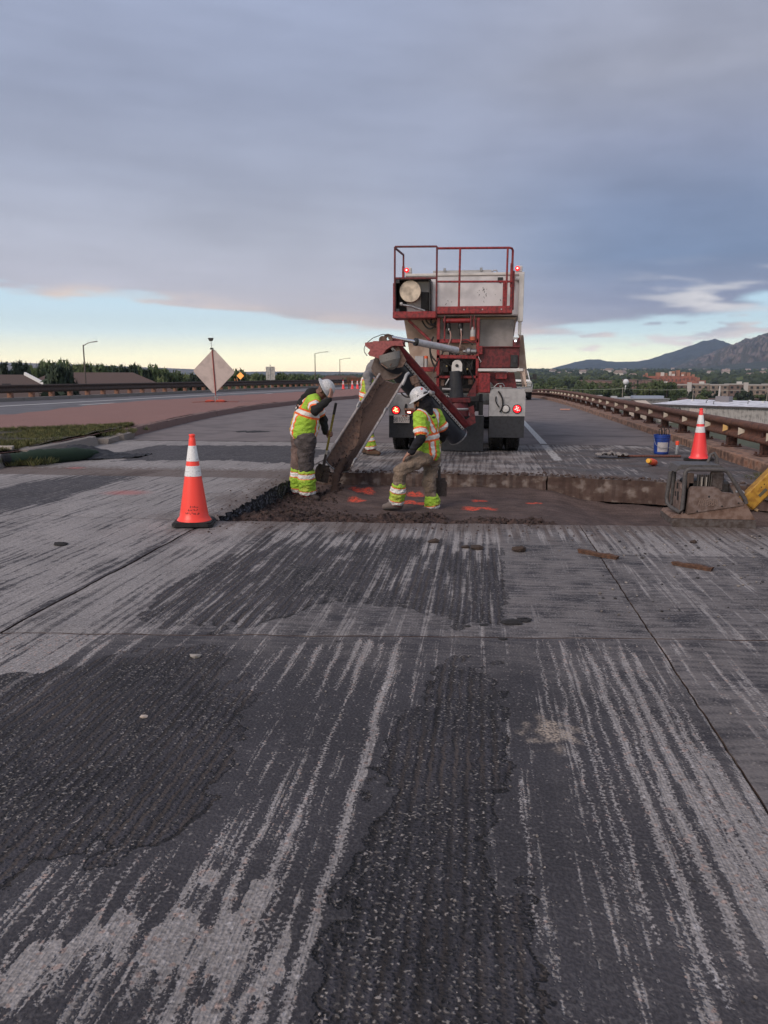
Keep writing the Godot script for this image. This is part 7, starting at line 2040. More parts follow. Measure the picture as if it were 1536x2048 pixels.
	shovel("shovel standing upright behind the worker in tan trousers", W(-0.535, 1.12, 10.72), W(-0.55, -0.16, 10.62), Vector3(0, 0, 1), Color(0.34, 0.33, 0.05), 0.0)
	# the third worker, mostly behind the chute
	worker("person", "worker in grey hooded sweatshirt standing behind the chute, head bowed", W(-2.10, 0.0, 14.6), {
		"hip": W(-2.13, 0.98, 14.62), "chest": W(-2.10, 1.38, 14.6), "neck": W(-2.05, 1.575, 14.58), "head": W(-1.975, 1.665, 14.56), "face_dir": Vector3(0.75, -0.62, 0.15), "crown_dir": Vector3(0.5, 0.85, 0), "body_dir": Vector3(0.9, 0, 0.2),
		"sR": W(-2.10, 1.50, 14.40), "eR": W(-2.06, 1.24, 14.33), "wR": W(-1.90, 1.16, 14.28), "handR_dir": Vector3(0.9, -0.2, 0.1), "palmR_dir": Vector3(0, -0.9, -0.2),
		"sL": W(-2.08, 1.49, 14.80), "eL": W(-2.20, 1.20, 14.84), "wL": W(-2.27, 0.97, 14.66), "handL_dir": Vector3(-0.1, -0.95, 0.2), "palmL_dir": Vector3(0.6, 0, -0.6),
		"hR": W(-2.12, 0.94, 14.52), "kR": W(-2.10, 0.52, 14.48), "aR": W(-2.06, 0.11, 14.5), "toeR_dir": Vector3(1, 0, 0.2), "hL": W(-2.14, 0.94, 14.73), "kL": W(-2.16, 0.52, 14.73), "aL": W(-2.18, 0.11, 14.76), "toeL_dir": Vector3(1, 0, 0.1), "hem": Vector3.ZERO},
		{"girth": 1.0, "pants": Color(0.022, 0.018, 0.018), "shirt": Color(0.21, 0.20, 0.205), "hood": 1, "hem": -0.10, "sleeve": 0.02, "waist": 0.12, "stripe": 0.09, "cross": false, "low": 0.16, "gaitL": [0.30, 0.0], "gaitR": [0.30, 0.0], "boots": Color(0.10, 0.055, 0.035), "hat": false, "hat_tip": 0.0,
		"curlL": 0.5, "thumbL": 1.0, "curlR": 0.7, "thumbR": 1.0, "hat_bits": []})

# skylines [x, height], trees [x, distance, height, half width, kind], houses and cars [x, distance]
var MESA := [[-5049, 129.6], [-4369, 119.8], [-3926, 106.7], [-3489, 97.8], [-3060, 81.1], [-2638, 64.7], [-2222, 48.5], [-1894, 28.8], [-1731, 32.6], [-1409, 32.4], [-1012, 28.3], [-776, 20.6], [-428, 16.6], [143, 12.7], [516, 8.9], [1065, 1.5]]
var MTA := [[460, 6.2], [598, 47.9], [689, 75.6], [826, 112.3], [916, 135.1], [1007, 148.6], [1084, 148.4], [1167, 129.9], [1280, 125.1], [1437, 129.3], [1548, 147.3], [1679, 196.7], [1745, 214.5], [1810, 232.3], [1896, 267.9], [1982, 303.2], [2111, 324.9], [2178, 315.6], [2245, 284.1], [2423, 229.9], [2855, 206.1]]
var MTB := [[1171, 29.9], [1321, 92.6], [1440, 139.0], [1528, 179.0], [1587, 197.3], [1622, 209.4], [1644, 230.8], [1675, 221.5], [1733, 248.7], [1780, 257.6], [1965, 305.1], [2254, 338.9], [2546, 291.7], [3124, 183.9]]
var MTC := [[513, 10.8], [697, 17.8], [787, 26.9], [1012, 38.2], [1166, 54.0], [1311, 67.3], [1663, 88.8], [2087, 58.9]]
var LEFT := [[-68.0, 105, 9.5, 2.80, 1], [-68.3, 108, 9.8, 3.20, 1], [-69.6, 112, 9.6, 2.60, 1], [-79.2, 130, 9.5, 3.00, 2], [-80.7, 135, 9.9, 3.40, 0], [-81.4, 140, 10.2, 3.60, 0], [-70.9, 120, 9.0, 2.50, 0], [-39.7, 70, 8.8, 3.40, 1], [-40.9, 71, 8.4, 2.20, 1], [-39.7, 71, 8.4, 2.30, 1], [-78.4, 140, 10.0, 3.50, 2], [-79.1, 145, 10.3, 3.40, 2], [-80.8, 150, 9.9, 3.20, 0], [-78.9, 150, 10.0, 3.40, 0], [-77.1, 150, 9.7, 3.20, 0], [-77.8, 155, 9.8, 3.60, 0], [-58.9, 120, 8.9, 3.00, 1], [-56.6, 118, 9.1, 3.20, 1], [-58.9, 125, 8.9, 3.00, 1], [-56.6, 122, 9.6, 2.20, 1], [-68.0, 150, 9.5, 3.20, 0], [-57.9, 130, 8.8, 2.80, 1], [-74.2, 170, 9.1, 3.50, 2], [-74.3, 175, 9.0, 3.50, 0], [-74.2, 180, 8.7, 3.50, 2], [-72.0, 180, 8.8, 3.50, 0], [-74.1, 190, 8.6, 3.50, 2], [-56.8, 150, 8.0, 3.00, 1], [-55.1, 150, 8.2, 3.00, 1], [-51.6, 160, 8.8, 3.20, 0], [-51.5, 165, 8.3, 3.00, 1], [-57.4, 190, 8.0, 3.50, 2], [-58.4, 200, 8.1, 3.80, 0], [-56.4, 200, 8.0, 3.50, 0], [-52.9, 200, 8.4, 3.50, 0], [-53.5, 210, 8.2, 4.00, 2], [-52.7, 215, 8.1, 4.00, 0], [-51.7, 220, 8.0, 4.00, 0], [-51.7, 230, 7.7, 4.00, 0], [-49.4, 230, 7.4, 4.00, 2], [-49.2, 240, 7.2, 4.00, 0], [-38.0, 200, 6.4, 3.00, 0], [-33.3, 190, 7.2, 3.00, 2], [-30.6, 185, 7.4, 3.30, 0], [-28.5, 180, 6.8, 3.00, 0], [-31.3, 220, 6.8, 4.00, 0], [-31.1, 240, 7.3, 4.00, 0], [-27.9, 240, 7.2, 4.00, 2]]
var RIGHT := [[55.8, 781, 7.7, 7.55, 0], [59.9, 766, 7.1, 7.44, 0], [63.0, 708, 9.2, 5.70, 0], [69.8, 738, 7.5, 7.07, 0], [72.8, 698, 10.0, 7.36, 0], [83.2, 715, 9.9, 5.87, 0], [99.0, 796, 9.5, 6.88, 1], [93.5, 713, 9.9, 5.21, 2], [110.1, 772, 8.3, 5.22, 2], [114.0, 748, 9.3, 6.91, 0], [119.7, 735, 7.3, 6.12, 0], [118.8, 698, 8.7, 5.16, 0], [131.9, 723, 10.0, 7.22, 1], [146.5, 779, 8.5, 5.33, 2], [139.3, 707, 7.5, 5.95, 0], [158.7, 771, 10.8, 5.28, 2], [37.8, 536, 7.2, 4.19, 1], [38.9, 522, 6.5, 4.37, 0], [45.2, 531, 8.2, 3.88, 0], [52.6, 555, 8.1, 4.67, 0], [54.7, 515, 8.6, 3.88, 1], [61.4, 546, 6.3, 5.45, 1], [62.3, 504, 8.2, 4.49, 0], [65.4, 497, 7.8, 5.38, 2], [72.0, 524, 7.6, 4.56, 0], [78.9, 532, 7.2, 5.04, 2], [78.8, 503, 7.1, 5.46, 2], [90.0, 546, 8.3, 4.50, 2], [89.7, 520, 8.2, 4.88, 2], [99.2, 544, 7.0, 4.27, 0], [106.4, 553, 6.3, 4.58, 0], [109.1, 546, 7.9, 4.14, 0], [114.2, 540, 9.3, 4.70, 1], [109.9, 503, 8.0, 5.49, 0], [112.4, 500, 8.5, 4.90, 0], [24.9, 348, 7.6, 3.81, 0], [25.4, 323, 7.5, 4.86, 0], [26.6, 307, 7.1, 4.37, 2], [33.4, 332, 7.0, 5.43, 0], [34.3, 323, 7.3, 4.70, 2], [39.8, 337, 6.8, 4.30, 0], [39.9, 316, 7.5, 3.85, 0], [42.8, 312, 8.2, 4.68, 0], [47.9, 333, 6.7, 4.42, 0], [49.9, 325, 7.1, 5.22, 0], [53.5, 330, 6.7, 4.39, 2], [54.2, 314, 7.0, 3.65, 0], [57.4, 313, 8.2, 4.35, 1], [66.1, 343, 6.5, 4.07, 2], [67.5, 330, 8.3, 5.49, 0], [66.8, 312, 7.8, 5.04, 2], [75.8, 341, 7.7, 3.65, 2], [71.3, 309, 8.1, 4.08, 1], [62.5, 300, 8.6, 4.50, 2], [66.8, 305, 9.3, 5.00, 0], [68.7, 300, 9.0, 4.80, 0], [73.8, 310, 7.7, 4.00, 0], [91.8, 370, 5.6, 3.60, 0], [85.0, 330, 5.1, 3.40, 1], [94.9, 350, 6.0, 4.00, 0], [77.7, 300, 4.6, 3.00, 1], [95.5, 330, 5.5, 4.60, 1], [92.7, 330, 4.7, 3.40, 1], [102.1, 320, 6.5, 4.80, 1], [105.3, 322, 5.7, 4.00, 1], [101.6, 325, 4.8, 3.60, 1], [111.9, 330, 3.9, 3.50, 0], [118.3, 340, 4.5, 4.00, 1], [81.5, 300, 4.2, 2.60, 2], [93.4, 310, 3.6, 3.00, 1], [115.7, 320, 6.5, 5.00, 0], [125.0, 330, 7.0, 5.00, 1], [86.8, 280, 3.9, 2.20, 0]]
var HOUSES := [[600, 3700], [619, 3589], [616, 3478], [613, 3367], [712, 3700], [722, 3589], [742, 3478], [412, 3123], [522, 3700], [256, 2451], [304, 2605], [731, 3123], [899, 3700], [758, 2974], [947, 3478], [947, 3367], [1073, 3700], [995, 3329], [799, 2605], [1055, 3367], [749, 2323], [1177, 3589], [962, 2882], [1066, 3123], [207, 1870], [339, 2253], [261, 1650], [378, 1820], [490, 1756], [427, 1440], [432, 1327], [543, 1598], [192, 2150], [168, 1703], [196, 1556], [210, 1224], [230, 1230]]
var CARS := [[108.5, 415], [109.7, 415], [111.1, 415], [104.0, 385], [109.6, 400], [106.3, 385], [115.8, 415], [117.2, 415], [118.4, 415], [111.2, 385], [120.9, 415], [113.2, 385], [114.5, 385], [124.4, 415], [116.5, 385], [122.5, 400], [128.2, 415], [124.9, 400], [126.0, 400], [131.8, 415], [123.4, 385], [124.7, 385], [130.3, 400], [136.5, 415], [137.8, 415], [134.2, 400], [135.2, 400], [141.5, 415], [142.8, 415], [138.6, 400], [134.7, 385], [146.5, 415], [136.9, 385], [143.4, 400]]

# ---------------------------------------------------------------- trees
func leaf_mat(c: Color) -> StandardMaterial3D:
	var m := mat(c, 0.9)
	m.vertex_color_use_as_albedo = true
	m.backlight_enabled = true
	m.backlight = Color(0.12, 0.15, 0.05)
	return m

func crown_mesh(sd: int, kind: int, m: Material) -> ArrayMesh:
	# unit crown: height 1, half width 1 before scaling; many small leaf sprays through its volume
	var r := RandomNumberGenerator.new()
	r.seed = sd
	var t := mb()
	t.use_c = true
	var blobs := []
	if kind == 1:
		for i in 11:
			var y := 0.12 + 0.84 * i / 11.0
			var w := (1.0 - y) * 0.75 + 0.12
			for k in (3 if y < 0.7 else 2):
				var a := r.randf() * TAU
				blobs.append([Vector3(cos(a) * w * 0.55, y + r.randf() * 0.05, sin(a) * w * 0.55), w * 0.48, 0.10])
	else:
		for i in (13 if kind == 0 else 10):
			var y := 0.30 + 0.60 * r.randf()
			var w := sqrt(maxf(0.0, 1.0 - pow((y - 0.58) / 0.46, 2.0)))
			var a := r.randf() * TAU
			var q := r.randf_range(0.35, 0.8) * w
			blobs.append([Vector3(cos(a) * q, y, sin(a) * q), r.randf_range(0.24, 0.42), r.randf_range(0.09, 0.15)])
		blobs.append([Vector3(r.randf() * 0.2, 0.88, 0), 0.3, 0.12])
	var n := 900 if kind != 2 else 640
	for i in n:
		var b: Array = blobs[r.randi() % blobs.size()]
		var dir := Vector3(r.randfn(), r.randfn(), r.randfn()).normalized()
		var q: float = pow(r.randf(), 0.45)
		var p: Vector3 = b[0] + Vector3(dir.x * b[1], dir.y * b[2], dir.z * b[1]) * q
		var tone := r.randf_range(0.55, 1.35)
		t.cc = Color(tone, tone * r.randf_range(0.92, 1.05), tone * r.randf_range(0.8, 1.0))
		var s := r.randf_range(0.05, 0.12)
		var nn := (dir + Vector3(r.randfn(), r.randfn(), r.randfn()) * 0.5).normalized()
		var x := nn.cross(Vector3(r.randfn(), r.randfn(), r.randfn()).normalized()).normalized() * s
		var y := nn.cross(x).normalized() * s * 0.30
		for k in 2:
			var e := x.rotated(nn, k * 0.9) ; var f := y.rotated(nn, k * 0.9)
			var o := p + nn * s * 0.2 * k
			var i0 := t.vert(o - e, nn); t.vert(o + f * 1.2, nn); t.vert(o + e, nn); t.vert(o - f, nn)
			t.tri(i0, i0 + 1, i0 + 2); t.tri(i0, i0 + 2, i0 + 3)
	return t.mesh(m)

func ordinal(n: int) -> String:
	var ones := ["", "first", "second", "third", "fourth", "fifth", "sixth", "seventh", "eighth", "ninth", "tenth", "eleventh", "twelfth", "thirteenth", "fourteenth", "fifteenth", "sixteenth", "seventeenth", "eighteenth", "nineteenth"]
	if n < 20: return ones[n]
	var tens := ["", "", "twent", "thirt", "fort"]
	return tens[n / 10] + ("ieth" if n % 10 == 0 else "y-" + ones[n % 10])

func build_trees() -> void:
	var greens := [Color(0.078, 0.108, 0.045), Color(0.034, 0.050, 0.032), Color(0.108, 0.132, 0.056)]
	var crowns := []
	for k in 3:
		var v := []
		for j in 3: v.append(crown_mesh(100 + k * 10 + j, k, leaf_mat(greens[k] * (0.9 + 0.12 * j))))
		crowns.append(v)
	var bark := mat(Color(0.07, 0.055, 0.045), 0.95)
	var trunk := mb().tube([Vector3.ZERO, Vector3(0.01, 0.3, 0), Vector3(0, 0.6, 0.01), Vector3(0.015, 0.85, 0)], [0.045, 0.034, 0.022, 0.008], 7).tube([Vector3(0.0, 0.35, 0), Vector3(0.16, 0.62, 0.1)], [0.018, 0.006], 5).tube([Vector3(0.0, 0.42, 0), Vector3(-0.17, 0.66, -0.06)], [0.016, 0.006], 5).tube([Vector3(0.0, 0.5, 0), Vector3(0.03, 0.75, -0.17)], [0.014, 0.005], 5).mesh(bark)
	var nm := ["broadleaf_tree", "cedar_tree", "pale_tree"]
	var lab := [["mid green broadleaf tree behind the far guardrail", "dark cedar tree behind the far guardrail", "pale green tree behind the far guardrail"], ["mid green tree in the town at right", "dark evergreen tree in the town at right", "pale green tree in the town at right"]]
	var idx := 0
	for side in 2:
		for q in [LEFT, RIGHT][side]:
			if side == 1 and q[1] > 480 and q[0] / q[1] > 0.19: continue
			if side == 0: q[3] *= 1.5
			var k: int = q[4]
			var rank := 1
			for o in [LEFT, RIGHT][side]:
				if side == 1 and o[1] > 480 and o[0] / o[1] > 0.19: continue
				if o[4] == k and o[0] / o[1] < q[0] / q[1]: rank += 1
			var l: String = lab[side][k] + ", " + ordinal(rank) + " from the left"
			var t := thing(nm[k], l, "tree", Vector3(q[0], gy(q[0], q[1]) - 0.2, -q[1]), idx * 1.7, ["trees behind the far guardrail", "trees in the town on the right"][side])
			var h: float = q[2] + 0.2
			var tr := put("trunk", trunk, t)
			tr.scale = Vector3(h, h, h)
			var cr := put("crown", crowns[k][idx % 3], t)
			cr.scale = Vector3(q[3], h * 1.03, q[3])
			idx += 1
	# the wooded town rising to the hills, too far to tell the crowns apart
	var cl := mb()
	cl.use_c = false
	var pts := []
	var r := RandomNumberGenerator.new()
	r.seed = 9
	for i in 13:
		var y := 1.0 - 2.0 * (i + 0.5) / 13.0
		var a := i * 2.39996
		pts.append(Vector3(cos(a) * sqrt(1 - y * y), y * 0.8 + 0.5, sin(a) * sqrt(1 - y * y)) * r.randf_range(0.75, 1.1))
	hull(cl, pts)
	var fm := mat(Color.WHITE, 1.0)
	fm.vertex_color_use_as_albedo = true
	var mm := MultiMesh.new()
	mm.transform_format = MultiMesh.TRANSFORM_3D
	mm.use_colors = true
	mm.mesh = cl.mesh(fm)
	var xs := []
	var cs := []
	while xs.size() < 15000:
		var d := 780.0 + 3600.0 * pow(rng.randf(), 1.3)
		var az := rng.randf_range(0.02, 0.42)
		if xs.size() > 11500:
			d = 260.0 + 3200.0 * rng.randf()
			az = rng.randf_range(-0.62, -0.02)
		var x := d * tan(az)
		if d < 940.0 and x > 165.0 and x < 262.0: continue
		if N3.get_noise_2d(x * 0.006, d * 0.004) < -0.22 and d > 900.0: continue
		var s := rng.randf_range(2.6, 6.0) * (1.0 + d / 4000.0)
		if az < 0.0: s *= 0.75
		xs.append(Transform3D(Basis(Vector3.UP, rng.randf() * TAU).scaled(Vector3(s, s * rng.randf_range(0.75, 1.3), s)), Vector3(x, gy(x, d) - s * 0.15, -d)))
		var g := rng.randf()
		cs.append(Color(0.030, 0.042, 0.026).lerp(Color(0.075, 0.095, 0.042), g * g) * rng.randf_range(0.7, 1.2))
	mm.instance_count = xs.size()
	for i in xs.size():
		mm.set_instance_transform(i, xs[i]); mm.set_instance_color(i, cs[i])
	var mi := MultiMeshInstance3D.new()
	mi.multimesh = mm
	mi.name = "distant_woods"
	add_child(mi)
	tag(mi, "far wooded plain and foothills where single crowns merge", "", "", "stuff")

# ---------------------------------------------------------------- hills
func ridge(skyline: Array, D: float, depth: float, base: float, nx: int, nz: int, bump: float, sc: float, col: Callable, jag := 0.02) -> MB:
	var x0: float = skyline[0][0]
	var x1: float = skyline[-1][0]
	var rn := noise(int(D), 1.0, 5)
	rn.fractal_type = FastNoiseLite.FRACTAL_RIDGED
	var t := mb()
	t.use_c = true
	return t.sheet(nx, nz, func(u: float, w: float) -> Vector3:
		var x := lerpf(x0, x1, u)
		var top: float = pl(x, skyline)
		var near := minf(w * 1.25, 1.0)
		var d := D - depth * (1.0 - near) + maxf(0.0, w - 0.8) * depth
		var h := lerpf(base, top, pow(near, 1.25)) if w <= 0.8 else lerpf(top, base, (w - 0.8) * 3.0)
		var e := rn.get_noise_2d(x * sc, d * sc * 0.55)
		h += (top - base) * bump * e * sin(minf(near, 1.0) * PI) + (top - base) * jag * rn.get_noise_2d(x * sc * 4.0, d * sc)
		return Vector3(x * d / D, h if w <= 0.8 else minf(h, top), -d), col)

func build_hills() -> void:
	var hm := vmat(1.0)
	structure("mesa_hills", ridge(MESA, 6000.0, 2600.0, -8.0, 220, 30, 0.12, 0.0022, func(p: Vector3, _n: Vector3) -> Color:
		var k := N3.get_noise_2d(p.x * 0.003, p.z * 0.0016 + p.y * 0.02)
		var c := Color(0.17, 0.13, 0.095).lerp(Color(0.07, 0.075, 0.06), smoothstep(0.65, 0.25, (p.y + 8.0) / 120.0 + 0.25 * k))
		return c.lerp(Color(0.24, 0.20, 0.14), smoothstep(0.18, 0.4, k) * 0.7)).mesh(hm), "long low brownish mesa along the left horizon")
	structure("mountain", ridge(MTA, 7500.0, 2600.0, 5.0, 200, 60, 0.16, 0.0016, func(p: Vector3, n: Vector3) -> Color:
		var k := N3.get_noise_2d(p.x * 0.004, p.z * 0.003)
		var c := Color(0.030, 0.042, 0.032).lerp(Color(0.055, 0.062, 0.042), 0.5 + 0.5 * k)
		return c.lerp(Color(0.20, 0.14, 0.10), smoothstep(0.30, 0.42, N3.get_noise_2d(p.x * 0.007 + 40.0, p.y * 0.03)) * smoothstep(70.0, 15.0, p.y) * smoothstep(1400.0, 1700.0, p.x)), 0.035).mesh(hm), "dark forested mountain ridge on the right horizon")
	structure("rocky_mountain", ridge(MTB, 5200.0, 1500.0, 5.0, 300, 110, 0.34, 0.0045, func(p: Vector3, n: Vector3) -> Color:
		var k := N4.get_noise_2d(p.x * 0.030 - p.y * 0.030, p.y * 0.012 + p.x * 0.006)
		var rock := smoothstep(0.0, 0.22, k) * smoothstep(35.0, 90.0, p.y)
		var c := Color(0.045, 0.052, 0.036).lerp(Color(0.085, 0.075, 0.055), 0.5 + 0.5 * N3.get_noise_2d(p.x * 0.02, p.y * 0.02))
		return c.lerp(Color(0.25, 0.185, 0.16), rock * 0.75), 0.05).mesh(hm), "mountain with slanting pinkish rock slabs at the right edge")
	structure("foothill", ridge(MTC, 3800.0, 500.0, 8.0, 160, 24, 0.10, 0.006, func(p: Vector3, _n: Vector3) -> Color:
		return Color(0.028, 0.038, 0.026).lerp(Color(0.06, 0.065, 0.04), 0.5 + 0.6 * N4.get_noise_2d(p.x * 0.02, p.y * 0.05))).mesh(hm), "dark wooded foothill below the rocky mountain")

# ---------------------------------------------------------------- buildings
func hip_house(label: String, p: Vector3, w: float, dp: float, wall: float, roof: float, turn: float, hip: float, rc: Color, wc: Color, gable := false) -> Node3D:
	var t := thing("house", label, "house", p, turn, "houses beyond the far guardrail")
	put("wall", mb().box(Vector3(0, wall * 0.5, 0), Vector3(w - 0.8, wall, dp - 0.8)).mesh(mat(wc, 0.9, 0.0, "grime", 0.2)), t)
	var o := 0.4
	var a := [Vector3(-w * 0.5 - o, wall, dp * 0.5 + o), Vector3(w * 0.5 + o, wall, dp * 0.5 + o), Vector3(w * 0.5 + o, wall, -dp * 0.5 - o), Vector3(-w * 0.5 - o, wall, -dp * 0.5 - o)]
	var r0 := Vector3(-w * 0.5 + hip, wall + roof, 0)
	var r1 := Vector3(w * 0.5 - hip, wall + roof, 0)
	var m := mb()
	m.quad(a[0], a[1], r1, r0, Vector3(0, 1, 1)); m.quad(a[2], a[3], r0, r1, Vector3(0, 1, -1))
	m.tri3(a[1], a[2], r1, Vector3(1, 1, 0)); m.tri3(a[3], a[0], r0, Vector3(-1, 1, 0))
	m.quad(a[0], a[1], a[2], a[3], Vector3(0, -1, 0))
	var rf := put("roof", m.mesh(mat(rc, 0.95, 0.0, "speckle", 0.35, "bmed", 1.0)), t)
	put("fascia", mb().bar(a[0], a[1], 0.12, 0.2).bar(a[1], a[2], 0.12, 0.2).bar(a[3], a[0], 0.12, 0.2).mesh(mat(Color(0.42, 0.38, 0.34), 0.8)), rf)
	if gable:
		put("barge_board", mb().bar(a[1] + Vector3(0.1, 0.1, 0), r1 + Vector3(0.25, 0.12, 0), 0.25, 0.35).mesh(mat(Color(0.66, 0.66, 0.66), 0.8)), rf)
		put("roof_vent", mb().box(r0.lerp(r1, 0.75) + Vector3(0, -roof * 0.45 + 0.25, dp * 0.27), Vector3(0.9, 0.3, 0.7)).mesh(mat(Color(0.06, 0.05, 0.05), 0.8)), rf)
	for i in 4:
		var win := put("window", mb().box(Vector3(-w * 0.36 + i * w * 0.24, wall * 0.55, dp * 0.5 - 0.38), Vector3(1.5, 1.3, 0.08)).mesh(mat(Color(0.62, 0.62, 0.63), 0.7)), t)
		put("pane", mb().box(Vector3(-w * 0.36 + i * w * 0.24, wall * 0.55, dp * 0.5 - 0.33), Vector3(1.25, 1.05, 0.03)).mesh(M.glass), win)
	return t

func build_buildings() -> void:
	var rc := Color(0.14, 0.098, 0.085)
	var h1 := hip_house("brown roofed house at the left edge, with a white barge board at its right end", Vector3(-57.0, -6.5, -84.0), 17.0, 14.0, 5.0, 3.1, 0.62, 4.5, rc, Color(0.45, 0.44, 0.43), true)
	var h2 := hip_house("long brown hipped roof behind the dark cedars, right of the white barge board", Vector3(-50.5, -6.5, -97.0), 22.0, 14.0, 5.3, 3.1, 0.5, 6.0, Color(0.15, 0.10, 0.088), Color(0.40, 0.36, 0.33))
	var h3 := hip_house("brown hipped roof seen just right of the bending worker's helmet", Vector3(-42.0, -6.6, -232.0), 22.0, 16.0, 4.5, 3.6, 0.2, 7.0, Color(0.15, 0.085, 0.07), Color(0.30, 0.22, 0.19))
	var h4 := hip_house("second brown roof right of the bending worker, with a flat wing", Vector3(-30.5, -6.6, -228.0), 16.0, 12.0, 4.6, 2.0, 0.1, 5.0, Color(0.15, 0.09, 0.08), Color(0.28, 0.2, 0.17))
	# vans parked below the far guardrail
	for q in [[-48.6, 72.0, "white van parked below the far guardrail at the left edge"], [-42.5, 74.0, "pale grey van parked below the far guardrail by the cedars"]]:
		var v := thing("parked_van", q[2], "van", Vector3(q[0], -6.5, -q[1]), PI / 2, "vans below the far guardrail")
		put("body", mb().prism(v2([[-2.6, 0.45], [2.6, 0.45], [2.6, 1.0], [2.2, 1.15], [1.7, 2.0], [1.5, 2.1], [-2.5, 2.1], [-2.6, 1.9]]), -0.95, 0.95).mesh(mat(Color(0.66, 0.68, 0.72), 0.3)), v)
		put("windscreen", mb().prism(v2([[2.15, 1.2], [1.72, 1.95], [1.5, 1.95], [1.5, 1.2]]), -0.96, 0.96).mesh(M.glass), v)
		for x in [-1.7, 1.7]: put("wheel", mb().lathe([Vector2(0.0, -0.97), Vector2(0.36, -0.97), Vector2(0.36, 0.97), Vector2(0.0, 0.97)], Transform3D(Basis(Vector3.RIGHT, PI / 2), Vector3(x, 0.36, 0)), 16).mesh(M.rubber), v)
	# metal warehouse with a white roof
	var eave := -5.75
	var wa := Vector3(44.0, -10.2, -206.0)
	var wb := Vector3(92.0, -10.2, -160.0)
	var ex := (wb - wa).normalized()
	var ez := Vector3(-ex.z, 0, ex.x)
	if ez.z < 0: ez = -ez
	var WX := Transform3D(Basis(ex, Vector3.UP, ez), wa)
	var L := wa.distance_to(wb)
	var wh := thing("warehouse", "long low white roofed metal warehouse beyond the right guardrail", "warehouse", wa)
	wh.transform = WX
	var wallh := eave + 10.2
	var wm := mb()
	wm.box(Vector3(L * 0.5, wallh * 0.5, -17.0), Vector3(L, wallh, 34.0), Basis.IDENTITY, 0.02)
	put("wall", wm.mesh(mat(Color(0.36, 0.345, 0.33), 0.7, 0.0, "grime", 0.1)), wh)
	var ribs := mb()
	for i in int(L / 0.9): ribs.box(Vector3(0.4 + i * 0.9, wallh * 0.5, 0.04), Vector3(0.12, wallh - 0.1, 0.07), Basis.IDENTITY, 0.0)
	var rb := put("wall_ribs", ribs.mesh(mat(Color(0.40, 0.385, 0.37), 0.7)), wh)
	tag(rb, "", "", "", "stuff")
	var roof := mb()
	roof.quad(Vector3(-0.5, wallh + 0.1, 0.5), Vector3(L + 0.5, wallh + 0.1, 0.5), Vector3(L + 0.5, wallh + 0.95, -17.0), Vector3(-0.5, wallh + 0.95, -17.0), Vector3.UP)
	roof.quad(Vector3(-0.5, wallh + 0.1, -34.5), Vector3(L + 0.5, wallh + 0.1, -34.5), Vector3(L + 0.5, wallh + 0.95, -17.0), Vector3(-0.5, wallh + 0.95, -17.0), Vector3.UP)
	roof.tri3(Vector3(-0.5, wallh + 0.1, 0.5), Vector3(-0.5, wallh + 0.1, -34.5), Vector3(-0.5, wallh + 0.95, -17.0), Vector3.LEFT)
	var rf := put("roof", roof.mesh(mat(Color(0.78, 0.78, 0.82), 0.6, 0.0, "grime", 0.05)), wh)
	put("eave_trim", mb().box(Vector3(L * 0.5, wallh - 0.12, 0.55), Vector3(L + 1.0, 0.34, 0.12)).mesh(mat(Color(0.07, 0.06, 0.06), 0.7)), rf)
	for i in 9: put("roof_vent", mb().box(Vector3(4.0 + i * 6.1, wallh + 0.75, -12.0 - 3.0 * (i % 3)), Vector3(0.5, 0.7, 0.5)).mesh(mat(Color(0.6, 0.6, 0.6), 0.6)), rf)
	for q in [[11.0, -6.0], [14.5, -3.0], [21.0, -7.0]]: put("roof_pipe", mb().tube([Vector3(q[0], wallh + 0.3, q[1]), Vector3(q[0], wallh + 1.0, q[1]), Vector3(q[0] + 0.3, wallh + 1.15, q[1])], 0.12, 8).mesh(M.steel), rf)
	var num := put("wall_number", text_mesh("1350", 1.05, 0.06, mat(Color(0.05, 0.05, 0.05), 0.7)), wh)
	num.position = Vector3(6.2, wallh - 1.25, 0.12)
	put("wall_sign", mb().box(Vector3(12.2, wallh - 1.4, 0.14), Vector3(4.2, 1.3, 0.08)).mesh(mat(Color(0.60, 0.58, 0.58), 0.6, 0.0, "rust", 0.4)), wh)
	put("window", mb().box(Vector3(31.0, wallh - 2.7, 0.1), Vector3(1.4, 1.4, 0.1)).mesh(mat(Color(0.12, 0.12, 0.13), 0.3)), wh)
	put("wall_emblem", text_mesh("M", 1.0, 0.06, mat(Color(0.7, 0.7, 0.7), 0.6)), wh).position = Vector3(33.0, wallh - 2.7, 0.12)
	var ga := put("gable_front", mb().prism(v2([[-4.4, 0.0], [4.4, 0.0], [4.4, wallh - 0.3], [0.0, wallh + 0.95], [-4.4, wallh - 0.3]]), 0.6, 4.0, Transform3D(Basis(Vector3.UP, -0.55), Vector3(-1.6, 0, 0))).mesh(mat(Color(0.50, 0.42, 0.35), 0.8)), wh)
	put("gable_trim", mb().bar(Vector3(-4.8, wallh - 0.42, 4.1), Vector3(0, wallh + 0.95, 4.1), 0.3, 0.3).bar(Vector3(4.8, wallh - 0.42, 4.1), Vector3(0, wallh + 0.95, 4.1), 0.3, 0.3).mesh(mat(Color(0.13, 0.085, 0.07), 0.8)), ga)
	ga.get_node("gable_trim").transform = Transform3D(Basis(Vector3.UP, -0.55), Vector3(-1.6, 0, 0))
	# flues and a cooling unit on the roof
	put("flue", mb().tube([Vector3(9.0, wallh + 0.2, -16.0), Vector3(9.0, wallh + 4.6, -16.0)], [0.35, 0.2], 8).mesh(mat(Color(0.45, 0.40, 0.36), 0.7)), wh)
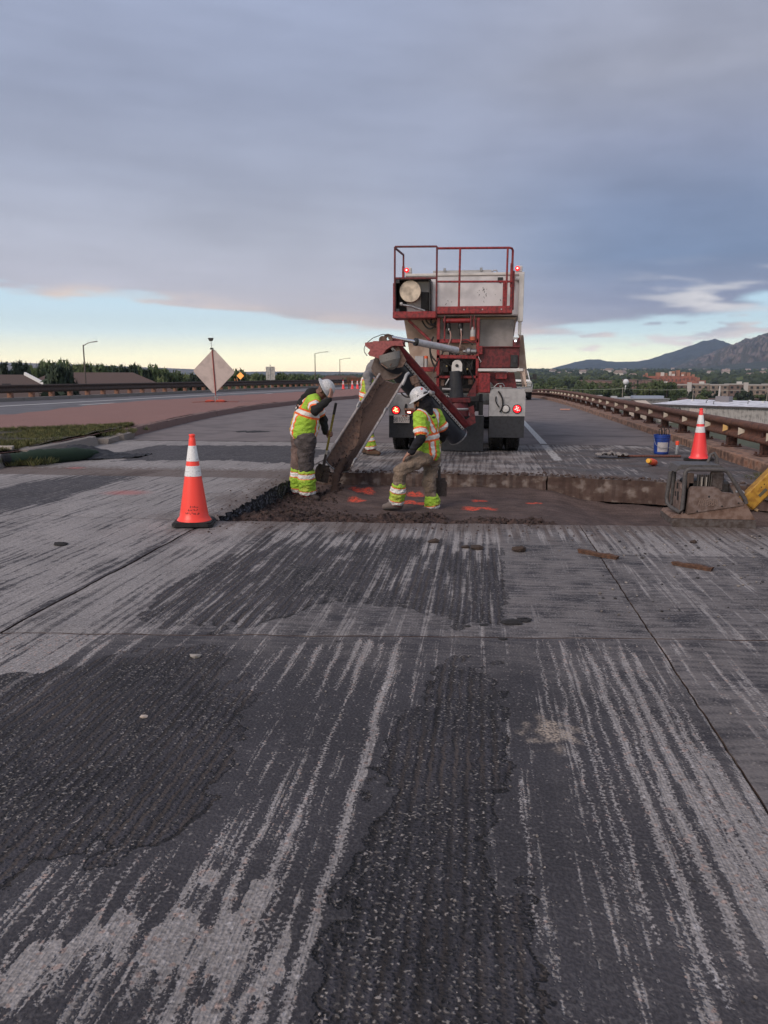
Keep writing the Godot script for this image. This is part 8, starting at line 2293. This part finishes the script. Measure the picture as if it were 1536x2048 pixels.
	put("cooling_unit", mb().box(Vector3(13.0, wallh + 1.2, -12.0), Vector3(2.4, 1.7, 2.0)).box(Vector3(10.8, wallh + 1.4, -13.0), Vector3(1.6, 1.3, 1.6)).mesh(mat(Color(0.19, 0.18, 0.19), 0.6)), wh)
	for x in [12.0, 14.1]: put("unit_leg", mb().box(Vector3(x, wallh + 0.5, -11.1), Vector3(0.12, 1.0, 0.12)).mesh(M.steel), wh)
	# grey flat roof left of it
	var fr := thing("flat_roofed_building", "grey flat roofed building with rooftop units left of the white warehouse", "building", Vector3(44.0, -10.2, -275.0), 0.1)
	put("wall", mb().box(Vector3(0, 1.9, 0), Vector3(36, 3.8, 14)).mesh(mat(Color(0.24, 0.23, 0.225), 0.9, 0.0, "grime", 0.1)), fr)
	put("roof", mb().box(Vector3(0, 3.95, 0), Vector3(36.6, 0.3, 14.6)).mesh(mat(Color(0.25, 0.25, 0.255), 0.8)), fr)
	for q in [[-14.0, 0.9], [-9.5, 0.6], [-4.0, 1.0], [1.0, 0.7], [5.5, 0.6], [8.5, 0.8], [-16.0, 1.1]]: put("rooftop_unit", mb().box(Vector3(q[0], 4.1 + q[1] * 0.5, 2.0), Vector3(1.8, q[1], 1.8)).mesh(mat(Color(0.42, 0.42, 0.42), 0.7)), fr)
	put("blue_roof_panel", mb().box(Vector3(12.0, 4.5, 3.0), Vector3(10.0, 0.9, 4.0)).mesh(mat(Color(0.30, 0.34, 0.42), 0.6)), fr)
	# long apartment building
	var ap := thing("apartment_building", "long tan three storey apartment building behind the warehouse", "building", Vector3(120.0, -10.2, -402.0), -0.12)
	var tan_ := mat(Color(0.26, 0.20, 0.16), 0.9, 0.0, "grime", 0.05)
	var brown := mat(Color(0.18, 0.125, 0.105), 0.9, 0.0, "grime", 0.05)
	for i in 8:
		var x := -30.0 + i * 8.6
		var dz: float = [0.0, 1.2, -0.6, 0.8][i % 4]
		put("wall", mb().box(Vector3(x, 3.7 - 0.15 * (i % 2), dz), Vector3(8.5, 7.4 - 0.3 * (i % 2), 12.0)).mesh([tan_, brown, tan_][i % 3]), ap)
		put("parapet", mb().box(Vector3(x, 7.5 - 0.3 * (i % 2), dz), Vector3(8.7, 0.5, 12.3)).mesh(mat(Color(0.36, 0.33, 0.30), 0.8)), ap)
		for f in 3:
			for c in 3: put("window", mb().box(Vector3(x - 2.7 + c * 2.7, 1.4 + f * 2.3, dz + 6.02), Vector3(1.2, 1.1, 0.1)).mesh(M.glass), ap)
		if i % 3 == 1:
			put("stair_tower", mb().box(Vector3(x + 3.4, 4.2, dz + 6.2), Vector3(2.0, 8.4, 1.6)).mesh(mat(Color(0.44, 0.40, 0.37), 0.8)), ap)
		if i % 2 == 0: put("rooftop_unit", mb().box(Vector3(x + 1.5, 8.2, dz), Vector3(2.2, 1.2, 2.2)).mesh(mat(Color(0.5, 0.48, 0.45), 0.7)), ap)
	# brick university block with towers
	var br := thing("brick_complex", "large orange brick complex with stepped towers below the mountain", "building", Vector3(208.0, -10.2, -900.0), -0.1)
	var brick := mat(Color(0.33, 0.125, 0.085), 0.9, 0.0, "grime", 0.03)
	var brick2 := mat(Color(0.36, 0.18, 0.12), 0.9, 0.0, "grime", 0.03)
	put("wall", mb().box(Vector3(0, 5.0, 0), Vector3(54, 10.0, 20)).box(Vector3(24, 3.2, 3), Vector3(24, 6.4, 18)).mesh(brick), br)
	put("roof", mb().prism(v2([[-27, 10.0], [27, 10.0], [20, 11.2], [-24, 11.2]]), -10, 10).mesh(brick), br)
	var tw := [[-26.0, 12.5, 4.0], [-24.5, 14.5, 2.5], [-12.0, 15.0, 5.0], [-4.5, 14.5, 4.0], [3.0, 16.5, 4.5], [8.5, 17.5, 4.0], [14.0, 15.5, 5.0], [19.5, 15.0, 4.0], [24.5, 13.0, 3.0], [29.0, 9.5, 5.0]]
	for q in tw: put("tower", mb().box(Vector3(q[0], q[1] * 0.5, -2.0), Vector3(q[2], q[1], 6.0)).mesh(brick2), br)
	for q in [[-8.0, 15.2, 3.6], [0.0, 16.0, 2.6], [3.5, 13.5, 3.2], [13.2, 12.8, 2.4], [17.0, 10.0, 2.8]]: put("white_tower", mb().box(Vector3(q[0], q[1] - 2.2, 2.2), Vector3(q[2], 4.4, 2.4)).mesh(mat(Color(0.55, 0.50, 0.46), 0.8)), br)
	for i in 12: put("window", mb().box(Vector3(-22.0 + i * 4.0, 6.5, 10.05), Vector3(1.4, 2.6, 0.1)).mesh(mat(Color(0.10, 0.06, 0.05), 0.5)), br)
	# lower brown buildings and a white tank
	for q in [[95.0, 690.0, 20.0, 7.5, "low brown flat roofed building left of the white tank"], [109.0, 715.0, 18.0, 7.0, "brown building directly left of the white tank, partly behind trees"], [129.0, 705.0, 10.0, 8.0, "small reddish building just left of the white tank"], [146.0, 720.0, 9.0, 7.5, "reddish building right of the white tank"], [157.0, 735.0, 7.0, 8.0, "small reddish building nearest the brick complex"]]:
		var b := thing("brown_building", q[4], "building", Vector3(q[0], -10.2, -q[1]), 0.1, "brown buildings among the trees")
		put("wall", mb().box(Vector3(0, q[3] * 0.5, 0), Vector3(q[2], q[3], 12.0)).mesh(mat(Color(0.26, 0.165, 0.135), 0.9, 0.0, "grime", 0.05)), b)
		put("roof", mb().box(Vector3(0, q[3] + 0.2, 0), Vector3(q[2] + 0.8, 0.5, 12.8)).mesh(mat(Color(0.20, 0.15, 0.13), 0.8)), b)
		for i in int(q[2] / 3.0): put("window", mb().box(Vector3(-q[2] * 0.5 + 1.6 + i * 3.0, q[3] * 0.62, 6.03), Vector3(1.6, 2.2, 0.1)).mesh(mat(Color(0.09, 0.06, 0.055), 0.5)), b)
	var tk := thing("white_tank", "round white storage tank among the trees in the middle distance", "tank", Vector3(89.5, -10.2, -500.0))
	put("sphere", mb().lathe([Vector2(0.3, 6.0), Vector2(1.0, 6.2), Vector2(1.55, 6.8), Vector2(1.8, 7.7), Vector2(1.65, 8.5), Vector2(1.15, 9.2), Vector2(0.5, 9.5), Vector2(0.0, 9.55)], Transform3D.IDENTITY, 20, false).mesh(mat(Color(0.66, 0.66, 0.68), 0.6)), tk)
	put("stem", mb().tube([Vector3.ZERO, Vector3(0, 5.8, 0)], 0.4, 10).mesh(mat(Color(0.7, 0.7, 0.7), 0.5)), tk)
	# parked cars
	var shades := [Color(0.72, 0.74, 0.76), Color(0.42, 0.45, 0.5), Color(0.10, 0.10, 0.11), Color(0.60, 0.62, 0.66), Color(0.18, 0.22, 0.30), Color(0.75, 0.76, 0.76)]
	var names := ["white", "silver", "black", "light grey", "dark blue", "white"]
	var bases := []
	for s in shades:
		var body := mb().prism(v2([[-2.2, 0.35], [2.2, 0.35], [2.25, 0.75], [1.4, 0.92], [0.7, 1.45], [-1.2, 1.48], [-2.0, 0.95], [-2.25, 0.85]]), -0.88, 0.88).mesh(mat(s, 0.3))
		bases.append(body)
	var gls := mb().prism(v2([[1.25, 0.95], [0.66, 1.38], [-1.15, 1.40], [-1.8, 0.97]]), -0.895, 0.895).mesh(M.glass)
	var whl := mb().lathe([Vector2(0.0, -0.9), Vector2(0.33, -0.9), Vector2(0.33, 0.9), Vector2(0.0, 0.9)], Transform3D(Basis(Vector3.RIGHT, PI / 2), Vector3(0, 0.33, 0)), 12).mesh(M.rubber)
	for i in CARS.size():
		var c: Array = CARS[i]
		var s := (i * 7 + i / 3) % shades.size()
		var t := thing("parked_car", "%s car parked behind the white warehouse roof, %s car from the left" % [names[s], ordinal(1 + CARS.filter(func(o): return o[0] / o[1] < c[0] / c[1]).size())], "car", Vector3(c[0], -10.1, -c[1]), 0.15 * (i % 3) - 1.4, "cars parked behind the warehouse")
		put("body", bases[s], t); put("glass", gls, t)
		for x in [-1.4, 1.4]: put("wheel", whl, t).position.x = x
	structure("parking_lot", mb().box(Vector3(124.0, -10.2, -400.0), Vector3(90.0, 0.1, 46.0)).mesh(mat(Color(0.16, 0.155, 0.155), 0.9)), "grey parking lot behind the warehouse")
	# a low brown wall of sheds in front of the lot
	var sh := thing("brown_shed", "long reddish brown shed between the warehouse roof and the parked cars", "shed", Vector3(88.0, -10.2, -330.0), -0.1)
	put("wall", mb().box(Vector3(0, 1.2, 0), Vector3(44, 2.4, 6)).mesh(mat(Color(0.22, 0.14, 0.12), 0.9, 0.0, "grime", 0.1)), sh)
	put("roof", mb().box(Vector3(0, 2.5, 0), Vector3(44.6, 0.25, 6.6)).mesh(mat(Color(0.18, 0.12, 0.11), 0.9)), sh)
	# utility poles and wires
	var prev := Vector3.ZERO
	var k := 0
	for q in [[28.0, 300.0], [52.0, 296.0], [76.0, 292.0], [100.0, 288.0], [124.0, 284.0]]:
		var p := Vector3(q[0], -10.2, -q[1])
		var t := thing("utility_pole", ["utility pole at the left end of the wires", "second utility pole, left of the warehouse flue", "utility pole behind the warehouse flue", "utility pole in front of the tan apartments", "utility pole at the right edge"][k], "utility pole", p, 0.0, "utility poles beyond the warehouse")
		put("pole", mb().tube([Vector3.ZERO, Vector3(0, 7.4, 0)], [0.16, 0.11], 8).mesh(mat(Color(0.36, 0.31, 0.27), 0.9)), t)
		put("crossarm", mb().box(Vector3(0, 6.9, 0), Vector3(0.12, 0.14, 2.2)).mesh(M.wood), t)
		if k > 0:
			for z in [-0.9, 0.9]:
				var w := put("overhead_wire", mb().tube(arc_pts(prev + Vector3(0, 7.0, z), p + Vector3(0, 7.0, z), Vector3(0, -0.5, 0)), 0.035, 4).mesh(mat(Color(0.35, 0.36, 0.30), 0.6)))
				tag(w, "%s overhead wire, span %s along the pole line" % ["near" if z > 0 else "far", ["one", "two", "three", "four"][k - 1]], "wire", "overhead wires")
		prev = p
		k += 1
	# pale houses scattered over the wooded slope
	var hb := mb().box(Vector3(0, 2.6, 0), Vector3(11, 5.2, 8)).mesh(mat(Color(0.55, 0.50, 0.46), 0.9))
	var hr := mb().prism(v2([[-6.2, 5.2], [6.2, 5.2], [3.0, 7.4], [-3.0, 7.4]]), -4.6, 4.6).mesh(mat(Color(0.30, 0.24, 0.22), 0.9))
	for i in HOUSES.size():
		var q: Array = HOUSES[i]
		var t := thing("hillside_house", "tiny pale house on the wooded slope below the mountains, %s from the left" % ordinal(1 + HOUSES.filter(func(o): return float(o[0]) / o[1] < float(q[0]) / q[1]).size()), "house", Vector3(q[0], gy(q[0], q[1]) + 2.0, -q[1]), i * 0.7, "houses scattered over the wooded slope")
		var s := 0.9 + 0.5 * (i % 3) * 0.5
		put("wall", hb, t).scale = Vector3(s, s * 1.3, s)
		put("roof", hr, t).scale = Vector3(s, s * 1.3, s)
	# white silos and a mast far to the left
	for q in [[-61.0, 560.0, "leftmost white silo far behind the brown roofs"], [-53.0, 560.0, "middle white silo far behind the brown roofs"], [-40.0, 560.0, "rightmost white silo far behind the brown roofs"]]:
		var t := thing("silo", q[2], "silo", Vector3(q[0], -6.8, -q[1]), 0.0, "white silos on the plain")
		put("drum", mb().lathe([Vector2(1.3, 0), Vector2(1.3, 5.2)], Transform3D.IDENTITY, 16).mesh(mat(Color(0.66, 0.66, 0.66), 0.6)), t)
		put("cap", mb().lathe([Vector2(1.4, 5.2), Vector2(0.2, 6.2), Vector2(0, 6.25)], Transform3D.IDENTITY, 16).mesh(mat(Color(0.6, 0.6, 0.62), 0.5)), t)
func build_all() -> void:
	build_hills()
	build_buildings()
	build_trees()
	build_truck()
	build_rails()
	build_roadside()
	build_chute()
	build_pickup()
	build_compactor()
	build_people()

func _ready() -> void:
	rng.seed = 20240
	# camera, sky, sun, exposure
	var cam := Camera3D.new()
	cam.name = "camera"
	add_child(cam)
	cam.position = Vector3(0, 1.5, 0)
	cam.rotation_degrees = Vector3(-10.065, 7.08, 0)
	cam.fov = 67.31
	cam.near = 0.05
	cam.far = 20000.0
	cam.current = true
	CELL.cellular_return_type = FastNoiseLite.RETURN_CELL_VALUE
	CDIST.cellular_return_type = FastNoiseLite.RETURN_DISTANCE
	var we := WorldEnvironment.new()
	we.name = "world"
	var env := Environment.new()
	env.background_mode = Environment.BG_SKY
	env.sky = make_sky()
	env.tonemap_mode = Environment.TONE_MAPPER_LINEAR
	env.tonemap_exposure = 1.5
	env.sdfgi_enabled = true
	env.ssao_enabled = true
	env.ssil_enabled = true
	env.fog_enabled = true
	env.fog_density = 0.000065
	env.fog_light_color = Color(0.74, 0.84, 1.0)
	we.environment = env
	add_child(we)
	var sun := DirectionalLight3D.new()
	sun.name = "sun"
	sun.light_energy = 0.5
	sun.light_color = Color(1.0, 0.93, 0.87)
	sun.light_angular_distance = 35.0
	sun.shadow_enabled = true
	add_child(sun)
	sun.rotation_degrees = Vector3(-34.0, -36.0, 0.0)
	make_materials()
	ntex("asphalt", 31, 0.02, 5, [[0.0, 0.8], [0.4, 0.92], [0.6, 1.0], [1.0, 0.95]])
	build_ground()
	build_all()
